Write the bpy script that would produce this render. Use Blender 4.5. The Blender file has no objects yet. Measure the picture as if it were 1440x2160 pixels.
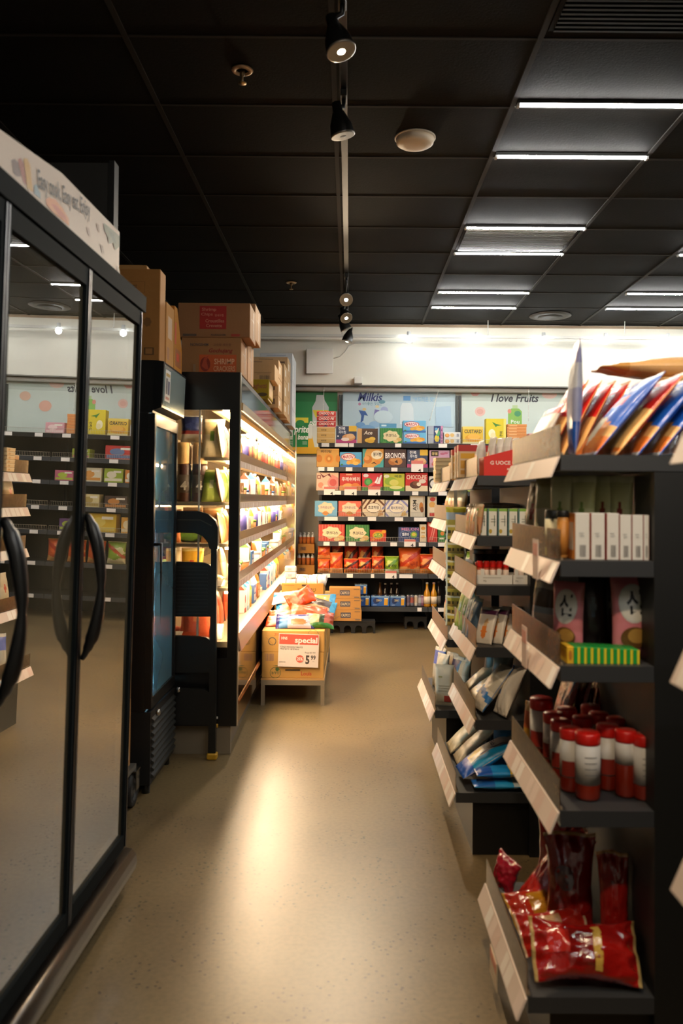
import bpy, math, random
from mathutils import Matrix, Vector, noise
random.seed(7)
PI = math.pi
scene = bpy.context.scene
COL = scene.collection

# ------------------------------------------------------------------ camera model
F, CX, CY, CAMZ = 1723.0, 738.0, 1011.4, 1.38
PITCH, ROLL = math.radians(1.35), math.radians(0.45)
RC = Matrix.Rotation(PI/2 + PITCH, 3, 'X') @ Matrix.Rotation(ROLL, 3, 'Z')
def ray(px, py):
    return RC @ Vector(((px-CX)/F, (CY-py)/F, -1.0))
def at_y(px, py, y):
    d = ray(px, py); t = y/d.y
    return Vector((d.x*t, y, CAMZ+d.z*t))
def at_x(px, py, x):
    d = ray(px, py); t = x/d.x
    return Vector((x, d.y*t, CAMZ+d.z*t))
def at_z(px, py, z):
    d = ray(px, py); t = (z-CAMZ)/d.z
    return Vector((d.x*t, d.y*t, z))

# ------------------------------------------------------------------ materials
MATS = {}
def lin(h):
    h = h.lstrip('#'); h = h if len(h) == 6 else ''.join(x*2 for x in h)
    c = [int(h[i:i+2], 16)/255 for i in (0, 2, 4)]
    return tuple((x/12.92 if x <= .04045 else ((x+.055)/1.055)**2.4) for x in c) + (1.0,)
def new_mat(key):
    m = bpy.data.materials.new(key); m.use_nodes = True
    nt = m.node_tree; nt.nodes.clear()
    out = nt.nodes.new('ShaderNodeOutputMaterial')
    return m, nt, out
def pm(hexc, rough=.5, metal=0.0, spec=.5, coat=0.0, bump=0.0, bscale=40.0, vary=0.0, vscale=8.0):
    """plain printed / painted / moulded surface, optional noise bump and colour wear"""
    key = f'{hexc}_{rough}_{metal}_{spec}_{coat}_{bump}_{bscale}_{vary}_{vscale}'
    if key in MATS: return MATS[key]
    m, nt, out = new_mat(key)
    b = nt.nodes.new('ShaderNodeBsdfPrincipled')
    c = lin(hexc)
    b.inputs['Base Color'].default_value = c
    b.inputs['Roughness'].default_value = rough
    b.inputs['Metallic'].default_value = metal
    b.inputs['Specular IOR Level'].default_value = spec
    b.inputs['Coat Weight'].default_value = coat
    nt.links.new(b.outputs[0], out.inputs[0])
    if bump or vary:
        tc = nt.nodes.new('ShaderNodeTexCoord')
        if bump:
            n = nt.nodes.new('ShaderNodeTexNoise'); n.inputs['Scale'].default_value = bscale; n.inputs['Detail'].default_value = 3
            bp = nt.nodes.new('ShaderNodeBump'); bp.inputs['Strength'].default_value = bump; bp.inputs['Distance'].default_value = .01
            nt.links.new(tc.outputs['Object'], n.inputs['Vector'])
            nt.links.new(n.outputs['Fac'], bp.inputs['Height']); nt.links.new(bp.outputs[0], b.inputs['Normal'])
        if vary:
            n = nt.nodes.new('ShaderNodeTexNoise'); n.inputs['Scale'].default_value = vscale; n.inputs['Detail'].default_value = 5
            r = nt.nodes.new('ShaderNodeValToRGB')
            r.color_ramp.elements[0].position = .3; r.color_ramp.elements[1].position = .7
            r.color_ramp.elements[0].color = tuple(x*(1-vary) for x in c[:3])+(1,)
            r.color_ramp.elements[1].color = tuple(min(1, x*(1+vary)) for x in c[:3])+(1,)
            nt.links.new(tc.outputs['Object'], n.inputs['Vector'])
            nt.links.new(n.outputs['Fac'], r.inputs[0]); nt.links.new(r.outputs[0], b.inputs['Base Color'])
    MATS[key] = m
    return m
def foil(h, rough=.34): return pm(h, rough, 0.0, .45, .12, .35, 22.0)
def shiny(h): return pm(h, .16, 0.0, .8, .5, .9, 26.0)
def ink(h): return pm(h, .5)
def card(h='#b98c52'): return pm(h, .75, 0, .3, 0, .1, 60, .06, 5)
def emit(hexc, s):
    key = f'emit_{hexc}_{s}'
    if key in MATS: return MATS[key]
    m, nt, out = new_mat(key)
    e = nt.nodes.new('ShaderNodeEmission'); e.inputs[0].default_value = lin(hexc); e.inputs[1].default_value = s
    nt.links.new(e.outputs[0], out.inputs[0]); MATS[key] = m
    return m
def glass(key, tint='#ffffff', ior=1.5, rough=0.0, haze=0.0, hazec='#b8b6a8', hscale=3.0, tr=.5, wob=0.0):
    """thin sheet: clear transmission + Fresnel reflection, with an optional haze: condensation, milky plastic, painted glow"""
    if key in MATS: return MATS[key]
    m, nt, out = new_mat(key); N = nt.nodes.new; L = nt.links.new
    t = N('ShaderNodeBsdfTransparent'); t.inputs[0].default_value = lin(tint)
    g = N('ShaderNodeBsdfGlossy'); g.inputs['Roughness'].default_value = rough; g.inputs['Color'].default_value = (1, 1, 1, 1)
    fr = N('ShaderNodeFresnel'); fr.inputs[0].default_value = ior
    mx = N('ShaderNodeMixShader'); L(fr.outputs[0], mx.inputs[0])
    base = t
    tc = N('ShaderNodeTexCoord')
    if wob:
        n = N('ShaderNodeTexNoise'); n.inputs['Scale'].default_value = 2.2; n.inputs['Detail'].default_value = 1
        bp = N('ShaderNodeBump'); bp.inputs['Strength'].default_value = wob; bp.inputs['Distance'].default_value = .01
        L(tc.outputs['Object'], n.inputs['Vector']); L(n.outputs['Fac'], bp.inputs['Height']); L(bp.outputs[0], g.inputs['Normal'])
    if haze:
        d = N('ShaderNodeBsdfDiffuse'); d.inputs[0].default_value = lin(hazec)
        tl = N('ShaderNodeBsdfTranslucent'); tl.inputs[0].default_value = lin(hazec)
        dm = N('ShaderNodeMixShader'); dm.inputs[0].default_value = tr; L(d.outputs[0], dm.inputs[1]); L(tl.outputs[0], dm.inputs[2])
        n = N('ShaderNodeTexNoise'); n.inputs['Scale'].default_value = hscale; n.inputs['Detail'].default_value = 2
        mr = N('ShaderNodeMapRange'); mr.inputs[1].default_value = .35; mr.inputs[2].default_value = .7
        mr.inputs[3].default_value = haze*.45; mr.inputs[4].default_value = min(1, haze*1.5)
        L(tc.outputs['Object'], n.inputs['Vector']); L(n.outputs['Fac'], mr.inputs[0])
        hm = N('ShaderNodeMixShader'); L(mr.outputs[0], hm.inputs[0]); L(t.outputs[0], hm.inputs[1]); L(dm.outputs[0], hm.inputs[2])
        base = hm
    L(base.outputs[0], mx.inputs[1]); L(g.outputs[0], mx.inputs[2]); L(mx.outputs[0], out.inputs[0])
    MATS[key] = m
    return m

BLACK = pm('#0b0b0b', .45); BLACKM = pm('#141413', .35, 0, .5); DGREY = pm('#33312f', .5)
SHELFG = pm('#2e2f31', .45); CHROME = pm('#b9b8b4', .22, 1.0); STEEL = pm('#8d8a84', .35, 1.0)
WHITE = pm('#e6e3dc', .6); STRIP = pm('#dcc9bd', .45); PAPER = pm('#eee8e2', .6)
PLEXI = glass('plexi', '#cbbda6', 1.10, .35, .15, '#927e64', 60, .6)
CLEAR = glass('clearfilm', '#f4f0e8', 1.5, .12, .10, '#d8d2c6', 30, .5)
PANE = glass('pane', '#f2f0ea', 1.5, 0.0)

# ------------------------------------------------------------------ mesh builder
TXT = {}
def glyphs(s, bold=0.0, shear=0.0):
    k = (s, bold, shear)
    if k in TXT: return TXT[k]
    cu = bpy.data.curves.new('glyphs', 'FONT'); cu.body = s; cu.dimensions = '2D'; cu.fill_mode = 'BOTH'
    cu.offset = bold; cu.shear = shear; cu.resolution_u = 2
    ob = bpy.data.objects.new('glyphs', cu)
    me = ob.to_mesh()
    v = [(a.co.x, a.co.y) for a in me.vertices]; f = [tuple(p.vertices) for p in me.polygons]
    ob.to_mesh_clear(); bpy.data.objects.remove(ob); bpy.data.curves.remove(cu)
    if not v: v, f = [(0, 0), (1, 0), (1, 1)], []
    x0 = min(a[0] for a in v); x1 = max(a[0] for a in v); y0 = min(a[1] for a in v); y1 = max(a[1] for a in v)
    TXT[k] = ([(a[0]-(x0+x1)/2, a[1]-(y0+y1)/2) for a in v], f, max(1e-6, x1-x0), max(1e-6, y1-y0))
    return TXT[k]

class MB:
    def __init__(self): self.v, self.f, self.mi, self.sm, self.mats = [], [], [], [], []
    def m(self, mat):
        if mat not in self.mats: self.mats.append(mat)
        return self.mats.index(mat)
    def add(self, vs, fs, mat, smooth=False):
        b = len(self.v); i = self.m(mat)
        self.v += [tuple(x) for x in vs]
        for f in fs: self.f.append(tuple(b+k for k in f)); self.mi.append(i); self.sm.append(smooth)
    def box(self, x0, x1, y0, y1, z0, z1, mat):
        vs = [(x, y, z) for z in (z0, z1) for y in (y0, y1) for x in (x0, x1)]
        self.add(vs, [(0, 2, 3, 1), (4, 5, 7, 6), (0, 1, 5, 4), (2, 6, 7, 3), (0, 4, 6, 2), (1, 3, 7, 5)], mat); return self
    def rbox(self, x0, x1, y0, y1, z0, z1, mat, r=.004):
        """box with bevelled edges: eight-sided section swept up, with narrower top and bottom rings"""
        def ring(z, i):
            return [(x0+i+r, y0+i, z), (x1-i-r, y0+i, z), (x1-i, y0+i+r, z), (x1-i, y1-i-r, z), (x1-i-r, y1-i, z), (x0+i+r, y1-i, z), (x0+i, y1-i-r, z), (x0+i, y0+i+r, z)]
        vs = ring(z0, r*.7)+ring(z0+r, 0)+ring(z1-r, 0)+ring(z1, r*.7)
        fs = [tuple(range(7, -1, -1)), tuple(range(24, 32))]
        for k in range(3):
            for i in range(8):
                j = (i+1) % 8; fs.append((k*8+i, k*8+j, k*8+8+j, k*8+8+i))
        self.add(vs, fs, mat); return self
    def quad(self, a, b, c, d, mat): self.add([a, b, c, d], [(0, 1, 2, 3)], mat); return self
    def prism(self, poly, axis, a0, a1, mat, smooth=False):
        """poly: 2-D outline in the other two axes, swept along axis"""
        n = len(poly)
        def pt(p, a):
            return {'x': (a, p[0], p[1]), 'y': (p[0], a, p[1]), 'z': (p[0], p[1], a)}[axis]
        vs = [pt(p, a0) for p in poly]+[pt(p, a1) for p in poly]
        fs = [tuple(range(n)), tuple(range(2*n-1, n-1, -1))]+[(i, i+n, (i+1) % n+n, (i+1) % n) for i in range(n)]
        self.add(vs, fs, mat, smooth); return self
    def lathe(self, prof, mats, n=16, c=(0, 0, 0), a0=0, a1=2*PI):
        """prof [(r,z)...]; mats: one material or one per segment"""
        full = abs(a1-a0-2*PI) < 1e-6; k = n if full else n+1
        if not isinstance(mats, list): mats = [mats]*(len(prof)-1)
        base = len(self.v)
        for r, z in prof:
            for i in range(k):
                a = a0+(a1-a0)*i/n; self.v.append((c[0]+r*math.cos(a), c[1]+r*math.sin(a), c[2]+z))
        for s in range(len(prof)-1):
            mi = self.m(mats[s])
            for i in range(n):
                j = (i+1) % k
                self.f.append((base+s*k+i, base+s*k+j, base+(s+1)*k+j, base+(s+1)*k+i)); self.mi.append(mi); self.sm.append(True)
        if full:
            for s, mat in ((0, mats[0]), (len(prof)-1, mats[-1])):
                if prof[s][0] > 1e-4:
                    self.f.append(tuple(base+s*k+i for i in (range(k-1, -1, -1) if s == 0 else range(k)))); self.mi.append(self.m(mat)); self.sm.append(False)
        return self
    def tube(self, pts, r, mat, n=8, cap=True):
        P = [Vector(p) for p in pts]; base = len(self.v); mi = self.m(mat); up = None
        rs = r if isinstance(r, (list, tuple)) else [r]*len(P)
        for i, p in enumerate(P):
            d = ((P[min(i+1, len(P)-1)]-p).normalized()+(p-P[max(i-1, 0)]).normalized()).normalized()
            if up is None: up = Vector((0, 0, 1)) if abs(d.z) < .9 else Vector((1, 0, 0))
            s = d.cross(up).normalized(); up = s.cross(d).normalized()
            for k in range(n):
                a = 2*PI*k/n; q = p+(s*math.cos(a)+up*math.sin(a))*rs[i]; self.v.append(tuple(q))
        for i in range(len(P)-1):
            for k in range(n):
                j = (k+1) % n; self.f.append((base+i*n+k, base+i*n+j, base+(i+1)*n+j, base+(i+1)*n+k)); self.mi.append(mi); self.sm.append(True)
        if cap:
            self.f.append(tuple(base+k for k in range(n-1, -1, -1))); self.mi.append(mi); self.sm.append(False)
            self.f.append(tuple(base+(len(P)-1)*n+k for k in range(n))); self.mi.append(mi); self.sm.append(False)
        return self
    # flat printing on a plane: o = centre, R/U = right and up vectors
    def flat(self, o, R, U, pts, faces, mat):
        o, R, U = Vector(o), Vector(R), Vector(U)
        self.add([o+R*p[0]+U*p[1] for p in pts], faces, mat); return self
    def text(self, s, o, R, U, mat, w=None, h=None, bold=0.0, shear=0.0):
        v, f, tw, th = glyphs(s, bold, shear)
        if w and h: sx, sy = w/tw, h/th
        elif w: sx = sy = w/tw
        else: sx = sy = h/th
        return self.flat(o, R, U, [(a*sx, b*sy) for a, b in v], f, mat)
    def disc(self, o, R, U, ru, rv, mat, n=20):
        return self.flat(o, R, U, [(ru*math.cos(2*PI*i/n), rv*math.sin(2*PI*i/n)) for i in range(n)], [tuple(range(n))], mat)
    def ring(self, o, R, U, r, t, mat, n=24):
        pts = [((r-(t if k else 0))*math.cos(2*PI*i/n), (r-(t if k else 0))*math.sin(2*PI*i/n)) for k in (0, 1) for i in range(n)]
        return self.flat(o, R, U, pts, [(i, (i+1) % n, n+(i+1) % n, n+i) for i in range(n)], mat)
    def xf(self, M, start=0):
        for i in range(start, len(self.v)): self.v[i] = tuple(M @ Vector(self.v[i]))
        return self
    def mesh(self, name):
        me = bpy.data.meshes.new(name); me.from_pydata(self.v, [], self.f)
        for x in self.mats: me.materials.append(x)
        me.polygons.foreach_set('material_index', self.mi); me.polygons.foreach_set('use_smooth', self.sm)
        me.update(); return me
    def obj(self, name, parent=None, loc=(0, 0, 0), rot=(0, 0, 0), label=None):
        o = bpy.data.objects.new(name, self.mesh(name)); COL.objects.link(o)
        o.location = loc; o.rotation_euler = rot
        if parent: o.parent = parent
        if label: o['label'] = label
        return o

ALL_LABELS = {}
def tag(o, label, cat, group=None, kind=None):
    if label: o['label'] = label
    if cat: o['category'] = cat
    if group: o['group'] = group
    if kind: o['kind'] = kind
    return o
def thing(name, label, cat, loc=(0, 0, 0), rz=0, group=None):
    o = bpy.data.objects.new(name, None); COL.objects.link(o); o.location = loc; o.rotation_euler = (0, 0, rz)
    o.empty_display_size = .05
    return tag(o, label, cat, group)
def single(mb, name, label, cat, loc=(0, 0, 0), rot=(0, 0, 0), group=None):
    return tag(mb.obj(name, None, loc, rot), label, cat, group)
def struct(mb, name): return tag(mb.obj(name), None, None, None, 'structure')
def dup(root, label, loc, rot=None, group=None, scale=None):
    r = root.copy(); COL.objects.link(r); r.location = loc
    if rot is not None: r.rotation_euler = rot
    if scale: r.scale = scale
    r['label'] = label
    if group: r['group'] = group
    for ch in root.children:
        c = ch.copy(); COL.objects.link(c); c.parent = r
        for g in ch.children:
            d = g.copy(); COL.objects.link(d); d.parent = c
    return r
ORD = ('first second third fourth fifth sixth seventh eighth ninth tenth eleventh twelfth thirteenth fourteenth fifteenth sixteenth seventeenth '
       'eighteenth nineteenth twentieth').split()
ORD += ['twenty-'+o for o in ORD[:9]]+['thirtieth']+['thirty-'+o for o in ORD[:9]]+['fortieth']+['forty-'+o for o in ORD[:9]]

# ------------------------------------------------------------------ printed cartons
def carton(w, h, d, base, decals=(), side=None, top=None, rough=.5, body=None):
    """folding box, front at -y. decals in front-face fractions (0..1)."""
    mb = MB(); bm = body or pm(base, rough)
    mb.rbox(-w/2, w/2, -d/2, d/2, 0, h, bm, min(.003, w*.03))
    def put(decs, face):
        e = .0006
        if face == 'front': o, R, U, fw, fh = Vector((0, -d/2, h/2)), Vector((1, 0, 0)), Vector((0, 0, 1)), w, h; N = Vector((0, -1, 0))
        elif face == 'left': o, R, U, fw, fh = Vector((-w/2, 0, h/2)), Vector((0, -1, 0)), Vector((0, 0, 1)), d, h; N = Vector((-1, 0, 0))
        elif face == 'right': o, R, U, fw, fh = Vector((w/2, 0, h/2)), Vector((0, 1, 0)), Vector((0, 0, 1)), d, h; N = Vector((1, 0, 0))
        else: o, R, U, fw, fh = Vector((0, 0, h)), Vector((1, 0, 0)), Vector((0, 1, 0)), w, d; N = Vector((0, 0, 1))
        for k, dc in enumerate(decs):
            q = o+N*(e*(1+k*.5)); t = dc[0]; mt = ink(dc[-1]) if isinstance(dc[-1], str) and dc[-1].startswith('#') else None
            P = lambda u, v: q+R*((u-.5)*fw)+U*((v-.5)*fh)
            if t == 'r':
                u0, v0, u1, v1 = dc[1:5]; mb.add([P(u0, v0), P(u1, v0), P(u1, v1), P(u0, v1)], [(0, 1, 2, 3)], mt)
            elif t == 'e': mb.disc(P(dc[1], dc[2]), R, U, dc[3]*fw, dc[4]*fh, mt)
            elif t == 'o': mb.ring(P(dc[1], dc[2]), R, U, dc[3]*fw, dc[4]*fw, mt)
            elif t == 'p': mb.add([P(*p) for p in dc[1]], [tuple(range(len(dc[1])))], mt)
            elif t == 'b':   # wavy-edged badge
                n = 28; mb.flat(P(dc[1], dc[2]), R, U, [(dc[3]*fw*(1+.1*math.cos(7*2*PI*i/n))*math.cos(2*PI*i/n), dc[4]*fh*(1+.1*math.cos(7*2*PI*i/n))*math.sin(2*PI*i/n)) for i in range(n)], [tuple(range(n))], mt)
            elif t == 't':
                s, u, v, tw, th = dc[1:6]; mb.text(s, P(u, v), R, U, mt, tw*fw, th*fh, .02)
            elif t == 'ts':
                s, u, v, tw, th = dc[1:6]; mb.text(s, P(u, v), R, U, mt, tw*fw, th*fh, .025, .25)
            elif t == 'tv':
                s, u, v, tw, th = dc[1:6]; mb.text(s, P(u, v), U, -R, mt, tw*fh, th*fw, .02)
            elif t == 'bar':  # barcode
                u0, v0, u1, v1 = dc[1:5]; x = u0; rr = random.Random(3)
                while x < u1:
                    s = (u1-u0)*rr.uniform(.03, .09); mb.add([P(x, v0), P(min(u1, x+s), v0), P(min(u1, x+s), v1), P(x, v1)], [(0, 1, 2, 3)], mt); x += s+(u1-u0)*rr.uniform(.03, .07)
    put(decals, 'front')
    if side: put(side, 'left'); put(side, 'right')
    if top: put(top, 'top')
    return mb

# ------------------------------------------------------------------ filled bags
def bag(w, h, t, regions, seed=1, nu=16, nv=24, wr=1.0, seal=.05, slump=0.0, decals=(), curve=0.0, mat=foil, round_=2.4, waist=.07):
    """pillow pouch standing on z=0, front at -y. regions(u,v,front)->hex. decals: ('t',txt,u,v,w,h,hex) ('e',u,v,ru,rv,hex) ('r',...)"""
    mb = MB(); off = Vector((seed*7.13, seed*3.7, seed*1.9))
    def shape(u, v, sgn):
        s = 2*u-1
        edge = max(0.0, 1-abs(s)**round_)**.55
        vv = min(1, max(0, (v-seal)/(1-2*seal)))
        vert = max(0.0, math.sin(PI*(vv**(1+slump))))**.5 if 0 < vv < 1 else 0.0
        th = t/2*edge*vert
        nz = noise.noise(Vector((u*5, v*6, sgn*3))+off)*.12+noise.noise(Vector((u*11, v*9, sgn*2))+off)*.07
        th = th*(1+wr*nz)+.0012
        dv = min(v, 1-v)
        th += wr*.05*t*math.sin(u*22+seed)*math.exp(-((dv-seal*1.4)/.06)**2)
        pinch = 1-waist*math.sin(PI*v)+wr*.015*noise.noise(Vector((v*7, 5, seed)))
        x = s*w/2*pinch
        x += max(0, wr-1)*.03*w*noise.noise(Vector((u*1.5, v*3.5, 4))+off)
        z = v*h+wr*.012*h*noise.noise(Vector((u*3, v*2, 9))+off)*(1 if v > .5 else 0)+max(0, wr-1)*.04*h*noise.noise(Vector((u*2.2, v*2, 13))+off)*v
        y = sgn*max(th, .0008)+curve*math.sin(PI*v)*h+wr*.03*t*math.sin(u*9+seed)*(math.exp(-(v/.05)**2)+math.exp(-((1-v)/.05)**2))
        return (x, y, max(z, 0))
    for sgn in (-1, 1):
        b = len(mb.v)
        for j in range(nv+1):
            for i in range(nu+1): mb.v.append(shape(i/nu, j/nv, sgn))
        for j in range(nv):
            for i in range(nu):
                q = (b+j*(nu+1)+i, b+j*(nu+1)+i+1, b+(j+1)*(nu+1)+i+1, b+(j+1)*(nu+1)+i)
                hx = regions((i+.5)/nu, (j+.5)/nv, sgn < 0)
                mb.f.append(q if sgn < 0 else q[::-1]); mb.mi.append(mb.m(mat(hx) if isinstance(hx, str) else hx)); mb.sm.append(True)
    n1 = (nu+1)*(nv+1); i0 = mb.m(mat(regions(0, .5, True)) if isinstance(regions(0, .5, True), str) else regions(0, .5, True))
    per = [i for i in range(nu+1)]+[j*(nu+1)+nu for j in range(1, nv+1)]+[nv*(nu+1)+i for i in range(nu-1, -1, -1)]+[j*(nu+1) for j in range(nv-1, 0, -1)]
    for k in range(len(per)):
        a, c = per[k], per[(k+1) % len(per)]
        mb.f.append((c, a, a+n1, c+n1)); mb.mi.append(i0); mb.sm.append(True)
    for k, dc in enumerate(decals):
        mt = mat(dc[-1]); e = .0012+.0006*k
        if dc[0] == 't':
            v2, f2, tw, th = glyphs(dc[1], .02, dc[7-1] if False else 0); pts = [(dc[2]+a/tw*dc[4], dc[3]+bb/th*dc[5]) for a, bb in v2]
        elif dc[0] == 'e':
            n = 18; pts = [(dc[1], dc[2])]+[(dc[1]+dc[3]*r*math.cos(2*PI*i/n), dc[2]+dc[4]*r*math.sin(2*PI*i/n)) for r in (.5, 1) for i in range(n)]
            f2 = [(0, 1+i, 1+(i+1) % n) for i in range(n)]+[(1+i, 1+n+i, 1+n+(i+1) % n, 1+(i+1) % n) for i in range(n)]
        else:
            n = 6; u0, v0, u1, v1 = dc[1:5]; pts = [(u0+(u1-u0)*i/n, v0+(v1-v0)*j/n) for j in range(n+1) for i in range(n+1)]
            f2 = [(j*(n+1)+i, j*(n+1)+i+1, (j+1)*(n+1)+i+1, (j+1)*(n+1)+i) for j in range(n) for i in range(n)]
        vs = []
        for u, v in pts:
            x, y, z = shape(min(.99, max(.01, u)), min(.99, max(.01, v)), -1); vs.append((x, y-e, z))
        mb.add(vs, f2, mt, True)
    return mb
def bands(*spec):
    """[(v_top, hex)...] colour bands from the bottom up"""
    def f(u, v, front):
        for vt, c in spec:
            if v <= vt: return c
        return spec[-1][1]
    return f

def pose(o, base, up, front, flat=False):
    """stand a bag with its bottom edge at base, its length along up and its front facing front"""
    U = Vector(up).normalized(); N = Vector(front); N = (N-U*N.dot(U)).normalized(); y = -N; x = y.cross(U)
    if flat and Vector((U.x, U.y)).length > .35:
        h = Vector((-U.y, U.x, 0)).normalized(); x = h if h.dot(x) > 0 else -h; y = U.cross(x)
    R = Matrix((x, y, U)).transposed(); o.location = Vector(base); o.rotation_euler = R.to_euler()
    return o
def lay(name, label, base, up, front, w, h, t, reg, seed, group, wr=1.2, cat='bag', nu=16, nv=22, flat=False, **k):
    o = bag(w, h, t, reg, seed, nu, nv, wr, **k).obj(name); pose(o, base, up, front, flat); return tag(o, label, cat, group)
# ------------------------------------------------------------------ room shell
H = 3.35
XL, XR, YN, YB = -2.3, 4.3, -1.7, 9.30
def floor_mat():
    m, nt, out = new_mat('polished_concrete'); N = nt.nodes.new; L = nt.links.new
    b = N('ShaderNodeBsdfPrincipled'); tc = N('ShaderNodeTexCoord')
    n1 = N('ShaderNodeTexNoise'); n1.inputs['Scale'].default_value = 1.3; n1.inputs['Detail'].default_value = 6; n1.inputs['Roughness'].default_value = .6
    n2 = N('ShaderNodeTexNoise'); n2.inputs['Scale'].default_value = 60; n2.inputs['Detail'].default_value = 4
    v = N('ShaderNodeTexVoronoi'); v.inputs['Scale'].default_value = 42
    n3 = N('ShaderNodeTexNoise'); n3.inputs['Scale'].default_value = 3.2; n3.inputs['Detail'].default_value = 3
    for n in (n1, n2, v, n3): L(tc.outputs['Object'], n.inputs['Vector'])
    r1 = N('ShaderNodeValToRGB'); e = r1.color_ramp.elements
    e[0].position = .3; e[0].color = lin('#62523a'); e[1].position = .72; e[1].color = lin('#7c6947'); L(n1.outputs['Fac'], r1.inputs[0])
    r2 = N('ShaderNodeValToRGB'); e = r2.color_ramp.elements
    e[0].position = .32; e[0].color = (.62, .6, .56, 1); e[1].position = .6; e[1].color = (1, 1, 1, 1); L(n2.outputs['Fac'], r2.inputs[0])
    m1 = N('ShaderNodeMixRGB'); m1.blend_type = 'MULTIPLY'; m1.inputs[0].default_value = .55; L(r1.outputs[0], m1.inputs[1]); L(r2.outputs[0], m1.inputs[2])
    # dark aggregate chips, clustered
    lt = N('ShaderNodeMath'); lt.operation = 'LESS_THAN'; lt.inputs[1].default_value = .2; L(v.outputs['Distance'], lt.inputs[0])
    gt = N('ShaderNodeMath'); gt.operation = 'GREATER_THAN'; gt.inputs[1].default_value = .50; L(n3.outputs['Fac'], gt.inputs[0])
    mu = N('ShaderNodeMath'); mu.operation = 'MULTIPLY'; L(lt.outputs[0], mu.inputs[0]); L(gt.outputs[0], mu.inputs[1])
    m2 = N('ShaderNodeMixRGB'); m2.inputs[2].default_value = lin('#3f3321'); L(mu.outputs[0], m2.inputs[0]); L(m1.outputs[0], m2.inputs[1])
    L(m2.outputs[0], b.inputs['Base Color'])
    mr = N('ShaderNodeMapRange'); mr.inputs[3].default_value = .29; mr.inputs[4].default_value = .42; L(n1.outputs['Fac'], mr.inputs[0]); L(mr.outputs[0], b.inputs['Roughness'])
    bp = N('ShaderNodeBump'); bp.inputs['Strength'].default_value = .06; bp.inputs['Distance'].default_value = .004; L(n2.outputs['Fac'], bp.inputs['Height']); L(bp.outputs[0], b.inputs['Normal'])
    b.inputs['Specular IOR Level'].default_value = .6
    L(b.outputs[0], out.inputs[0]); return m
struct(MB().box(XL, XR, YN, YB+.1, -.1, 0, floor_mat()), 'floor')
CEIL = pm('#15110c', .85, 0, .2, 0, .12, 90, .25, 3)
struct(MB().box(XL, XR, YN, YB+.1, H, H+.1, CEIL), 'ceiling')
g = MB(); GRID = pm('#251f18', .85)
x = -.09-.885*3
while x < XR:
    if x > XL: g.box(x-.012, x+.012, YN, 9.14, H-.008, H+.001, GRID)
    x += .885
y = 3.44-.61*8
while y < 9.14:
    if y > YN: g.box(XL, XR, y-.008, y+.008, H-.005, H+.001, GRID)
    y += .61
struct(g, 'trim_1')
WALLW = pm('#e6e2d4', .7, 0, .3, 0, .05, 30)
struct(MB().box(XL, XR, YB, YB+.1, 0, H, pm('#d3cdbf', .7, 0, .3)), 'wall_back')
struct(MB().box(XL, XR, 9.15, YB-.001, 2.66, H-.001, WALLW), 'trim_2')       # white bulkhead over the posters
struct(MB().box(XL-.1, XL, YN, YB+.1, 0, H, pm('#1b1a18', .8)), 'wall_left')
struct(MB().box(XR, XR+.1, YN, YB+.1, 0, H, pm('#3a3833', .8)), 'wall_right')
struct(MB().box(XL, XR, YN-.1, YN, 0, H, pm('#d2cabd', .8)), 'wall_front')
# thin tan edge where ceiling meets bulkhead, and the dark strip under it
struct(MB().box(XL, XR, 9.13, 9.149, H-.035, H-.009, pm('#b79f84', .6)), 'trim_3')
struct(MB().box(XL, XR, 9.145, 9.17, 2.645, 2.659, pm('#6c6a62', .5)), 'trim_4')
# blind cassette (rounded pale tube) over the posters
mb = MB(); pr = [(9.235+.032*math.cos(a), 2.622+.03*math.sin(a)) for a in [2*PI*i/16 for i in range(16)]]
mb.prism(pr, 'x', XL+.02, XR-.02, pm('#d5d2c8', .25, 0, .6), True); struct(mb, 'trim_5')

# ------------------------------------------------------------------ posters on the back wall
def poster(px0, px1, py0, py1, base, decals, label, Y=9.282):
    a = at_y(px0, (py0+py1)/2, Y); b = at_y(px1, (py0+py1)/2, Y); pc = (px0+px1)/2
    zt = at_y(pc, py0, Y).z; zb = at_y(pc, py1, Y).z
    fr = lambda x: (x-px0)/(px1-px0); fv = lambda y: (py1-max(y, py0))/(py1-py0)
    def cv(d):
        t = d[0]
        if t == 'r': return ('r', fr(d[1]), fv(d[4]), fr(d[3]), fv(d[2]), d[5])
        if t == 'e': return ('e', fr(d[1]), fv(d[2]), d[3]/(px1-px0), d[4]/(py1-py0), d[5])
        if t == 'p': return ('p', [(fr(x), fv(y)) for x, y in d[1]], d[2])
        return (t, d[1], fr(d[2]), fv(d[3]), d[4]/(px1-px0), d[5]/(py1-py0), d[6])
    mb = carton(b.x-a.x, zt-zb, .004, base, [cv(d) for d in decals], rough=.35)
    return single(mb, 'hanging_poster', label, 'poster', ((a.x+b.x)/2, Y, zb), (0, 0, 0), 'drink posters along the back wall')
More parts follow.
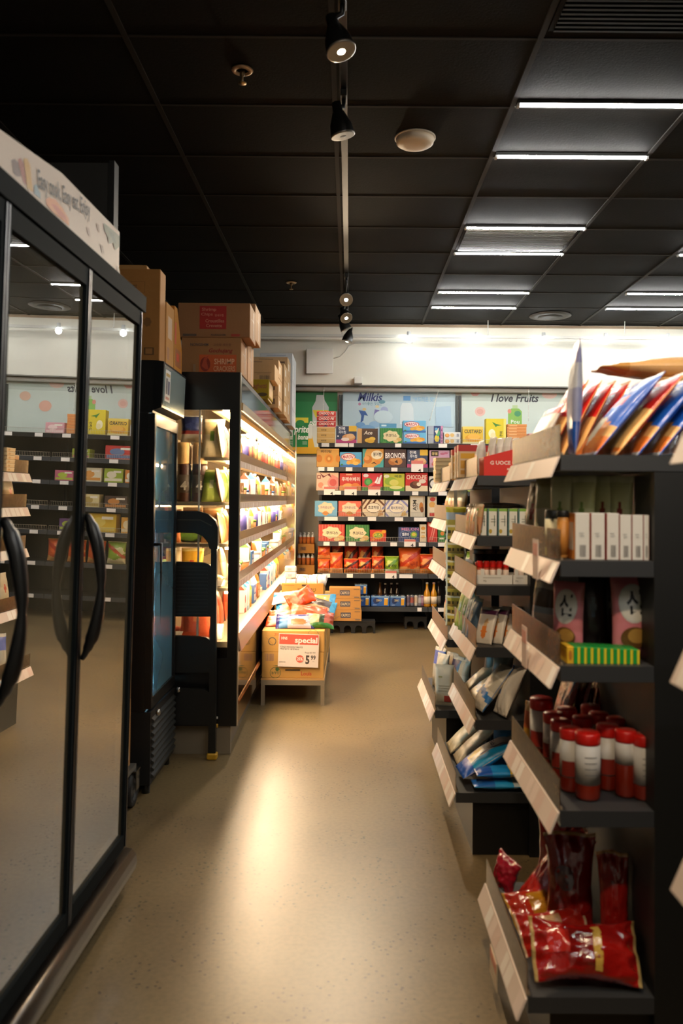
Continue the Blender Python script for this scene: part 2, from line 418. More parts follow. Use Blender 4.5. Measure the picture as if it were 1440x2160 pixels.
poster(556, 711, 827, 958, '#2f8a4c', [
    ('r', 556, 827, 711, 847, '#28793f'),
    ('p', [(711, 866), (692, 876), (654, 899), (654, 945), (711, 945)], '#d7dbd3'), ('r', 556, 898, 622, 945, '#cfd3cc'), ('r', 640, 898, 668, 945, '#cdd0c8'),
    ('r', 556, 943, 711, 957, '#e0a92c'), ('p', [(640, 944), (650, 918), (658, 918), (664, 944)], '#dfae38'),
    ('p', [(667, 833), (682, 833), (684, 844), (693, 859), (692, 890), (659, 890), (658, 859), (665, 846)], '#c9cfca'),
    ('p', [(659, 865), (693, 865), (689, 874), (682, 890), (665, 880)], '#e9d33c'), ('ts', 'prite', 666, 893, 30, 14, '#f2f4ee'),
    ('r', 618, 881, 650, 943, '#1f7d43'), ('r', 618, 881, 650, 892, '#e5d43e'), ('e', 633, 892, 9, 6, '#2d8d4a'), ('r', 650, 896, 658, 925, '#d9dcd5'),
    ('ts', 'prite', 636, 908, 32, 19, '#f4f6f0'), ('ts', 'bana', 639, 922, 22, 11, '#eef2ea'), ('r', 638, 932, 648, 933, '#cfe0cf'), ('r', 638, 936, 648, 937, '#cfe0cf')],
    'green drink poster with yellow-topped can, behind the pale cartons')
poster(722, 960, 827, 945, '#c3d6dc', [
    ('r', 722, 827, 960, 847, '#b2c6cd'), ('ts', 'Milkis', 780, 838, 52, 18, '#38437c'), ('t', '사이좋은! 맛있는', 784, 852, 42, 7, '#7fa6b4'),
    ('e', 758, 853, 3, 3, '#c98aa8'), ('e', 805, 848, 7, 4, '#6f9fb0'),
    ('p', [(756, 866), (770, 868), (776, 878), (768, 876), (766, 888), (760, 893), (762, 878)], '#3b5f9c'), ('e', 768, 864, 4, 3, '#e0c48a'),
    ('p', [(790, 864), (800, 866), (796, 879), (788, 877)], '#8580b8'), ('e', 795, 858, 4, 3, '#e0cfa0'),
    ('e', 810, 866, 8, 8, '#a9b4d6'), ('e', 760, 897, 10, 6, '#7ba6d2'), ('e', 790, 896, 12, 7, '#9cc0dc'), ('e', 775, 905, 16, 8, '#86b4d8'),
    ('r', 850, 835, 865, 845, '#5d92c4'), ('t', '"부드러운 맛"', 893, 842, 46, 10, '#8db8d4'),
    ('p', [(848, 850), (866, 850), (871, 860), (873, 895), (843, 895), (844, 860)], '#dfe7e8'), ('p', [(918, 858), (950, 856), (952, 900), (918, 900)], '#b3cbdb'), ('e', 808, 880, 20, 14, '#d2e2e6')],
    'pale blue drink poster lettered Milkis on the back wall')
poster(973, 1262, 827, 945, '#cfd8cd', [
    ('r', 973, 827, 1262, 847, '#bcc6bb'), ('p', [(990, 828), (1014, 828), (1006, 836), (996, 836)], '#d99c94'), ('ts', 'I love Fruits', 1085, 840, 101, 17, '#3a3a40'),
    ('e', 1012, 869, 11, 10, '#e4b9ac'), ('e', 1012, 869, 7, 6, '#dba597'), ('p', [(1078, 862), (1094, 862), (1100, 868), (1100, 900), (1071, 900), (1071, 869)], '#8dbb57'),
    ('r', 1080, 855, 1091, 862, '#b9cf9a'), ('e', 1091, 873, 7, 6, '#4f9466'), ('t', 'Pou', 1086, 890, 18, 8, '#e8ecd8'), ('e', 1074, 868, 4, 5, '#d98c74'),
    ('e', 1158, 832, 16, 9, '#e3bfb0'), ('e', 1180, 880, 14, 12, '#e2ad97'), ('e', 1225, 860, 12, 10, '#dcb49c')],
    'cream poster lettered I love Fruits high on the back wall')
poster(1275, 1480, 827, 945, '#d4d8cf', [('r', 1275, 827, 1480, 847, '#c2c8bd'), ('e', 1330, 870, 16, 14, '#e0b59f'), ('e', 1400, 850, 18, 14, '#dcae98')],
    'cream fruit poster at the far end of the poster row')
for i, (px, w) in enumerate(((718.5, .022), (966.5, .028), (1268, .028))):
    a = at_y(px, 880, 9.26); struct(MB().box(a.x-w, a.x-w*.1, 9.25, 9.275, 1.2, 2.56, pm('#3b3f3c', .4)).box(a.x+w*.15, a.x+w, 9.25, 9.275, 1.2, 2.56, pm('#23282a', .4)), f'trim_{6+i}')
for px0, py0, px1, py1, lab in ((683, 816, 681, 890, 'thin white hanging cord in front of the green drink poster'),
                                (926, 818, 906, 887, 'thin slanting hanging cord in front of the Milkis poster'),
                                (1115, 818, 1114, 888, 'thin hanging cord crossing the word Fruits on the cream poster')):
    a = at_y(px0, py0, 9.20); b = at_y(px1, py1, 9.14)
    L_ = [Vector((0, 0, 0)).lerp(b-a, t/10) for t in range(11)]
    mb = MB(); mb.tube(L_, .0035, pm('#cfccc2', .4), 6)
    for p in L_[1::2]: mb.disc(p+Vector((0, -.005, 0)), (1, 0, 0), (0, 0, 1), .006, .006, pm('#e2dfd5', .3), 8)
    single(mb, 'hanging_wire', lab, 'wire', a)
# white access panel and small white block on the bulkhead, with its cable
a = at_y(646, 735, 9.09); b = at_y(702, 788, 9.09)
t = thing('wall_access_panel', 'white square access panel standing off the white bulkhead', 'panel', ((a.x+b.x)/2, 9.15, b.z))
MB().rbox(-(b.x-a.x)/2, (b.x-a.x)/2, -.06, -.045, 0, a.z-b.z, pm('#e6e4dc', .5)).obj('panel', t)
MB().box(-.12, .12, -.045, -.001, .03, a.z-b.z-.03, pm('#c9c6bc', .6)).obj('mounting_box', t)
c = [at_y(x_, y_, 9.14) for x_, y_ in ((703, 756), (716, 752), (727, 743), (735, 730), (748, 724), (800, 722), (870, 723))]
single(MB().tube([p-c[0] for p in c], .006, pm('#cfccc3', .5), 6), 'hanging_cable', 'thin white cable drooping across the white bulkhead', 'cable', c[0])
a = at_y(755, 810, 9.10)
single(MB().rbox(-.045, .045, -.05, .049, 0, .075, pm('#dedcd3', .5)), 'door_sensor', 'small white sensor box under the white bulkhead edge', 'sensor', (a.x, 9.10, 2.664))

# ------------------------------------------------------------------ ceiling fittings
LED = emit('#f2f1ec', 90.0)
def led_bar(x0, y, label):
    t = thing('led_light_bar', label, 'light', (x0+.4425, y, H-.03), 0, 'led light bars across the ceiling')
    MB().box(-.43, .43, -.016, .016, .012, .0295, pm('#2a2826', .5)).obj('housing', t)
    pr = [(.015*math.cos(a), .010*math.sin(a)) for a in [PI+PI*i/8 for i in range(9)]]
    mb = MB(); mb.prism(pr, 'x', -.425, .425, LED, True); mb.xf(Matrix.Translation((0, 0, .012)))
    mb.obj('diffuser', t)
    [MB().box(s*.4275-.006, s*.4275+.006, -.017, .017, -.002, .013, pm('#d8d8d8', .4)).obj('end_cap', t) for s in (-1, 1)]
bars = [at_z(1075, 221, H-.02).y+.61*k for k in (0, 1, 3, 4, 6, 7)]
names = ['nearest bar of the row, longest in view', 'second bar of the row', 'third bar, above the ribbed vent', 'fourth bar, beyond the ribbed vent', 'fifth bar of the row', 'last bar of the row by the white bulkhead']
for y, n in zip(bars, names): led_bar(.80, y, f'white led light bar, {n}')
for y, n in zip((bars[0]-.61*6, bars[0]-.61*5, bars[0]-.61*9, bars[0]-.61*8), ('beside', 'just ahead of', 'well behind', 'behind')):
    led_bar(.80, y, f'added unseen led light bar on the ceiling {n} the viewer')  # unseen bars added as fill light for the near shelves
for y, n in zip((bars[2], bars[3], bars[4], bars[5]), ('nearest', 'second', 'third', 'farthest')):
    led_bar(2.57, y, f'white led light bar in the side row, {n} of that row')
for y, n in zip((bars[0], bars[1]), ('first', 'second')):
    led_bar(2.57, y, f'led light bar of the side row outside the view, {n} in order')

def vent(x0, x1, y0, y1, c, label):
    t = thing('ceiling_vent', label, 'vent', ((x0+x1)/2, (y0+y1)/2, H-.012))
    w, d = (x1-x0)/2, (y1-y0)/2
    MB().box(-w, w, -d, d, .008, .0119, pm('#050505', .9)).obj('backing', t)
    s = MB(); k = -d+.02
    while k < d-.01: s.box(-w+.02, w-.02, k, k+.012, -.002, .008, pm(c, .5)); k += .03
    s.obj('slats', t)
vent(.815, 1.655, bars[2]+.03, bars[3]-.03, '#4b463c', 'ribbed grey ceiling vent between two led light bars')
vent(.815, 1.655, bars[0]-.61*2+.03, bars[0]-.61+.0, '#0c0c0b', 'black return-air grille in the ceiling above the nearest end shelf')
a = at_z(1160, 665, H)
t = thing('round_diffuser', 'dark round air diffuser in the ceiling by the white bulkhead', 'vent', (a.x, a.y, H-.03))
MB().lathe([(.21, .0295), (.22, .02), (.16, .01)], pm('#3b352d', .6), 28).obj('rim', t)
MB().lathe([(.13, .02), (.13, .004), (.06, 0), (.001, 0)], pm('#332e27', .6), 28).obj('cone', t)
a = at_z(875, 290, H)
t = thing('ceiling_speaker', 'round cream ceiling speaker beside the dim track lamp', 'speaker', (a.x, a.y, H-.045))
MB().lathe([(.112, .044), (.112, .038), (.105, .036)], pm('#cbbba5', .5), 36).obj('rim', t)
MB().lathe([(.104, .036), (.1, .012), (.085, .002), (.05, -.002), (.001, -.003)], pm('#d8c4a8', .5), 36).obj('cover', t)
for px, py, n in ((511, 146, 'cream ceiling sprinkler nearest the front of the shop'), (614, 595, 'small ceiling sprinkler above the stacked cartons')):
    a = at_z(px, py, H)
    t = thing('ceiling_sprinkler', n, 'sprinkler', (a.x, a.y, H-.001), 0, 'ceiling sprinklers')
    MB().lathe([(.030, -.003), (.046, -.001), (.050, -.004), (.046, -.009), (.030, -.012), (.028, -.003)], pm('#cdb292', .4, .3), 28).obj('escutcheon', t)
    MB().lathe([(.012, -.002), (.012, -.03), (.006, -.034), (.006, -.058), (.004, -.062)], pm('#7d6647', .35, .8), 12).obj('body', t)
    MB().lathe([(.003, -.062), (.019, -.063), (.019, -.066), (.002, -.068)], pm('#b08f5f', .35, .8), 16).obj('deflector', t)

# black track with lamp heads
TX = -.045
struct_track = thing('lighting_track', 'black ceiling lighting track running above the aisle', 'track', (TX, 4.2, H-.02))
MB().box(-.018, .018, -5.0, 4.7, 0, .0195, pm('#0c0b0a', .5)).obj('rail', struct_track)
WARM = emit('#ffe0b0', 90.0)
def lamp_head(y, z, aim, label, lit, energy=26, spread=70, group='black track lamps'):
    """bell lamp whose mouth centre is at (TX, y, z) looking along aim"""
    aim = Vector(aim).normalized()
    t = thing('track_lamp', label, 'lamp', (TX, y, H-.021), 0, group)
    neck = Vector((0, 0, z-(H-.021)))-aim*.135
    MB().rbox(-.016, .016, -.05, .05, -.035, -.0005, BLACKM).obj('adapter', t)
    MB().tube([(0, 0, -.034), (0, 0, -.07), tuple(neck*.55+Vector((0, 0, -.02))), tuple(neck)], .011, BLACKM, 8).obj('stem', t)
    q = Vector((0, 0, 1)).rotation_difference(aim).to_matrix().to_4x4()
    M = Matrix.Translation(neck) @ q
    MB().lathe([(.012, -.035), (.022, -.03), (.024, .012), (.030, .02), (.052, .075), (.057, .118), (.057, .128), (.053, .128), (.05, .112), (.028, .03), (.002, .028)], pm('#12110f', .3, 0, .6), 24).xf(M).obj('bell', t)
    MB().lathe([(.056, .120), (.059, .121), (.059, .129), (.054, .130)], pm('#8f877a', .3, .7), 24).xf(M).obj('rim', t)
    MB().lathe([(.050, .112), (.048, .123), (.03, .129), (.001, .131)], WARM if lit else pm('#6b6257', .15, 0, .7), 24).xf(M).obj('lamp', t)
    if lit:
        l = bpy.data.lights.new('track_lamp_light', 'SPOT'); l.energy = energy; l.color = (1, .78, .52); l.spot_size = math.radians(spread); l.spot_blend = .7; l.shadow_soft_size = .05
        o = bpy.data.objects.new('track_lamp_light', l); COL.objects.link(o); o.parent = t
        o.location = neck+aim*.15; o.rotation_euler = (-aim).to_track_quat('Z', 'Y').to_euler()
def head_at(px, py, y): return at_y(px, py, y).z
lamp_head(3.12, head_at(733, 112, 3.12), (.28, -.16, -1), 'lit black track lamp nearest the front, glowing at its mouth', True, 16, 100)
lamp_head(3.88, head_at(733, 290, 3.88), (.22, .10, -1), 'dim unlit black track lamp beside the round speaker', False)
lamp_head(7.05, head_at(737, 633, 7.05), (.10, -.95, -.55), 'brightest track lamp, facing down the aisle with a round glow', True, 60, 90)
lamp_head(7.65, head_at(737, 672, 7.65), (.30, -.75, -.8), 'lit track lamp just under the brightest one', True, 60, 90)
lamp_head(8.05, head_at(738, 697, 8.05), (.45, .1, -1), 'unlit black track lamp with a wide bell, above the smallest lamp', False)
lamp_head(8.62, head_at(722, 722, 8.62), (-.25, .0, -1), 'lowest track lamp against the white bulkhead', True, 40, 90)
lamp_head(1.5, 3.12, (.55, .42, -1), 'added black track lamp above the glass freezer, outside the view', True, 55, 75)  # added out-of-view lamp, aimed to brighten the nearest end shelf
lamp_head(0.1, 3.12, (.42, .95, -1), 'added unseen black track lamp overhead at the front of the shop', True, 55, 70)  # another added lamp, fills the near shelves from the front

# white track with bulbs over the back wall
zt = at_y(900, 709, 8.92).z
t = thing('white_lighting_track', 'white lighting track along the top of the back wall', 'track', (.8, 8.92, zt))
MB().box(-2.9, 3.3, -.014, .014, -.018, .012, pm('#d3d2ca', .5)).obj('rail', t)
[MB().tube([(xx, 0, .012), (xx, 0, H-zt-.001)], .005, pm('#cfcec6', .5), 6).obj('hanger', t) for xx in (-2.4, -.9, .7, 2.2)]
for i, px in enumerate((862, 1005, 1146, 1277, 1408, 1446, 1590)):
    p = at_y(px, 716, 8.88)
    n = ('nearest the aisle end', 'second along', 'third along', 'fourth along', 'fifth along', 'sixth along, close to the fifth', 'seventh along', 'eighth along')[i]
    t = thing('bulb_lamp', f'white round bulb on the white track, {n}', 'lamp', (p.x, 8.90, zt-.004), 0, 'white bulbs over the back wall')
    MB().lathe([(.001, .045), (.02, .043), (.023, .0), (.021, -.012)], pm('#d8dcdc', .4), 16, (0, -.022, 0)).obj('socket', t)
    MB().lathe([(.02, -.012), (.034, -.03), (.037, -.046), (.030, -.066), (.015, -.078), (.001, -.082)], emit('#eef4f4', 30.0), 20, (0, -.022, 0)).obj('bulb', t)
# ------------------------------------------------------------------ back wall shelving
YF = 8.60
bx0, bx1 = at_y(669, 1100, YF).x, at_y(903.5, 1100, YF).x
SECW = bx1-bx0
rows_px = [934.5, 985.5, 1035.5, 1090.5, 1143.5, 1210.5, 1280.5]
ROWZ = [at_y(786, p, YF).z for p in rows_px]
ROWN = ['top', 'second', 'third', 'fourth', 'fifth', 'sixth', 'bottom']
TAGS = {0: [(678, 694), (706, 734), (736, 746), (833, 846)], 1: [(671, 684), (690, 704), (729, 743), (775, 788), (825, 838)],
        2: [(690, 705), (704, 719), (830, 843), (869, 882)], 3: [(684, 712), (734, 747), (775, 793), (832, 850), (873, 899)],
        4: [(682, 695), (714, 727), (735, 750), (782, 795), (823, 837), (883, 898)], 5: [(680, 696), (731, 744), (782, 789), (842, 870)], 6: [(880, 889)]}
TALL = {1: [(867, 892, 24)], 2: [(683, 706, 17), (726, 752, 17), (776, 802, 17)], 4: [(852, 876, 15)], 5: [(812, 836, 16)]}
FENCE = {2: (-.2, .75, .045), 3: (-.1, 1.12, .05), 4: (-.3, 1.15, .05), 5: (-.3, 1.2, .05)}
def back_unit(k, x0, x1, label):
    t = thing('wall_shelf_unit', label, 'shelving', ((x0+x1)/2, 8.86, 0), 0, 'black shelf units along the back wall')
    cx, hw = (x0+x1)/2, (x1-x0)/2-.003
    Y = lambda y: y-8.86
    MB().box(-hw, hw, Y(9.06), Y(9.09), .02, ROWZ[0]+.02, pm('#0d0d0c', .6)).obj('back_panel', t)
    for s in (-1, 1):
        MB().box(s*hw-(.03 if s > 0 else 0), s*hw+(.03 if s < 0 else 0), Y(9.0), Y(9.059), 0, ROWZ[0]+.02, BLACK).obj('upright', t)
    for r, z in enumerate(ROWZ):
        yf = YF+(.02 if r < 5 else 0)
        s = MB().box(-hw, hw, Y(yf+.012), Y(9.058), z-.03, z, pm('#1b1b1b', .5)).obj('shelf', t)
        e = MB(); e.box(-hw, hw, Y(yf), Y(yf+.0115), z-.046, z, pm('#3a3d41' if r else '#101010', .35, 0, .6)); e.obj('price_rail', s)
        if k == 0:
            for a, b in TAGS.get(r, []):
                xa, xb = at_y(a, rows_px[r], yf).x-cx, at_y(b, rows_px[r], yf).x-cx
                MB().box(xa, xb, Y(yf-.003), Y(yf-.0005), z-.042, z-.002, PAPER).obj('price_tag', s)
            for a, b, hh in TALL.get(r, []):
                xa, xb = at_y(a, rows_px[r], yf).x-cx, at_y(b, rows_px[r], yf).x-cx; h2 = hh/200
                m = MB().box(xa, xb, Y(yf-.008), Y(yf-.0045), z-.046, z-.046+h2, PAPER).box(xa, xb, Y(yf-.0095), Y(yf-.0081), z-.046+h2*.72, z-.046+h2, pm('#d3766a', .5))
                m.text('4', ((xa*.3+xb*.7), Y(yf-.0088), z-.03), (1, 0, 0), (0, 0, 1), ink('#2b2b2b'), .03, .035, .02)
                m.obj('sale_tag', s)
        else:
            for q in range(4):
                xa = -hw+.1+q*.29+.05*((r*3+q) % 3); MB().box(xa, xa+.09, Y(yf-.003), Y(yf-.0005), z-.042, z-.002, PAPER).obj('price_tag', s)
        fe = FENCE.get(r) if k == 0 else {0: (-.3, 1.2, .05), 1: (-.3, 1.2, .05), 3: (-.3, 1.2, .05), 4: (-.3, 1.2, .05)}.get(r)
        if fe:
            w = MB(); fa, fb = max(-hw+.01, -hw+.3+fe[0]), min(hw-.01, -hw+fe[1]); wm = pm('#c9c2b4', .3, .6)
            for zz in (.004, fe[2]): w.tube([(fa, Y(yf+.006), z+zz), (fb, Y(yf+.006), z+zz)], .0018, wm, 5)
            n = int((fb-fa)/.018)
            for q in range(n+1): w.tube([(fa+(fb-fa)*q/n, Y(yf+.006), z+.002), (fa+(fb-fa)*q/n, Y(yf+.006), z+fe[2])], .0011, wm, 4, False)
            w.obj('wire_fence', s)
    return t
back_unit(0, bx0, bx1, 'black back wall shelf unit holding biscuit boxes, orange chip bags and beer')
back_unit(1, bx1, bx1+SECW, 'black back wall shelf unit beside the biscuits, mostly behind the end shelves')
back_unit(2, bx1+SECW, bx1+2*SECW, 'black back wall shelf unit farthest from the biscuits, hidden behind end shelves')

def on_row(r, px0, px1, ytop, d, base, decals, name, label, cat='box', side=None, top=None, z0=None, yfront=None, group=None, rough=.45, py=None):
    yf = yfront or YF+.055; pz = rows_px[r]
    a, b = at_y(px0, pz, yf), at_y(px1, pz, yf); pc = (px0+px1)/2
    zb = ROWZ[r]+.0006 if z0 is None else z0
    base_py = pz if z0 is None else py
    h = at_y(pc, ytop, yf).z-at_y(pc, base_py-(.5 if z0 is None else 0), yf).z
    mb = carton(b.x-a.x-.003, h, d, base, decals, side, top, rough)
    return single(mb, name, label, cat, ((a.x+b.x)/2, yf+d/2, zb), (0, 0, 0), group), zb+h

R1, R2, R3, R4, R5 = 0, 1, 2, 3, 4
# --- top row: stack of three red and three tan boxes
zz = ROWZ[0]+.0006
for i in range(3):
    h = .0555; a, b = at_y(668, 920, YF+.05), at_y(706, 920, YF+.05)
    n = ('lowest', 'middle', 'topmost')[i]
    single(carton(b.x-a.x, h, .14, '#dcb066', [('r', 0, .86, 1, 1, '#e8c98e'), ('t', '버터링', .38, .45, .28, .35, '#6b4a22')]), 'biscuit_box', f'flat tan biscuit box under the red choco pie boxes, {n} of three', 'box', ((a.x+b.x)/2, YF+.13, zz), (0, 0, 0), 'tan and red box stack on the top shelf'); zz += h+.0006
for i in range(3):
    h = .056; a, b = at_y(667.5, 900, YF+.05), at_y(707.5, 900, YF+.05)
    single(carton(b.x-a.x, h, .14, '#c62a24', [('r', .0, .0, 1, .12, '#e8a59c'), ('p', [(.3, .12), (.6, .12), (.5, .45)], '#3b2a52'), ('p', [(0, .12), (.14, .12), (.06, .4)], '#3d4a2c'), ('ts', 'CHOCO PIE', .52, .62, .82, .5, '#f6e9e0')]), 'choco_pie_box', f'flat red choco pie box, {("lowest", "middle", "topmost")[i]} of three stacked on the tan boxes', 'box', ((a.x+b.x)/2, YF+.13, zz), (0, 0, 0), 'tan and red box stack on the top shelf'); zz += h+.0006
navy = [('r', 0, 0, 1, .2, '#c8487e'), ('r', .62, .68, 1, 1, '#e3b83e'), ('t', '전복', .28, .84, .34, .2, '#eef0f2'), ('t', '과자칩', .3, .63, .36, .17, '#dfe4ea'), ('e', .62, .33, .32, .2, '#d99a62'), ('e', .7, .4, .2, .15, '#e8b987'), ('e', .45, .22, .2, .1, '#f1dcd0'), ('e', .1, .4, .04, .04, '#eee')]
on_row(0, 708, 752, 897.5, .12, '#37425f', navy, 'seafood_chip_box', 'navy seafood chip box with yellow corner on the top shelf')
on_row(0, 753, 797, 903, .12, '#4a3526', [('r', 0, 0, .22, 1, '#d2a468'), ('r', .22, .86, 1, 1, '#5b4330'), ('ts', 'Ace', .52, .72, .42, .26, '#e9dcc6'), ('e', .52, .2, .16, .14, '#e0b23c'), ('e', .72, .3, .16, .14, '#e7bd4a'), ('e', .65, .14, .18, .12, '#d8a52f')], 'biscuit_box', 'dark brown biscuit box with tan side stripe on the top shelf')
green_q = [('r', 0, .0, 1, .05, '#2a5c2f')]+[('r', i/9+.03, .05, i/9+.05, 1, '#4f9a4a') for i in range(9)]+[('b', .5, .48, .36, .34, '#e7d6a4'), ('t', '쿠크다스', .5, .52, .5, .2, '#3c2c1d'), ('e', .86, .26, .12, .13, '#d9b06a'), ('e', .72, .14, .12, .09, '#e4c687'), ('p', [(.05, .05), (.2, .12), (.3, .05)], '#6aa24a')]
on_row(0, 801, 848, 901.5, .09, '#2f7d3c', green_q, 'biscuit_box', 'green biscuit box with cream badge on the top shelf')
on_row(0, 800, 836, 890.5, .06, '#7db4d4', [('r', 0, .8, 1, 1, '#5f9cc4'), ('r', .1, .86, .4, .94, '#d8e6ee')], 'biscuit_box', 'pale blue box peeking out above the green biscuit box', yfront=YF+.16)
maroon = [('r', 0, 0, 1, .16, '#3d6fb4'), ('e', .38, .68, .33, .24, '#c23b3b'), ('e', .38, .68, .3, .2, '#f4eae4'), ('ts', 'MARON', .37, .68, .5, .24, '#c8363e'), ('e', .55, .36, .12, .16, '#e8a63c'), ('e', .68, .46, .12, .14, '#efb64a'), ('e', .82, .38, .13, .16, '#e39c34'), ('e', .72, .26, .14, .12, '#f0c060'), ('e', .4, .3, .1, .13, '#eab04c'), ('e', .1, .16, .05, .06, '#3b7d3c')]
o, z1 = on_row(0, 850, 898.5, 910.5, .12, '#69b5dc', maroon, 'snack_box', 'sky blue chestnut snack box on the top shelf, lower of two')
on_row(0, 849, 898, 885, .12, '#69b5dc', maroon, 'snack_box', 'sky blue chestnut snack box on the top shelf, upper of two', z0=z1+.0006, py=910)
on_row(0, 902, 934, 896, .12, '#2f3f72', [('r', 0, 0, .38, 1, '#aab3c0'), ('r', .0, .48, .38, .52, '#8c96a6'), ('r', .85, 0, 1, 1, '#d18fb4'), ('tv', 'STICK', .92, .5, .8, .1, '#5f2f6a'), ('e', .6, .3, .16, .2, '#e3c93c'), ('e', .66, .6, .14, .18, '#4fa06a'), ('p', [(.45, .7), (.75, .9), (.6, .5)], '#e9e4d0'), ('e', .55, .82, .1, .08, '#5fa7d0')], 'cookie_box', 'navy and pink upright box at the shelf unit joint, top shelf')
for i in range(2):
    h = .062; a, b = at_y(936, 925, YF+.05), at_y(971, 925, YF+.05)
    single(carton(b.x-a.x, h, .14, '#dfdfd8', [('r', .72, .2, .95, .8, '#c9cdd0'), ('e', .2, .45, .14, .32, '#cf8b3e'), ('e', .2, .5, .1, .22, '#e4a85a'), ('e', .5, .5, .13, .32, '#e0bb74'), ('bar', .78, .25, .9, .75, '#5a6068')]), 'cookie_box', f'flat white cookie box beside the yellow custard box, {("lower", "upper")[i]} of two', 'box', ((a.x+b.x)/2, YF+.13, ROWZ[0]+.0006+i*(h+.0006)), (0, 0, 0))
on_row(0, 975, 1019, 897, .12, '#dfb73a', [('r', 0, .86, 1, 1, '#e8cd62'), ('t', 'CUSTARD', .5, .72, .84, .2, '#2d3a38'), ('e', .5, .34, .38, .22, '#d89a2c'), ('e', .55, .42, .3, .16, '#e8b24a'), ('r', 0, 0, 1, .12, '#e5d9a0')], 'custard_box', 'yellow box lettered CUSTARD on the top shelf')
on_row(0, 1024, 1067, 880, .1, '#dcc726', [('r', .88, 0, 1, 1, '#eadb6a'), ('p', [(.3, .88), (.5, .8), (.78, .74), (.55, .72), (.5, .66)], '#4c8a34'), ('e', .3, .42, .17, .17, '#f0e6c0'), ('e', .36, .34, .13, .12, '#e9dba6'), ('tv', '고구마', .76, .34, .36, .16, '#4a4426')], 'snack_box', 'tall yellow snack box with green leaf on the top shelf')
zz = ROWZ[0]+.0006
for i in range(7):
    a, b = at_y(1070, 915, YF+.06), at_y(1111, 915, YF+.06); h = .0305
    single(carton(b.x-a.x, h, .13, '#d98a48', [('r', 0, .8, 1, 1, '#e7a868'), ('r', .1, .2, .5, .6, '#e6b078')]), 'flat_snack_packet', f'flat orange packet in the stack beside the tall yellow box, {ORD[i]} from bottom', 'packet', ((a.x+b.x)/2+random.uniform(-.004, .004), YF+.13, zz), (0, 0, random.uniform(-.02, .02)), 'orange packets on the top shelf'); zz += h+.0006
# --- second row
on_row(1, 667, 715, 946, .14, '#dba24c', [('r', 0, .93, 1, 1, '#e8bb6e'), ('t', '버터링', .42, .84, .46, .16, '#3d2a18'), ('e', .12, .45, .13, .2, '#cf7f28'), ('e', .55, .45, .2, .26, '#e2933a'), ('e', .55, .45, .14, .19, '#cf8530'), ('e', .55, .45, .06, .08, '#eab868'), ('e', .95, .45, .1, .2, '#d98a30')], 'biscuit_box', 'amber butter ring biscuit box on the second shelf')
on_row(1, 716, 763, 953, .12, '#5aa9d8', maroon, 'snack_box', 'sky blue chestnut snack box on the second shelf')
on_row(1, 764, 809, 946, .12, '#dba04c', [('p', [(0, 1), (.2, 1), (.1, .7), (.12, .3), (0, .1)], '#4fa3a0'), ('p', [(.5, 0), (1, 0), (1, .5), (.8, .2)], '#4ba7a4'), ('e', .68, .68, .27, .24, '#efe3c8'), ('t', '붕어빵', .7, .7, .4, .22, '#3a2a1c'), ('e', .25, .42, .2, .22, '#c97a34'), ('e', .2, .5, .13, .12, '#e0a05a'), ('e', .7, .28, .16, .12, '#d98c3c'), ('p', [(.4, .2), (.55, .3), (.7, .16), (.55, .22)], '#4a2f1c')], 'fish_bread_box', 'orange and teal fish bread snack box on the second shelf')
on_row(1, 810, 857, 946, .12, '#4b3431', [('t', 'BRONOIR', .5, .64, .92, .3, '#ece7e4'), ('e', .4, .32, .22, .2, '#a8672f'), ('e', .62, .34, .2, .2, '#c08243'), ('p', [(.45, .3), (.58, .42), (.62, .22)], '#3a2216'), ('e', .4, .4, .14, .08, '#c68a4c')], 'brownie_box', 'dark brown box lettered BRONOIR on the second shelf')
on_row(1, 858, 902, 947, .12, '#3b4763', navy, 'seafood_chip_box', 'navy seafood chip box on the second shelf')
on_row(1, 905, 948, 948, .12, '#c9a0bb', [('r', .08, .66, .45, .96, '#3a2c20'), ('t', '몽쉘', .26, .81, .28, .18, '#d9bf7a'), ('e', .65, .8, .12, .07, '#b86a86'), ('e', .82, .84, .1, .06, '#b86a86'), ('e', .28, .28, .14, .12, '#c75a6a'), ('e', .2, .2, .1, .08, '#d06a74'), ('r', 0, 0, 1, .06, '#b48ca8')], 'cream_cake_box', 'pink cream cake box with black title patch on the second shelf')
# --- third row
on_row(2, 666.5, 714, 997, .13, '#e5c4a6', [('p', [(.55, 0), (1, .1), (1, .7), (.7, .9), (.5, .5)], '#e08f84'), ('p', [(.15, .98), (.3, .7), (.5, .86), (.68, .72), (.6, .95), (.35, .8)], '#7d2a2c'), ('t', 'ㅁ', .12, .75, .16, .2, '#8c3a34'), ('e', .75, .45, .16, .2, '#d05a54'), ('e', .2, .3, .12, .16, '#dd8f70'), ('e', .42, .2, .15, .12, '#efdcc4')], 'cherry_biscuit_box', 'cream and pink biscuit box at the third shelf end')
on_row(2, 715.5, 761, 998, .13, '#c9382e', [('r', 0, 0, 1, .3, '#d98f4c'), ('r', .3, .88, .6, .96, '#e8b08a'), ('t', '후레쉬베리', .52, .66, .84, .24, '#f4e6da'), ('e', .4, .26, .25, .16, '#e6a85e'), ('e', .75, .28, .2, .16, '#d97f3c')], 'berry_cake_box', 'red berry cream cake box on the third shelf')
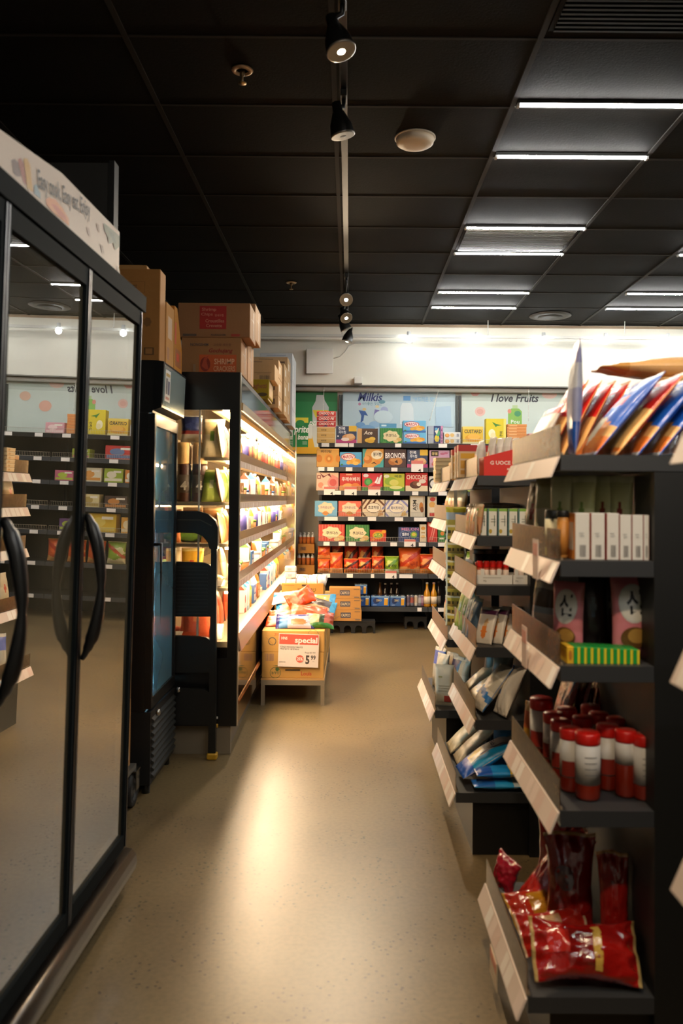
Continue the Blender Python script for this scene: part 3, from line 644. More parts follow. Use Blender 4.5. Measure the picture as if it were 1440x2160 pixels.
on_row(2, 763, 807, 997.5, .13, '#cf3440', [('e', .18, .86, .13, .1, '#e9dfe4'), ('e', .3, .5, .2, .22, '#3b8a44'), ('e', .3, .5, .12, .14, '#58a85c'), ('p', [(.3, .3), (.62, .56), (.66, .44), (.4, .22)], '#e86a5a'), ('p', [(.7, .4), (.9, .9), (.97, .9), (.86, .4)], '#f1ecea'), ('p', [(.6, .45), (.75, .8), (.8, .76), (.7, .42)], '#f1ecea'), ('r', 0, 0, 1, .2, '#4d8c46')], 'watermelon_cake_box', 'red watermelon flavour cake box on the third shelf')
on_row(2, 808, 853, 998, .13, '#bfc23c', [('e', .15, .84, .13, .1, '#e6e9d0'), ('t', '메론', .7, .84, .34, .16, '#54702a'), ('e', .35, .55, .3, .24, '#8fae3a'), ('e', .5, .48, .22, .18, '#d6d06a'), ('r', 0, 0, 1, .22, '#5f9a3c'), ('e', .6, .2, .3, .1, '#d9d88a')], 'melon_cake_box', 'yellow green melon flavour cake box on the third shelf')
on_row(2, 854.5, 902, 996, .13, '#c62f2a', [('r', 0, 0, 1, .3, '#e7d3ae'), ('t', 'CHOCO-PIE', .5, .76, .9, .24, '#f3e7d6'), ('e', .45, .34, .26, .2, '#553021'), ('e', .5, .42, .18, .12, '#7a4a30'), ('e', .76, .54, .16, .12, '#e6d4c4'), ('e', .6, .38, .1, .1, '#efe0c8')], 'choco_pie_box', 'large red and cream CHOCO-PIE box on the third shelf')
on_row(2, 904.5, 940, 1003, .13, '#d8d9d4', [('o', .3, .5, .34, .1, '#2a2b2c'), ('o', .75, .35, .3, .08, '#2a2b2c')], 'cookie_box', 'white box with bold black arcs at the shelf unit joint')
# --- fourth row
def crown(c, c2): return [('r', 0, 0, 1, .06, c2), ('b', .5, .52, .35, .38, '#e9cfa6'), ('b', .5, .52, .31, .33, '#efd9b4'), ('t', '크라운산도', .5, .58, .52, .16, '#8b6a78'), ('e', .48, .2, .12, .14, '#e08f3c'), ('r', .32, .18, .64, .24, '#b98552')]
on_row(3, 663, 711.5, 1057, .14, '#73b1d2', crown('#73b1d2', '#5d9cc0'), 'sandwich_biscuit_box', 'light blue sandwich biscuit box at the fourth shelf end')
on_row(3, 713, 762, 1057, .14, '#e8735c', crown('#e8735c', '#d9634c'), 'sandwich_biscuit_box', 'coral sandwich biscuit box on the fourth shelf')
def heim(c): return [('p', [(k, 1), (k+.1, 1), (k-.2, .45), (k-.3, .45)], c) for k in (.12, .34, .56)]+[('p', [(.6, 0), (.7, 0), (1, .45), (1, .28)], c), ('p', [(0, .12), (.1, 0), (.2, 0), (0, .3)], c), ('p', [(.66, 1), (.78, 1), (1, .72), (1, .58)], c), ('e', .5, .52, .33, .3, c), ('e', .5, .52, .31, .27, '#efe3cb')]
on_row(3, 763.5, 811, 1053.5, .12, '#e3d2b2', heim('#6a4127')+[('t', '초코하임', .5, .54, .48, .19, '#3a241a'), ('p', [(.7, .05), (.95, .1), (.85, .4), (.74, .3)], '#c4935a')], 'wafer_box', 'cream and brown striped wafer box on the fourth shelf')
on_row(3, 812, 860.5, 1054.5, .12, '#e4dcc8', heim('#8687b4')+[('t', '화이트하임', .5, .54, .52, .19, '#4c4a6a'), ('p', [(.68, .05), (.95, .1), (.88, .36), (.74, .3)], '#d3ab62')], 'wafer_box', 'cream and lavender striped wafer box on the fourth shelf')
on_row(3, 864.5, 896, 1045, .12, '#d8d1bf', [('r', .86, 0, 1, 1, '#b8ae98'), ('tv', 'ASM', .3, .55, .5, .26, '#33302a'), ('tv', '오리온', .5, .5, .3, .1, '#5c564a'), ('e', .75, .5, .14, .2, '#b8742c'), ('e', .8, .36, .12, .14, '#7d4a22')], 'cracker_box', 'upright cream cracker box with dark sideways lettering, fourth shelf')
on_row(3, 901, 921, 1046, .12, '#d9ceb6', [('e', .55, .86, .3, .1, '#c6483c'), ('e', .5, .6, .36, .14, '#dba65a'), ('e', .55, .36, .34, .12, '#e6d9bc'), ('r', .2, .06, .8, .2, '#c33c34')], 'cookie_box', 'beige box with red and tan discs, fourth shelf')
single(bag(.14, .19, .05, bands((.3, '#5f5a2c'), (.8, '#7a7440'), (1, '#8e874e')), 5), 'snack_bag', 'olive snack bag behind the upright cream cracker box', 'bag', (at_y(862, 1080, 8.86).x, 8.87, ROWZ[3]+.001))
# --- fifth row
def couque(c, s): return [('r', i/9+.03, .05, i/9+.05, 1, s) for i in range(9)]+[('b', .5, .52, .35, .34, '#ecdcae'), ('t', '쿠크다스', .52, .5, .46, .2, '#3d2b1c'), ('e', .84, .22, .14, .15, '#e0b56e'), ('e', .7, .12, .12, .09, '#e8cd92')]
on_row(4, 671, 727, 1107, .14, '#d4473a', couque('#d4473a', '#e58a6c'), 'biscuit_box', 'red biscuit box with cream badge on the fifth shelf')
on_row(4, 728.5, 779, 1107.5, .14, '#3f8440', couque('#3f8440', '#6aa85c'), 'biscuit_box', 'green biscuit box with cream badge on the fifth shelf')
on_row(4, 779.5, 814.5, 1118, .1, '#d0402c', [('e', .5, .55, .34, .34, '#e0a02c'), ('e', .5, .55, .26, .2, '#6a9a34'), ('t', '리츠', .48, .56, .4, .28, '#f0e06a'), ('e', .85, .86, .14, .14, '#e9a832'), ('e', .2, .2, .1, .1, '#e08a3c')], 'cracker_box', 'small red and green cracker box on the fifth shelf')
on_row(4, 840, 884, 1112, .12, '#41517e', [('t', 'MELON', .56, .88, .84, .2, '#d48ab4'), ('e', .34, .52, .27, .26, '#8aa0c8'), ('e', .34, .52, .25, .23, '#2f3f6c'), ('t', '멜론바', .34, .52, .34, .24, '#eceff4'), ('e', .74, .5, .16, .22, '#7aa84a'), ('e', .74, .52, .1, .12, '#d8c24c'), ('r', .3, 0, .75, .2, '#e6e2da')], 'melon_snack_box', 'blue melon snack box behind a sale tag, fifth shelf')
on_row(4, 885, 899, 1105.5, .12, '#e3d6ba', [('e', .5, .78, .34, .1, '#d69c4a'), ('e', .5, .3, .3, .1, '#e0b878'), ('r', .2, .5, .8, .56, '#b89458')], 'cookie_box', 'narrow cream cookie box beside the melon snack box')
on_row(4, 901, 922.5, 1100, .12, '#c93a34', [('p', [(.2, .1), (.3, .1), (.6, .7), (.5, .72)], '#e8887c'), ('p', [(.4, .1), (.5, .1), (.8, .7), (.7, .72)], '#e8a08c'), ('r', .1, .8, .9, .92, '#e9c9b8')], 'stick_biscuit_box', 'red stick biscuit box at the shelf unit joint, fifth shelf')
on_row(4, 923, 939, 1112, .12, '#3f8044', [('e', .6, .6, .26, .14, '#d8843c'), ('r', .2, .2, .8, .3, '#dfe6cf')], 'stick_biscuit_box', 'green box beside the red stick biscuits, fifth shelf')
# --- sixth row: orange chip bags
def chip(base, light, dark, pic):
    def f(u, v, fr):
        if v < .05 or v > .95: return light
        if not fr: return base
        if v < .22+.05*math.sin(u*8): return pic
        if abs(v-(.25+.6*u)) < .09: return dark
        if abs(v-(.5+.3*u)) < .05: return light
        if (u-.3)**2+(v-.55)**2 < .04: return light
        return base
    return f
chips = []
def put_chip(px0, px1, pyt, pyb, kind, label, Y, z=None, seed=1):
    a, b = at_y(px0, pyb, Y), at_y(px1, pyb, Y); pc = (px0+px1)/2
    h = at_y(pc, pyt, Y).z-at_y(pc, pyb, Y).z
    sets = {'o': ('#e2632a', '#ef9a5a', '#c43a1e', '#e8a05e'), 'r': ('#d8481f', '#eda15c', '#7d2a18', '#d98a3c'), 'g': ('#8fb432', '#c9d86a', '#5f8a2a', '#dfe8c0'), 'd': ('#c83c20', '#e8a24e', '#4a2418', '#c9742e')}
    dec = [('t', '꽃게랑', .52, .42, .66, .18, '#2d3a24')] if kind == 'g' else [('t', '새우깡' if kind == 'o' else '쥐포', .68, .36, .36, .2, '#3a2a3a' if kind != 'o' else '#b23a2c')]
    mb = bag(b.x-a.x, h, .09 if px1-px0 < 40 else .13, chip(*sets[kind]), seed, decals=dec)
    single(mb, 'chip_bag', label, 'bag', ((a.x+b.x)/2, Y, (z if z is not None else ROWZ[5]+.001)), (-.08, 0, 0), 'orange chip bags on the sixth shelf')
zt2 = ROWZ[5]+.001
put_chip(669, 696, 1180, 1209, 'o', 'orange chip bag at the sixth shelf end, lower bag', YF+.10, seed=3)
put_chip(669.5, 697, 1150, 1180, 'o', 'orange chip bag at the sixth shelf end, upper bag', YF+.10, z=ROWZ[5]+.150, seed=4)
put_chip(695, 723, 1165, 1208, 'o', 'orange chip bag standing second from the sixth shelf end', YF+.085, seed=5)
put_chip(697, 724, 1146, 1208, 'r', 'red orange chip bag behind the second chip bag', YF+.26, seed=6)
put_chip(724.5, 756, 1178, 1208, 'd', 'red chip bag with dark stripe, third along, lower bag', YF+.085, seed=7)
put_chip(725, 755, 1150, 1208, 'd', 'red chip bag with dark stripe, third along, rear bag', YF+.26, seed=8)
put_chip(755, 783, 1176, 1208, 'd', 'red chip bag with dark stripe, fourth along, lower bag', YF+.085, seed=9)
put_chip(755, 782, 1150, 1208, 'd', 'red chip bag with dark stripe, fourth along, rear bag', YF+.26, seed=10)
put_chip(783, 810.5, 1172, 1208, 'r', 'red chip bag beside the green bag, lower bag', YF+.085, seed=11)
put_chip(783, 809, 1150, 1208, 'r', 'red chip bag beside the green bag, rear bag', YF+.26, seed=12)
put_chip(811, 841, 1172, 1208, 'g', 'small green chip bag on the sixth shelf', YF+.085, seed=13)
put_chip(840, 888, 1154, 1208, 'o', 'largest orange chip bag on the sixth shelf', YF+.12, seed=14)
put_chip(885, 921, 1167, 1208, 'r', 'orange chip bag beside the largest one', YF+.10, seed=15)
put_chip(905, 940, 1158, 1208, 'o', 'orange chip bag across the shelf unit joint, rear', YF+.28, seed=16)
# --- bottom row: beer packs, cans, bottles
def beer_pack(px0, px1, pyt, pyb, c, label, Y=YF+.12, z=None):
    a, b = at_y(px0, pyb, Y-.06), at_y(px1, pyb, Y-.06); pc = (px0+px1)/2
    h = at_y(pc, pyt, Y-.06).z-at_y(pc, pyb, Y-.06).z; w = b.x-a.x
    t = thing('beer_pack', label, 'beer', ((a.x+b.x)/2, Y, z or ROWZ[6]+.001), 0, 'blue beer packs on the bottom shelf')
    carton(w, h*.9, .12, c, [('r', 0, .92, 1, 1, '#9fc3dc'), ('e', .28, .55, .18, .3, '#20335f'), ('t', 'ZERO', .42, .6, .3, .2, '#d8c48a'), ('p', [(.7, .1), (.72, .8), (.92, .8), (.9, .1)], '#e0a42c'), ('r', .71, .74, .93, .84, '#f0e8d4'), ('r', .1, .1, .3, .16, '#b8cbe0')]).obj('sleeve', t)
    n = 3; cans = MB()
    for i in range(n):
        for j in (-1, 1):
            cans = MB(); cans.lathe([(.022, 0), (.026, .004), (.026, .008)], pm('#c8ccd0', .25, .9), 12, (-w/2+w*(i+.5)/n, j*.03, h*.9+.0005)); cans.obj('can_lid', t)
beer_pack(748, 774, 1233, 1256, '#2b5ba6', 'small blue beer pack standing behind the stacked juice cartons, upper', YF+.13, ROWZ[6]+.122)
beer_pack(748, 780, 1257, 1279.5, '#2b5ba6', 'blue beer pack beside the stacked juice cartons, lower')
beer_pack(782.5, 821, 1257, 1280, '#2f63b0', 'blue beer pack in the middle of the bottom shelf')
beer_pack(822.5, 855, 1257, 1280, '#3a5f9a', 'blue beer pack next to the grey cans')
def can_px(px, pyt, pyb, r, c, band, label, Y=YF+.09):
    a = at_y(px, pyb, Y); h = at_y(px, pyt, Y).z-a.z
    mb = MB(); mb.lathe([(r*.86, 0), (r, .006), (r, h*.3), (r, h*.75), (r, h-.012), (r*.85, h-.002), (r*.82, h-.004), (.001, h-.004)], [pm('#b9bcc0', .25, .9), pm(c, .3, .3), pm(band, .35), pm(c, .3, .3), pm('#c2c5c8', .25, .9), pm('#c2c5c8', .25, .9), pm('#a8abb0', .3, .9)], 16)
    single(mb, 'drink_can', label, 'can', (a.x, Y, ROWZ[6]+.001), (0, 0, 0), 'drink cans on the bottom shelf')
for i, (px, c, b2) in enumerate(((860.5, '#8a8090', '#6b5a6a'), (868.5, '#7d7f92', '#a45a52'), (877, '#d8cfc4', '#c9b49c'), (885, '#8d8a98', '#b8b4bc'), (890.5, '#8a5a7a', '#a88aa0'))):
    can_px(px, 1255, 1280, .019, c, b2, f'slim drink can between beer packs and amber bottles, {ORD[i]} along')
def bottle(r, h, body, cap, label_c, neck=.34, lab=(.12, .42)):
    """returns list of (part name, MB) for a glass / plastic bottle"""
    b = MB(); hn = h*(1-neck)
    b.lathe([(r*.9, 0), (r, .008), (r, hn*.75), (r*.9, hn*.88), (r*.45, hn+h*neck*.2), (r*.36, h*.93)], body, 14)
    cp = MB(); cp.lathe([(r*.40, h*.93), (r*.42, h*.94), (r*.42, h*.995), (r*.36, h), (.001, h)], cap, 12)
    lb = MB(); lb.lathe([(r*1.012, h*lab[0]), (r*1.012, h*lab[1])], label_c, 14)
    return [('glass_body', b), ('cap', cp), ('paper_label', lb)]
def put_bottle(name, label, px, pyt, pyb, r, body, cap, lc, Y, group, z=None, **k):
    a = at_y(px, pyb, Y); h = at_y(px, pyt, Y).z-a.z
    t = thing(name, label, 'bottle', (a.x, Y, z if z is not None else ROWZ[6]+.001), 0, group)
    for n, m in bottle(r, h, body, cap, lc, **k): m.obj(n, t)
    return t
AMB = pm('#c98a1c', .12, 0, .8, .6); DK = pm('#2a1a12', .12, 0, .8, .6); BRN = pm('#7a4a1a', .15, 0, .8, .5)
put_bottle('liquor_bottle', 'amber bottle with cream label, the first of two at the shelf unit joint', 900, 1230, 1281, .034, AMB, pm('#d9cbb0', .4), pm('#e6d6bc', .6), YF+.075, 'amber bottles on the bottom shelf')
put_bottle('liquor_bottle', 'amber bottle with cream label, the second, beside dark bottles', 914.5, 1230, 1281, .034, AMB, pm('#d9a58a', .4), pm('#e6d0b6', .6), YF+.075, 'amber bottles on the bottom shelf')
put_bottle('liquor_bottle', 'dark bottle just past the amber bottles', 924.5, 1229, 1281, .024, DK, pm('#2b2622', .4), pm('#8d8274', .6), YF+.11, 'dark bottles on the bottom shelf')
for i, (px, yt, bd) in enumerate(((801, 1233, BRN), (812, 1235, DK), (825, 1234, DK), (837, 1234, DK))):
    put_bottle('liquor_bottle', f'{"brown" if i == 0 else "dark"} bottle standing behind the beer packs, {ORD[i]} along', px, yt, 1278, .028, bd, pm('#cfc9bd' if i else '#6b4a2a', .4), pm('#d6cfc0' if i else '#a87838', .6), YF+.28, 'dark bottles on the bottom shelf')

# --- second and third units: seen in the freezer doors' reflection
sec2 = [(0, [(1.05, .2, .12, '#d9a0a8', '#efd0cc')]), (1, [(.32, .32, .15, '#c43a34', '#6a7fa8'), (.75, .2, .1, '#a8b83c', '#d07a8c')]),
        (2, [(.19, .13, .14, '#d98a3c', '#e8e4d0'), (.38, .2, .15, '#9db43c', '#e9e0c8'), (.62, .22, .15, '#e3dcc0', '#d99a4a'), (.92, .2, .11, '#c76a84', '#b8c84a')]),
        (3, [(.12, .14, .15, '#3a4f8a', '#d9a060'), (.34, .24, .13, '#4a3a30', '#c98a4a'), (.62, .2, .14, '#dccf9a', '#b8a05c')]),
        (4, [(.2, .15, .17, '#dba23c', '#e8d8b0'), (.48, .3, .2, '#dbb83a', '#e6d06a'), (.85, .2, .13, '#6a4a7a', '#a8b84a')])]
for r, items in sec2:
    for k, (xc, w, h, c, c2) in enumerate(items):
        nm = {'#d9723a': 'orange', '#d9a0a8': 'pink', '#c43a34': 'red', '#a8b83c': 'lime', '#d98a3c': 'orange', '#9db43c': 'green', '#e3dcc0': 'cream', '#c76a84': 'rose', '#3a4f8a': 'blue', '#4a3a30': 'brown', '#dccf9a': 'pale', '#dba23c': 'amber', '#dbb83a': 'yellow', '#6a4a7a': 'purple'}[c]
        mb = carton(w, h, .14, c, [('r', .05, .1, .95, .3, c2), ('e', .6, .55, .25, .25, c2), ('r', .1, .7, .5, .85, '#efe8d8')])
        single(mb, 'snack_box', f'{nm} snack box on the {ROWN[r]} shelf of the middle back unit, reflected in freezer', 'box', (bx1+xc*1.0+.12, YF+.14, ROWZ[r]+.0006))
for k in range(5):
    single(bag(.2, .24, .1, chip('#d8602a', '#eda15c', '#b8381e', '#e0a05a') if k != 1 else chip('#8fae3a', '#d8d8a0', '#b8542c', '#e0d0a0'), 30+k), 'chip_bag', f'chip bag on the sixth shelf of the middle back unit, {ORD[k]} along', 'bag', (bx1+.22+k*.22, YF+.12, ROWZ[5]+.001), (-.06, 0, 0), 'chip bags of the middle back unit')

# ------------------------------------------------------------------ floor stock in front of the back wall
def plastic_crate(x0, x1, y, d, h, label):
    t = thing('plastic_riser', label, 'crate', ((x0+x1)/2, y, 0), 0, 'black plastic risers under the back shelves')
    w = x1-x0; n = max(2, round(w/.115)); PL = pm('#131211', .55)
    MB().box(-w/2, w/2, -d/2, d/2, h-.02, h, PL).obj('deck', t)
    for yy in (-d/2, d/2-.02):
        out = [(-w/2, 0)]
        for i in range(n):
            c = -w/2+w*(i+.5)/n; r = w/n*.32
            out += [(c-r, 0)]+[(c+r*math.cos(a), h*.35+h*.28*math.sin(a)) for a in [PI-PI*k/8 for k in range(9)]]+[(c+r, 0)]
        out += [(w/2, 0), (w/2, h-.0205), (-w/2, h-.0205)]
        MB().prism(out, 'y', yy, yy+.02, PL).obj('arched_side', t)
    return t
a, b = at_y(698, 1322, 8.44), at_y(791, 1322, 8.44)
plastic_crate(a.x, b.x, 8.50, .16, .125, 'black arched plastic riser under the stacked juice cartons')
a, b = at_y(853, 1316, 8.75), at_y(899, 1316, 8.75)
plastic_crate(a.x, b.x, 8.83, .2, .13, 'black plastic riser under the back shelf near the amber bottles')
zz = .1256
for i in range(3):
    a, b = at_y(695.5, 1270, 8.40), at_y(761.5+(2-i)*(.5), 1270, 8.40); h = .113
    d = carton(b.x-a.x, h, .17, '#b9864a', [('r', .34, .3, .66, .78, '#4b4a58'), ('t', 'CALPICO', .5, .54, .28, .26, '#d9c3a0'), ('p', [(.05, .1), (.3, .5), (.33, .42), (.1, .05)], '#a87a4c'), ('p', [(.68, .3), (.95, .1), (.95, .2)], '#a0764e'), ('r', .8, .08, .96, .18, '#7d6a58'), ('r', .78, .82, .96, .9, '#8a6a48')], body=card('#bd894b'))
    single(d, 'juice_carton', f'brown drink carton lettered CALPICO, {("lowest", "middle", "topmost")[i]} of the stack on the riser', 'carton', ((a.x+b.x)/2-.004*i, 8.49, zz), (0, 0, 0), 'drink cartons stacked by the back shelf'); zz += h+.0008
zz = .001
for i in range(3):
    a, b = at_y(679, 1300, 8.22), at_y(694, 1300, 8.22); h = .128
    single(carton(.07, h, .2, '#b07f45', [('r', 0, .97, 1, 1, '#8a6030')], body=card('#b5833f')), 'brown_carton', f'plain narrow carton between display table and drink cartons, {("lowest", "middle", "topmost")[i]} of three', 'carton', (b.x-.036, 8.33, zz), (0, 0, 0), 'narrow cartons behind the display table'); zz += h+.0008
# water bottle trays by the wall
zz = .001
a, b = at_y(622, 1230, 8.80), at_y(665, 1230, 8.80)
single(carton(b.x-a.x-.01, .56, .3, '#a8783c', [('r', 0, .48, 1, .5, '#7d5526'), ('r', .7, .8, .85, .84, '#8a6230')], body=card('#ad7b3e')), 'brown_carton', 'tall plain carton on the floor under the bottled drink trays', 'carton', ((a.x+b.x)/2, 8.97, .001)); zz = .5625
for i, (px0, px1) in enumerate(((625, 663), (627.5, 662.5))):
    a, b = at_y(px0, 1190, 8.80), at_y(px1, 1190, 8.80); w = b.x-a.x
    t = thing('bottled_drink_tray', f'shrink-wrapped tray of clear bottles by the back wall, {("lower", "upper")[i]} of two', 'drinks', ((a.x+b.x)/2, 8.92, zz), 0, 'bottle trays by the back wall')
    carton(w, .10, .2, '#b8803e', [('r', .12, .3, .5, .7, '#8d5a2a'), ('t', '98', .32, .5, .24, .34, '#3f2a18')], body=card('#b9803c')).obj('cardboard_tray', t)
    for q in range(4):
        bt = MB(); bt.lathe([(.020, 0), (.022, .05), (.022, .075), (.012, .10), (.008, .105)], [pm('#d07a3a', .3), pm('#c4642c', .3), pm('#cdd0cc', .15), pm('#cdd0cc', .15)], 10, (-w/2+w*(q+.5)/4, -.05, .1005)); o = bt.obj('bottle', t)
        cp = MB(); cp.lathe([(.011, .105), (.011, .122), (.001, .123)], pm('#dfe2e0', .4), 10, (-w/2+w*(q+.5)/4, -.05, .1005)); cp.obj('cap', o)
    zz += .226
# ------------------------------------------------------------------ end-of-row shelves along the aisle
def endcap(y0, y1, levels, xb, label, xend=2.0, fences=True, tall=()):
    t = thing('end_shelf_unit', label, 'shelving', (xb, (y0+y1)/2, 0), 0, 'black end shelf units along the aisle')
    X = lambda v: v-xb
    hy = (y1-y0)/2; zt = levels[0][0]
    MB().box(0, X(xend), -hy, hy, 0, zt-.04, pm('#0f0f0e', .5)).obj('gondola_body', t)
    MB().box(X(.487), -.001, -hy+.02, hy-.02, 0, levels[-1][0]-.039, pm('#0c0c0b', .4)).obj('base', t)
    r = random.Random(int(y0*100))
    for i, (z, xf) in enumerate(levels):
        s = MB().box(X(xf+.028), X(xend) if i == 0 else -.001, -hy, hy, z-.038, z, SHELFG).obj('shelf', t)
        e = MB(); e.prism([(X(xf+.022), z-.004), (X(xf+.026), z-.004), (X(xf+.005), z-.054), (X(xf+.0), z-.054)], 'y', -hy-.002, hy+.002, STRIP)
        n = max(6, int((y1-y0)/.055)); ww = (y1-y0)/n
        for k in range(n):
            if r.random() < .62:
                a = -hy+ww*k+.003; b = a+ww*r.uniform(.6, .95)
                c = pm(r.choice(['#efe4da', '#e6d2c8', '#f0e9e2', '#dbc0b4']), .4)
                p = lambda u, yy: (X(xf+.022-u*.022)-.0006, yy, z-.004-u*.05)
                e.quad(p(.06, a), p(.94, a), p(.94, b), p(.06, b), c)
        e.obj('price_strip', s)
        if fences:
            MB().box(X(xf+.026), X(xf+.0285), -hy+.004, hy-.004, z+.0005, z+.074, PLEXI).obj('clear_fence', s)
            d = MB().box(X(xf+.029), X(xf+.034), -hy+.004, hy-.004, z+.0005, z+.006, pm('#8a7a66', .3)); d.obj('fence_foot', s)
        for lv, yy, hh in tall:
            if lv == i:
                g = MB(); g.box(X(xf-.004), X(xf-.0025), yy-.03-(y0+y1)/2, yy+.03-(y0+y1)/2, z-.056, z-.056+hh, pm('#e6cfc2', .5)).box(X(xf-.0048), X(xf-.0041), yy-.024-(y0+y1)/2, yy+.024-(y0+y1)/2, z-.056+hh*.6, z-.056+hh*.9, pm('#d99a8a', .5)); g.obj('sale_tag', s)
    return t
LA = [(1.490, .478), (1.236, .478), (.985, .478), (.642, .478), (.205, .402)]
LB = [(1.475, .47), (1.238, .47), (1.046, .468), (.806, .468), (.525, .466), (.245, .392)]
LC = [(1.475, .47), (1.275, .47), (1.032, .462), (.686, .46), (.338, .402)]
LZ = [(1.490, .478), (1.165, .478), (.86, .478), (.5, .478), (.205, .402)]
endcap(1.96, 2.54, LA, .73, 'nearest black end shelf unit, with blue bags on top and red pepper goods below', tall=((1, 2.09, .10), (2, 2.22, .11)))
endcap(3.19, 3.85, LB, .705, 'middle black end shelf unit, with the red display tray on top')
endcap(4.06, 4.80, LC, .705, 'farthest black end shelf unit, partly behind the middle one')
endcap(.62, 1.22, LZ, .73, 'black end shelf unit closest to the viewer, only its price strip corners in view')
# hanging price card under the nearest unit's lowest shelf strip
a = at_x(1040, 1975, .398)
mb = MB(); mb.box(-.002, .0, -.05, .05, -.075, .0, pm('#d9c4a8', .5)).box(-.003, -.0021, -.044, .044, -.03, -.006, pm('#d98a70', .5))
single(mb, 'hanging_price_card', 'small price card hanging below the lowest strip of the nearest end shelf', 'sign', (.4, a.y, .150))

def bag_px(name, label, px, Y, z, w, h, t, regions, rz=-90, lean=0, roll=0, seed=1, cat='bag', group=None, **k):
    x = at_y(px, 1052, Y).x
    mb = bag(w, h, t, regions, seed, **k)
    o = mb.obj(name, None, (x, Y, z+.0015)); o.rotation_euler = (math.radians(-lean), math.radians(roll), math.radians(rz))
    o.rotation_mode = 'XYZ'
    return tag(o, label, cat, group)

# ================= nearest unit
def shrimp(red=False):
    def f(u, v, fr):
        if v > .95 or v < .04: return '#c9ccd6' if not red else '#d8b08a'
        if not fr: return '#1f4fa8' if not red else '#b5261e'
        if v > (.60 if red else .40)+.06*math.sin(u*5): return '#c4221c' if red else ('#c4221c' if .6 < v < .72 and .3 < u < .7 else '#1d5cc0')
        if red:
            if (u-.5)**2+(v-.3)**2 < .05: return '#e0964a'
            return '#e8b06a' if v > .1 else '#d9762e'
        if (u-.4)**2*1.5+(v-.32)**2 < .035: return '#dfe3d2'
        if (u-.65)**2+(v-.25)**2 < .03: return '#e08a3c'
        return '#d9a464' if v > .2 else '#d9742e'
    return f
zA = LA[0][0]
xs = [.60, .652, .704, .756, .812, .868, .93, .99]
for i, x in enumerate(xs):
    mb = bag(.21, .27, .034, shrimp(i == 1), 40+i, decals=[('t', '새우', .5, .8, .5, .12, '#e8ecf4')], wr=.8)
    o = mb.obj('snack_bag', None, (x, 2.105, zA+.002)); o.rotation_euler = (math.radians(-40), 0, math.radians(-90))
    tag(o, f'{"red and tan" if i == 1 else "blue and orange"} snack bag in the near row, top shelf, {ORD[i]} from aisle', 'bag', 'snack bags on top of the nearest end shelf')
for i, x in enumerate([.520, .552, .590, .630, .672, .716]):
    mb = bag(.23, .18 if i == 0 else .255, .026, shrimp(True) if i else bands((.25, '#d9452a'), (.85, '#ded6cc'), (1, '#c4261f')), 60+i, decals=[('t', '새우깡', .5, .78, .6, .14, '#f0d8c8')] if i else [], wr=.7)
    o = mb.obj('snack_bag', None, (x, 2.405, zA+.002)); o.rotation_euler = (math.radians(-27), 0, math.radians(-90))
    tag(o, f'{"red and tan" if i else "white and red"} snack bag in the rear row, top shelf, {ORD[i]} from aisle', 'bag', 'snack bags on top of the nearest end shelf')
mb = bag(.14, .285, .03, bands((.3, '#1d4fa6'), (.6, '#8b8fb0'), (.8, '#b4b8c4'), (.92, '#7d7fae'), (1, '#b9b4c0')), 77)
o = mb.obj('snack_bag', None, (.555, 2.04, zA+.001)); o.rotation_euler = (math.radians(-2), math.radians(2), math.radians(-99))
tag(o, 'blue and silver snack bag standing upright at the aisle edge of the top shelf', 'bag', 'snack bags on top of the nearest end shelf')
single(carton(.5, .245, .20, '#b08a5c', [('r', .02, .5, .4, .66, '#6a7a4c'), ('t', '농심', .2, .58, .12, .1, '#d8c8a0')], body=card('#b58c5c')), 'brown_carton', 'cardboard carton on top of the nearest end shelf behind the blue bags', 'carton', (1.145, 2.43, zA+.001))
mb = bag(.13, .62, .07, lambda u, v, fr: '#b5843c' if (v < .12 or .4 < v < .6) else ('#c9473c' if u > .88 else '#d2a56c'), 81, wr=1.2)
o = mb.obj('snack_bag', None, (.735, 2.43, zA+.283)); o.rotation_euler = (math.radians(90), 0, math.radians(90))
tag(o, 'long tan snack bag lying flat across the top of the pile', 'bag', 'snack bags on top of the nearest end shelf')
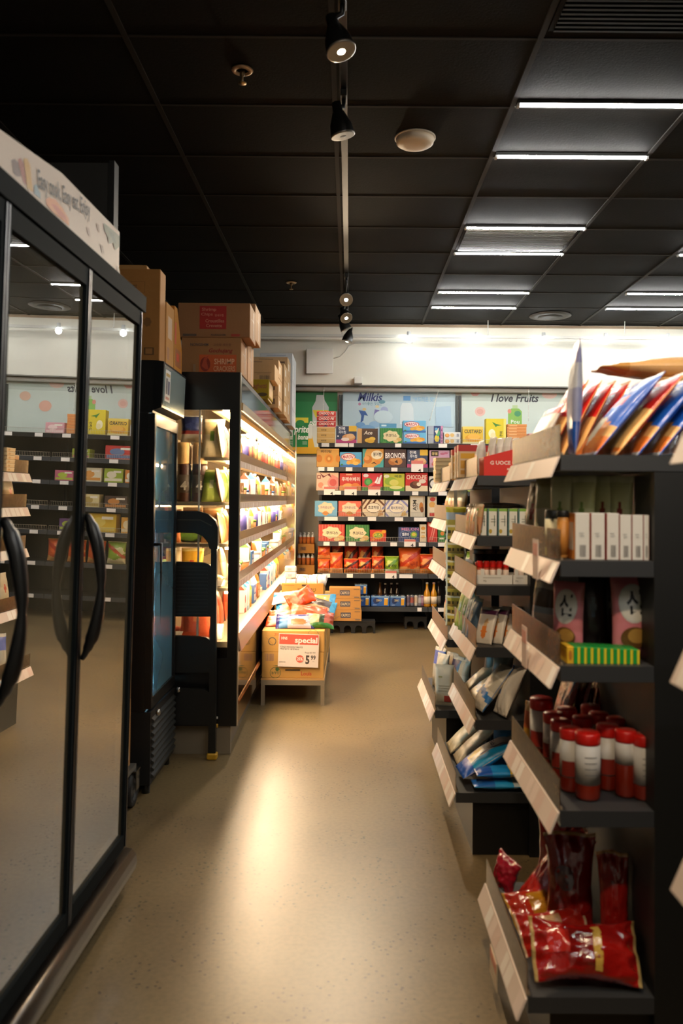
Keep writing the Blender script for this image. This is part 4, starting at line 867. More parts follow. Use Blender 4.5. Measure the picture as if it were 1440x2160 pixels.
# second shelf
z = LA[1][0]
for i, (p0, p1) in enumerate(((1213, 1243), (1247, 1275), (1280, 1305), (1307.5, 1331), (1333.5, 1356), (1358, 1382))):
    Y = 1.985; a, b = at_y(p0, 1185, Y).x, at_y(p1, 1185, Y).x
    if i == 5: b = .726
    single(carton(b-a, .113-.004*(i > 2), .07, '#cfcac2', [('bar', .3, .06, .75, .32, '#6b6a6a'), ('r', .3, .5, .62, .52, '#a9a8a6'), ('r', .25, .56, .6, .58, '#a9a8a6')], side=[('r', 0, 0, 1, 1, '#b8463c' if i else '#d8863c'), ('r', .2, .2, .8, .8, '#ddd6cc')]), 'white_carton', f'white carton with barcode on the nearest end shelf, {ORD[i]} from the aisle', 'box', ((a+b)/2, Y+.035, z+.0006), (0, 0, 0), 'white cartons on the second shelf')
def jar(name, label, x, y, z, r, h, capc, labc, bodyc, group=None, cap_h=.16, lab=(.2, .84), rz=0, lid_r=1.0, txt=None, red_patch=False):
    t = thing(name, label, 'jar', (x, y, z+.001), rz, group)
    b = MB(); b.lathe([(r*.9, 0), (r*.98, .004), (r, h*.05), (r, h*(1-cap_h)-.004), (r*.86, h*(1-cap_h))], bodyc, 20); b.obj('body', t)
    l = MB(); l.lathe([(r*1.012, h*lab[0]), (r*1.012, h*lab[1])], labc, 20)
    if txt:
        for k in range(4):
            zz = h*(lab[0]+(lab[1]-lab[0])*(.25+.15*k)); a = [(-PI/2-.5)+1.0*q/6 for q in range(7)]
            R = r*1.02; l.add([(R*math.cos(q), R*math.sin(q), zz+d) for d in (0, .0025) for q in a], [(q, q+1, q+8, q+7) for q in range(6)], ink('#8d8a88'))
    if red_patch:
        R = r*1.02; a = [(-PI*.95)+1.3*q/8 for q in range(9)]
        l.add([(R*math.cos(q), R*math.sin(q), zz) for zz in (h*(lab[0]+.02), h*.5) for q in a], [(q, q+1, q+10, q+9) for q in range(8)], ink('#8e2a1e'))
    l.obj('paper_label', t)
    c = MB(); q = r*lid_r; c.lathe([(q*1.0, h*(1-cap_h)), (q*1.03, h*(1-cap_h)+.003), (q*1.03, h-.004), (q*.95, h), (.001, h)], capc, 20); c.obj('lid', t)
    return t
jar('seasoning_jar', 'orange seasoning jar with dark lid beside the white cartons', at_y(1187, 1100, 2.04).x, 2.04, z, .0145, .118, pm('#1c1a18', .4), pm('#d08a3c', .5), pm('#c98a44', .3), cap_h=.14, lab=(.06, .78))
jar('seasoning_jar', 'pale green seasoning jar behind the orange jar', at_y(1166, 1100, 2.10).x, 2.10, z, .020, .118, pm('#2b2a22', .4), pm('#c9c0a0', .5), pm('#9aa06a', .3), cap_h=.2)
jar('seasoning_jar', 'orange labelled jar between the orange jar and first white carton', at_y(1206, 1100, 2.10).x, 2.105, z, .013, .105, pm('#b5673c', .4), pm('#d98a5c', .5), pm('#c9683c', .3))
def pouch(c1, c2, c3, spot=None):
    def f(u, v, fr):
        if v > .93: return c2
        if fr and spot and (u-.5)**2*2+(v-.55)**2 < .02: return spot
        return c1 if v < .6 else c3
    return f
bag_px('snack_pouch', 'clear pouch with red mark at the aisle edge, second shelf', 1128, 2.40, z, .11, .20, .045, pouch('#c3ad86', '#d8c8a8', '#b39a70', '#a8382c'), -70, 6, 0, 90)
bag_px('snack_pouch', 'pale clear pouch behind the jars, second shelf', 1150, 2.24, z, .10, .205, .03, pouch('#cfc8a8', '#bdb98c', '#a8a874'), -60, 4, 0, 91)
for i, (px, Y, c) in enumerate(((1182, 2.15, '#c8c894'), (1228, 2.11, '#b5b67e'), (1272, 2.14, '#c4c58e'), (1308, 2.11, '#b8b984'), (1336, 2.16, '#a5a670'))):
    bag_px('seaweed_pouch', f'olive seaweed pouch standing behind the white cartons, {ORD[i]} from the aisle', px, Y, z, .062, .208, .026, pouch('#c4c490', '#d0d0a4', c, '#7d2a22' if i in (2, 3) else '#6f8a3c'), -35, 3, 0, 92+i, group='olive pouches on the second shelf')
# third shelf
z = LA[2][0]
pinkf = lambda u, v, fr: '#d98088' if v > .1 else '#cf7480'
def oval(s): return [('e', .5, .66, .38, .24, '#d9d4cc'), ('e', .5, .66, .35, .215, '#e6e0d6'), ('t', s, .52, .68, .42, .3, '#201b1a'), ('e', .5, .25, .34, .13, '#6e4a24'), ('e', .56, .27, .24, .09, '#b88a44')]
bag_px('noodle_pouch', 'pink pouch with black calligraphy standing nearest the aisle', 1196, 2.10, z, .085, .185, .04, pinkf, -38, 4, 0, 101, decals=oval('신'), wr=.4, group='pink pouches on the third shelf')
bag_px('noodle_pouch', 'wide pink pouch with black calligraphy by the black panel', 1334, 2.06, z, .104, .205, .04, pinkf, 0, 5, 0, 102, decals=oval('신'), wr=.35, group='pink pouches on the third shelf')
bag_px('dark_pouch', 'dark brown pouch between the two pink pouches', 1250, 2.16, z, .075, .21, .04, pouch('#2a1d1a', '#3a2a24', '#221614', '#4a5a6a'), -10, 5, 0, 103)
bag_px('dark_pouch', 'second dark pouch beside the wide pink pouch', 1290, 2.24, z, .07, .20, .035, pouch('#332820', '#4a3c30', '#2a201a', '#8a8478'), -10, 5, 0, 104)
bag_px('brown_pouch', 'white and pale blue pouch with brown top at the aisle edge, third shelf', 1142, 2.26, z, .09, .2, .04, lambda u, v, fr: ('#d9d4d0' if v < .42 else '#a9bccb' if v < .52 else '#4a3a2a' if v < .74 else '#8d7f66'), -65, 6, 0, 105, decals=[('e', .4, .3, .1, .05, '#a88a9a'), ('e', .6, .2, .1, .05, '#b08a8a')])
GRN, YEL = '#0f8a34', '#d8c224'
x0 = at_y(1192, 1400, 2.0).x; x1 = at_y(1344, 1400, 2.0).x; n = 11; ww = (x1-x0)/n
for i in range(n):
    single(carton(ww-.0012, .040-.0006*i, .07, GRN if i else '#d9a824', [('r', .62, 0, 1, 1, YEL)] if i else [('e', .5, .5, .3, .3, '#a86a1c')], side=[('r', 0, 0, 1, 1, '#d9a824'), ('r', .1, .3, .9, .7, '#c98a1c')]), 'green_stick_box', f'{"yellow fronted" if i == 0 else "green and yellow"} small box in the row before the pink pouches, {ORD[i]} from aisle', 'box', (x0+ww*(i+.5), 2.02, z+.0006), (0, 0, 0), 'green and yellow small boxes on the third shelf')
# fourth shelf: red-capped jars, foil bags behind
z = LA[3][0]
RED = pm('#d01c14', .35, 0, .5, .2); LAB = pm('#d8d2ca', .5); CHILI = pm('#7a1f0c', .25, 0, .6, .4)
for i, (px, Y, h, r, d) in enumerate(((1141, 2.33, .178, .031, 'tall, standing farthest back at the aisle edge'), (1166, 2.24, .16, .026, 'behind the tall one'), (1182, 2.165, .16, .026, 'at the fence, third from the aisle edge'), (1203, 2.10, .158, .027, 'at the fence, second from the near corner'), (1239, 2.045, .163, .0305, 'at the near corner, label facing out'), (1281, 2.115, .162, .028, 'just behind the near corner jar'), (1319, 2.065, .163, .026, 'with dark lettering on its label'), (1357, 2.045, .158, .026, 'against the black panel'))):
    jar('chili_powder_jar', f'red-capped chili powder jar {d}', at_y(px, 1600, Y).x, Y, z, r, h, RED, LAB, CHILI, 'red-capped chili jars on the fourth shelf', .17, (.24, .82) if i != 6 else (.5, .82), math.radians((0, -30, 10, 15, 0, 25, 0, 5)[i]), 1.0, i in (4, 7), i in (0, 1, 2, 3, 5))
x = at_y(1319, 1600, 2.065).x
for i, (px, Y) in enumerate(((1228, 2.2), (1262, 2.24), (1300, 2.19), (1345, 2.17), (1195, 2.29), (1325, 2.28), (1245, 2.32))):
    jar('chili_powder_jar', f'red-capped chili powder jar in the shaded back rows, {ORD[i]}', at_y(px, 1600, Y).x, Y, z, .026, .16, RED, LAB, CHILI, 'red-capped chili jars on the fourth shelf', .17, (.24, .82), .4*i)
darkred = lambda u, v, fr: '#5a1210' if v < .9 else '#8a3a2c'
for i, (px, Y, rz, le) in enumerate(((1164, 2.44, -86, 16), (1196, 2.43, -86, 14), (1228, 2.44, -86, 12), (1258, 2.43, -86, 10))):
    bag_px('chili_foil_bag', f'dark red glossy chili bag standing behind the jars, {ORD[i]} from aisle', px, Y, z, .13, .25, .026, darkred, rz, le, 0, 110+i, wr=1.8, mat=shiny, group='dark red bags on the fourth shelf')
bag_px('snack_bag', 'small orange and yellow bag at the far corner behind the tall jar', 1122, 2.46, z, .07, .13, .03, bands((.4, '#d9a03c'), (.8, '#d96a3c'), (1, '#e0b06a')), -60, 4, 0, 115)
# lowest shelf: heap of red foil bags
z = LA[4][0]
def rf(c='#b51c14', seal='#c9a070', patch=None):
    def f(u, v, fr):
        if v > .955 or v < .035: return seal
        if fr and patch and abs(u-.5) < .32 and .3 < v < .62: return patch
        return c
    return f
G5 = 'red foil bags on the lowest shelf'
def hp(label, base, up, front, w, h, t, reg, seed, wr=2.2, decals=()):
    return lay('chili_foil_bag', label, (base[0], base[1], z+base[2]), up, front, w, h, t, reg, seed, G5, wr, 'bag', 24, 32, decals=decals, mat=shiny, flat=seed in (124,), waist=.2)
hp('red foil bag lying sideways along the near end of the heap', (.455, 2.035, .074), (1, -.03, -.03), (-.1, -.75, .7), .15, .258, .085, rf('#96140f', '#b59a62', '#7a120e'), 121, decals=[('r', .12, .56, .9, .63, '#c9a24a'), ('r', .2, .14, .62, .34, '#b3261c')])
hp('large red foil bag standing in the middle of the heap', (.590, 2.185, .012), (.05, .22, 1), (-.4, -.8, .3), .14, .27, .075, rf('#8e1510'), 122, decals=[('e', .45, .58, .22, .11, '#5e464c'), ('e', .5, .25, .2, .06, '#c8301c')])
hp('red foil bag standing against the black panel', (.688, 2.115, .012), (.0, .12, 1), (-.45, -.85, .2), .085, .25, .05, rf('#961711'), 123)
hp('red foil bag leaning over at the back of the heap', (.50, 2.33, .035), (.66, .08, .72), (-.6, -.6, .6), .13, .27, .06, rf('#b0241a', '#d9a080'), 124)
hp('red foil bag at the back beside the leaning one', (.62, 2.45, .012), (.05, .1, 1), (-.5, -.8, .2), .13, .27, .06, rf('#a81c14'), 125)
hp('orange red bag with yellow patch lying behind the fence', (.446, 2.26, .045), (1, .25, .18), (-.2, -.7, .7), .11, .19, .05, rf('#ad2a14', '#b58c34', '#b07a1c'), 126)
hp('bright red bag with pale window lying on the heap by the fence', (.446, 2.135, .05), (1, .1, .14), (-.3, -.7, .7), .11, .18, .055, rf('#a82014', '#c9ae8c', '#b8946f'), 127)
hp('crimson bag tucked at the far end of the fence', (.46, 2.47, .012), (.3, -.05, 1), (-.8, -.5, .2), .10, .10, .05, rf('#98162a', '#c08a8a'), 128)

# ================= middle unit
z = LB[0][0]
x0, x1 = at_y(1018, 1018, 3.28).x, at_y(1096, 1018, 3.28).x
t = thing('display_tray', 'bright red cardboard display tray on the middle end shelf', 'tray', (0, 0, 0))
TR = pm('#d4281a', .5); hl, hr = .075, .115
w = x1-x0; t.location = ((x0+x1)/2, 3.33, z+.0008)
mb = MB(); mb.prism([(-w/2, 0), (w/2, 0), (w/2, hr), (-w/2, hl)], 'y', -.075, -.071, TR); mb.obj('side_panel', t)
mb = MB(); mb.prism([(-w/2, 0), (w/2, 0), (w/2, hr), (-w/2, hl)], 'y', .071, .075, TR); mb.obj('side_panel', t)
MB().box(-w/2, -w/2+.004, -.0709, .0709, 0, hl, TR).obj('end_panel', t); MB().box(w/2-.004, w/2, -.0709, .0709, 0, hr, TR).obj('end_panel', t)
MB().box(-w/2+.0041, w/2-.0041, -.0709, .0709, 0, .003, TR).obj('bottom', t)
mb = MB(); mb.text('G UOCE 80g', (.01, -.0757, .05), (1, 0, 0), (0, 0, 1), ink('#f2d8cc'), w*.8, .02, .03)
mb.text('새', (w*.38, -.0757, .083), (1, 0, 0), (0, 0, 1), ink('#f2d8cc'), None, .016, .03)
for q, zz in enumerate((.027, .012)): mb.quad((w*(.12+.02*q), -.0757, zz-.004), (w*.46, -.0757, zz-.004), (w*.46, -.0757, zz+.004), (w*(.12+.02*q), -.0757, zz+.004), ink('#e8bca8'))
mb.obj('lettering', t)
wh = lambda s: (lambda u, v, fr: '#d8d2cc' if v > .75 or v < .06 else ('#d0683c' if fr and s and (u-.5)**2+(v-.45)**2 < .03 else '#cfc8c0'))
for i, (px, Y, rl) in enumerate(((1030, 3.30, -10), (1046, 3.345, 6), (1062, 3.30, -8), (1078, 3.35, 8))):
    bag_px('clear_snack_pouch', f'clear pouch with orange contents standing in the red tray, {ORD[i]} from aisle', px, Y, z+.004, .05, .155, .024, wh(i % 2 == 0), -70, 8, 0, 130+i, group='clear pouches in the red tray')
for i, (px, Y, w2) in enumerate(((963, 3.75, .05), (971, 3.66, .05), (984, 3.56, .08), (1022, 3.60, .09), (1040, 3.70, .08))):
    x = at_y(px, 1000, Y).x
    single(carton(w2, .142-.01*(i == 0), .05, '#d8b890', [('r', 0, .8, 1, 1, '#b5261f'), ('r', .12, .58, .88, .74, '#d8a01c'), ('r', .12, .28, .45, .52, '#c9902c'), ('r', .55, .28, .88, .52, '#cf9a34'), ('r', .12, .1, .88, .22, '#c08838')], side=[('r', 0, .82, 1, 1, '#b5261f'), ('r', .2, .2, .8, .7, '#c08a4c')]), 'pickle_pack', f'yellow pack with red top on the middle unit top shelf, {ORD[i]} from aisle', 'box', (x, Y, z+.0006), (0, 0, 0), 'yellow packs with red tops')
bag_px('clear_snack_pouch', 'clear crumpled pouch between yellow packs and the red tray', 1008, 3.40, z, .06, .15, .04, wh(True), -80, 6, 0, 140)
# second shelf: green and white boxes, silver pouches on top
z = LB[1][0]
for i in range(5):
    p0 = 1007+21.6*i; Y = 3.24; a, b = at_y(p0, 1140, Y).x, at_y(p0+19.2, 1140, Y).x
    single(carton(b-a, .107, .09, '#ddd9cc', [('r', 0, .9, 1, 1, '#7aa83c'), ('r', 0, 0, .28 if i == 0 else .12, 1, '#6f9a34' if i == 0 else '#3a6a6a'), ('e', .3, .16, .18, .08, '#b89a3c'), ('r', .35, .5, .85, .53, '#9a988e'), ('r', .35, .6, .85, .62, '#9a988e'), ('r', .7, .35, .78, .75, '#5a6a5a')], side=[('r', 0, 0, 1, .9, '#3f6f78'), ('r', 0, .9, 1, 1, '#7aa83c')]), 'green_white_box', f'small white box with green top on the middle unit, {ORD[i]} from the aisle', 'box', ((a+b)/2, Y+.05, z+.0006), (0, 0, 0), 'green-topped boxes on the second shelf')
for i in range(5):
    x = at_y(1062, 1060, 3.33).x
    mb = bag(.10, .22, .022, bands((.1, '#8d8578'), (.35, '#a39888'), (.5, '#6f665a'), (.9, '#9a9082'), (1, '#b0a696')), 150+i, wr=1.0)
    o = mb.obj('silver_pouch', None, (at_y(1000, 1060, 3.40).x, 3.43+.004*(i % 2), z+.012+.0265*i)); o.rotation_euler = (math.radians(90), 0, math.radians(90+2*(i-2)))
    tag(o, f'silver grey pouch lying flat behind the green-topped boxes, {ORD[i]} from the bottom', 'pouch', 'silver pouches on the second shelf')
for i, (px, Y, c, c2) in enumerate(((990, 3.42, '#c9a070', '#c94a34'), (998, 3.32, '#c08a54', '#d9742e'), (1003, 3.26, '#b8805a', '#2f3f34'))):
    bag_px('snack_pouch', f'tan snack pouch leaning at the aisle edge of the middle unit, {ORD[i]} along', px, Y, z, .08, .125, .03, pouch(c, '#d8c0a0', '#b89468', c2), -75, 8, 0, 160+i)
# third shelf: red-capped cans in white trays
z = LB[2][0]
for i, (p0, p1) in enumerate(((1003, 1080), (1082, 1112))):
    a, b = at_y(p0, 1245, 3.24).x, at_y(p1, 1245, 3.24).x; w = b-a
    t = thing('white_display_tray', f'white cardboard tray of red-capped shakers, {("longer tray by the aisle", "shorter tray by the panel")[i]}', 'tray', ((a+b)/2, 3.30, z+.0008))
    WT = pm('#dcd6cc', .6)
    MB().box(-w/2, w/2, -.06, -.057, 0, .036, WT).box(-w/2, -w/2+.003, -.057, .057, 0, .036, WT).box(w/2-.003, w/2, -.057, .057, 0, .036, WT).box(-w/2, w/2, .057, .06, 0, .036, WT).box(-w/2+.003, w/2-.003, -.057, .057, 0, .002, WT).obj('tray_walls', t)
    tb = MB(); [tb.box(-w/2+k, -w/2+k+.014, -.0598, -.0572, .0362, .06, WT) for k in ([.02, .085] if i == 0 else [.006])]; tb.obj('raised_tab', t)
    m = MB(); m.text('80g', (-w*.25, -.0606, .012), (1, 0, 0), (0, 0, 1), ink('#8a8076'), None, .008); m.quad((-w*.3, -.0606, .024), (w*.2, -.0606, .024), (w*.2, -.0606, .026), (-w*.3, -.0606, .026), ink('#a89e92')); m.obj('lettering', t)
    k = 5 if i == 0 else 2; r = .0112 if i == 0 else .0115
    for q in range(k):
        x = (a+b)/2-w/2+.02+(w-.04)*(q/(k-1) if k > 1 else .5)
        for rr in range(2 if i == 0 else 1):
            jar('spice_shaker', f'red-capped shaker in the {("longer", "shorter")[i]} tray, {("front", "back")[rr]} row, {ORD[q]} from aisle', x, 3.268+.05*rr, z+.004, r, .085-.008*rr, RED, pm('#d6c0b0', .5), pm('#b8482c', .4), 'red-capped shakers in white trays', .3, (.1, .6))
for i in range(4):
    px = 1010+24*i
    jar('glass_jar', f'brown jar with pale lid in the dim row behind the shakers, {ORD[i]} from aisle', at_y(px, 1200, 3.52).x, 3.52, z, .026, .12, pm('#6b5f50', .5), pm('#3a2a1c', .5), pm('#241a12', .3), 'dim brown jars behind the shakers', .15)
# fourth shelf: leaning flour pouches
z = LB[3][0]
def flour(u, v, fr):
    if v > .93: return '#d6ccc0'
    if .78 < v < .9: return '#5a2a4a'
    if fr and (u-.5)**2*1.2+(v-.3)**2 < .03: return '#d87a34'
    if fr and (u-.55)**2+(v-.55)**2 < .012: return '#c9a070'
    return '#d2c6b8'
for i, px in enumerate((1018, 1040, 1062, 1084)):
    bag_px('flour_pouch', f'cream pouch with purple band and orange picture, {ORD[i]} from the aisle', px, 3.27+.012*i, z, .085, .15, .022, flour, -42, 24, 0, 170+i, wr=.6, group='cream pouches on the fourth shelf')
for i, (px, Y, c) in enumerate(((968, 3.70, '#a9b04c'), (976, 3.58, '#7f9a54'), (984, 3.48, '#8fa0a0'), (992, 3.39, '#6a86a0'))):
    bag_px('snack_pouch', f'{("yellow green", "green", "grey", "blue")[i]} pouch in the dim far part of the fourth shelf', px, Y, z, .08, .17, .03, pouch(c, '#c8c4b0', c, '#e0dcc8'), -70, 14, 0, 176+i)
# fifth shelf: clear packs with blue stripes
z = LB[4][0]
def clearblue(u, v, fr):
    if v > .95 or v < .04: return '#bdb4a4'
    if .28 < v+.2*(u-.5) < .42: return '#3070b0'
    if .7 < v < .74: return '#cfc6b4'
    return '#b8ae9c' if v > .42 else '#d0c6b6'
G6 = 'rice cake bags on the fifth shelf'
def mid(label, base, up, front, w, h, t, reg, seed, grp, name='rice_cake_bag', wr=1.2, decals=()):
    return lay(name, label, (base[0], base[1], z+base[2]), up, front, w, h, t, reg, seed, grp, wr, decals=decals, flat=True)
mid('clear bag with blue band leaning at the near end, fifth shelf', (.515, 3.29, .02), (.6, .12, .8), (-.7, -.6, .4), .12, .21, .05, clearblue, 180, G6)
mid('white bag with curved blue stripe by the black panel, fifth shelf', (.595, 3.235, .012), (.42, .14, .9), (-.5, -.8, .3), .10, .20, .05, lambda u, v, fr: '#2f6fb4' if fr and .28 < u+.25*v < .46 and v > .35 else '#d6cabb', 181, G6)
mid('clear bag with blue band lying second along, fifth shelf', (.50, 3.43, .02), (.8, .1, .55), (-.6, -.5, .6), .12, .2, .045, clearblue, 182, G6)
mid('grey clear bag standing at the back of the pile, fifth shelf', (.63, 3.42, .01), (.1, .1, 1), (-.7, -.7, .1), .10, .2, .05, lambda u, v, fr: '#8a8474', 183, G6)
mid('cream bag with blue patch at the far fence, fifth shelf', (.50, 3.58, .02), (.75, .0, .6), (-.6, -.5, .6), .12, .2, .045, lambda u, v, fr: '#3a7ea8' if .3 < v < .5 and u < .4 else '#bfae92', 184, G6)
mid('second grey clear bag at the dim back of the fifth shelf', (.62, 3.56, .01), (.1, .1, 1), (-.7, -.7, .1), .10, .19, .05, lambda u, v, fr: '#7d7868', 185, G6)
# sixth shelf: blue bags
z = LB[5][0]
def blueb(u, v, fr):
    if v < .22: return '#1a56b4'
    if u > .76: return '#1f9ad0'
    if fr and (u-.42)**2+(v-.38)**2 < .02: return '#e6c020'
    if fr and v < .34 and u < .3: return '#5a6fb8'
    return '#dcd2c4' if fr else '#2a8cc8'
G7 = 'blue bags on the lowest shelf'
mid('big white and blue bag with yellow patch leaning on the fence', (.452, 3.335, .03), (.82, .06, .5), (-.45, -.6, .75), .16, .255, .06, blueb, 190, G7, 'noodle_bag', .9, [('t', '국수', .42, .68, .4, .12, '#3a3f5a'), ('r', .70, .42, .73, .9, '#2a3a7a')])
mid('blue bag with yellow top lying above the lowest one', (.50, 3.235, .066), (1, .02, .03), (0, -.6, .8), .10, .19, .035, bands((.3, '#1a52b0'), (.7, '#1f8ad0'), (.85, '#e0bc2c'), (1, '#d8ccc0')), 191, G7, 'noodle_bag')
mid('blue bag lying lowest at the near corner', (.49, 3.232, .022), (1, .02, .0), (0, -.35, .95), .09, .20, .03, bands((.4, '#2466b8'), (.75, '#2a9ad4'), (1, '#cfd8dc')), 192, G7, 'noodle_bag')
mid('pale clear noodle bag leaning at the far end, lowest shelf', (.45, 3.69, .02), (.75, .0, .66), (-.6, -.6, .5), .15, .24, .04, lambda u, v, fr: '#b5a88e' if v > .5 else '#c8bb9e', 193, 'pale noodle bags on the lowest shelf', 'noodle_bag')
mid('pale noodle bag leaning second from the far end, lowest shelf', (.46, 3.53, .02), (.75, .0, .66), (-.6, -.6, .5), .13, .24, .04, lambda u, v, fr: '#a89c84' if v > .5 else '#b8ab92', 194, 'pale noodle bags on the lowest shelf', 'noodle_bag')
mid('teal blue bag deep in the lowest shelf by the panel', (.65, 3.40, .01), (.03, .1, 1), (-.6, -.7, .1), .12, .2, .045, bands((.6, '#146a92'), (1, '#0f4a6a')), 195, G7, 'noodle_bag')

# ================= farthest unit
z = LC[0][0]
for i in range(6):
    a = at_y(938, 985, 4.5).x
    single(carton(.10, .0215, .14, '#dcb884', [('r', 0, .8, 1, 1, '#e6cca0'), ('e', .7, .5, .12, .3, '#c99a5c')], side=[('r', 0, .8, 1, 1, '#c9a070')]), 'flat_snack_packet', f'flat tan packet stacked on the farthest end shelf, {ORD[i]} from the bottom', 'packet', (a+.012, 4.5, z+.0006+i*.0222), (0, 0, -PI/2+.03*((i*7) % 3-1)), 'tan packets on the farthest end shelf')
for i, (Y, c) in enumerate(((4.68, '#c99a64'), (4.3, '#dcae74'), (4.18, '#d8a05c'))):
    single(carton(.10, .10, .1, c, [('r', .1, .2, .9, .5, '#e8cfa0')]), 'snack_box', f'tan snack box on the farthest end shelf, {ORD[i]} beside the packet stack', 'box', (.575, Y, z+.0006), (0, 0, -PI/2))
for lv, (c1, c2, nm) in ((1, ('#c9a06a', '#d8bc90', 'tan')), (2, ('#d8c9a8', '#e0d2b4', 'cream')), (3, ('#c8b89a', '#b8a688', 'beige'))):
    for i, Y in enumerate((4.70, 4.56, 4.42, 4.28, 4.15)):
        bag_px('snack_pouch', f'{nm} pouch on the farthest unit, {("", "second", "third", "fourth")[lv]} shelf, {ORD[4-i]} from near end', 738+.555*1723/Y, Y, LC[lv][0], .11, .16 if lv != 3 else .2, .04, pouch(c1, c2, c2, '#b8543c' if (i+lv) % 2 else '#8a9a4c'), -84, 10, 0, 200+lv*10+i, group=f'{nm} pouches on the farthest end shelf')
z = LC[4][0]
a, b = at_y(918, 1500, 4.14), at_y(958, 1500, 4.14)
single(bag(.10, .205, .06, lambda u, v, fr: '#cfc4b0', 230, wr=.4, round_=6, decals=[('r', .5, .1, .86, .26, '#b8443c'), ('r', .2, .7, .4, .74, '#a89a6a'), ('r', .2, .5, .8, .52, '#b5a890'), ('r', .2, .44, .8, .455, '#b5a890'), ('r', .2, .38, .7, .395, '#b5a890')]), 'seaweed_pack', 'square white pack with red label standing at the near corner', 'pack', ((a.x+b.x)/2, 4.16, z+.0015), (0, 0, math.radians(-12)))
for i, (px, Y, c) in enumerate(((925, 4.55, '#5a6ab0'), (950, 4.40, '#c0b49c'), (962, 4.30, '#3a3450'), (975, 4.26, '#b5a88e'), (930, 4.36, '#d0c4ac'))):
    bag_px('clear_bag', f'{("blue marked", "pale", "dark topped", "greyish", "cream")[i]} clear bag behind the square white pack', px, Y, z, .1, .22, .05, pouch('#c4b8a2', '#cdc3b0', c), -60, 6, 0, 240+i)
# hanging strip of seed packets between the two units
t = None
xh = at_y(961, 1160, 3.955).x
st = MB().box(-.008, .008, .014, .0155, 0, .56, pm('#cfc9bc', .3)); single(st, 'hanging_clip_strip', 'clear plastic clip strip hanging between the middle and farthest units', 'strip', (xh, 3.955, .87))
for i in range(12):
    zz = 1.345-.0425*i-.045*(i > 0); yl = i == 0
    h = .105 if yl else .06
    mb = bag(.10, h, .022, (lambda u, v, fr: '#e2c83c' if v > .75 else '#c9ccd0' if v > .42 else '#d8be5c') if yl else (lambda u, v, fr: '#efe4c4' if v > .86 or u < .12 or u > .9 else '#dcbc4c' if v > .55 else '#5a4a2c' if (v > .35 and fr and int(u*9) % 2) else '#c89a4c'), 250+i, 12, 12, .7)
    o = mb.obj('hanging_packet', None, (xh-.0, 3.955-.004*(i % 2), zz-h)); o.rotation_euler = (math.radians(4), 0, math.radians(-14))
    tag(o, 'yellow topped packet hanging at the top of the clip strip' if yl else f'gold seed packet on the hanging clip strip, {ORD[i-1]} below the yellow one', 'packet', 'packets on the clip strip')
# ------------------------------------------------------------------ tall glass-door freezer (nearest, along the aisle)
FRAME = pm('#14191b', .75, .0, .08); FRAMED = pm('#16181a', .35, .2); LIN = pm('#a9a79c', .6, 0, .3)
FZ = thing('glass_door_freezer', 'tall glass-door freezer with chrome kick bumper nearest the viewer', 'freezer', (-.775, 2.93, 0), -math.radians(1.5)); FZ.rotation_euler = (0, math.radians(1.0), -math.radians(1.5))
Y0f, Y1f = -1.86, 0.0
db = [-.05, -.585, -1.12, -1.655]
MB().box(-.78, -.03, Y0f, Y1f, 2.03, 2.10, pm('#26282a', .4)).box(-.03, .0, Y0f, Y1f, 2.045, 2.10, pm('#14191b', .75, 0, .08)).obj('top_cap', FZ)
MB().box(-.78, -.75, Y0f, Y1f, .10, 2.029, LIN).obj('back_wall', FZ)
MB().box(-.749, -.03, Y1f-.035, Y1f, .15, 2.029, pm('#4b4d4c', .35, .3)).obj('side_wall', FZ)
MB().box(-.749, -.03, Y0f, Y0f+.035, .15, 2.029, pm('#3a3b3a', .45)).obj('side_wall', FZ)
MB().box(-.749, -.02, Y0f, Y1f, .06, .149, pm('#1c1d1d', .5)).obj('base', FZ)
MB().box(-.70, -.05, Y0f+.05, Y1f-.05, 0, .0595, BLACK).obj('plinth', FZ)
pr = [(-.019, .05), (.008, .045), (.022, .06), (.026, .085), (.022, .11), (.008, .128), (-.019, .132)]
MB().prism(pr, 'y', Y0f-.002, Y1f+.012, pm('#4d463f', .3, .85), True).obj('kick_bumper', FZ)
GL = glass('freezer_glass', '#cfd3c8', 8.0, .0, .34, '#bfb08e', 1.9, .35, .03)
for i in range(3):
    a, b = db[i+1]+.004, db[i]-.004
    z0, z1 = .165, 2.035; fw = .021
    f = MB(); f.box(-.028, .0, a, a+fw, z0, z1, FRAME).box(-.028, .0, b-fw, b, z0, z1, FRAME).box(-.028, .0, a+fw, b-fw, z0, z0+.045, FRAME).box(-.028, .0, a+fw, b-fw, z1-.05, z1, FRAME)
    d = f.obj('door', FZ)
    MB().box(-.016, -.010, a+fw-.001, b-fw+.001, z0+.044, z1-.049, GL).obj('glass_pane', d)
    g = MB(); [g.box(.0005, .003, yy, yy+.006, z0, z1, FRAMED) for yy in (a, b-.006)]; g.obj('gasket_strip', d)
    hy = a+.022
    pts = [(.004, hy, 1.33), (.02, hy, 1.295), (.042, hy-.004, 1.23), (.055, hy-.006, 1.12), (.042, hy-.004, 1.01), (.02, hy, .945), (.004, hy, .91)]
    cu = []
    for k in range(len(pts)-1):
        for q in range(4):
            t = q/4; p0, p1, p2, p3 = [Vector(pts[max(0, min(len(pts)-1, k+w))]) for w in (-1, 0, 1, 2)]
            cu.append(.5*((2*p1)+(p2-p0)*t+(2*p0-5*p1+4*p2-p3)*t*t+(3*p1-p0-3*p2+p3)*t**3))
    cu.append(Vector(pts[-1])); n = len(cu)
    MB().tube([tuple(p) for p in cu], [.006+.009*abs(math.sin(PI*(k/(n-1))*2))**.7*(.55 if k > n*.75 else 1)+.004*(k > 3 and k < n-4) for k in range(n)], pm('#101112', .35, 0, .6), 10).obj('handle', d)
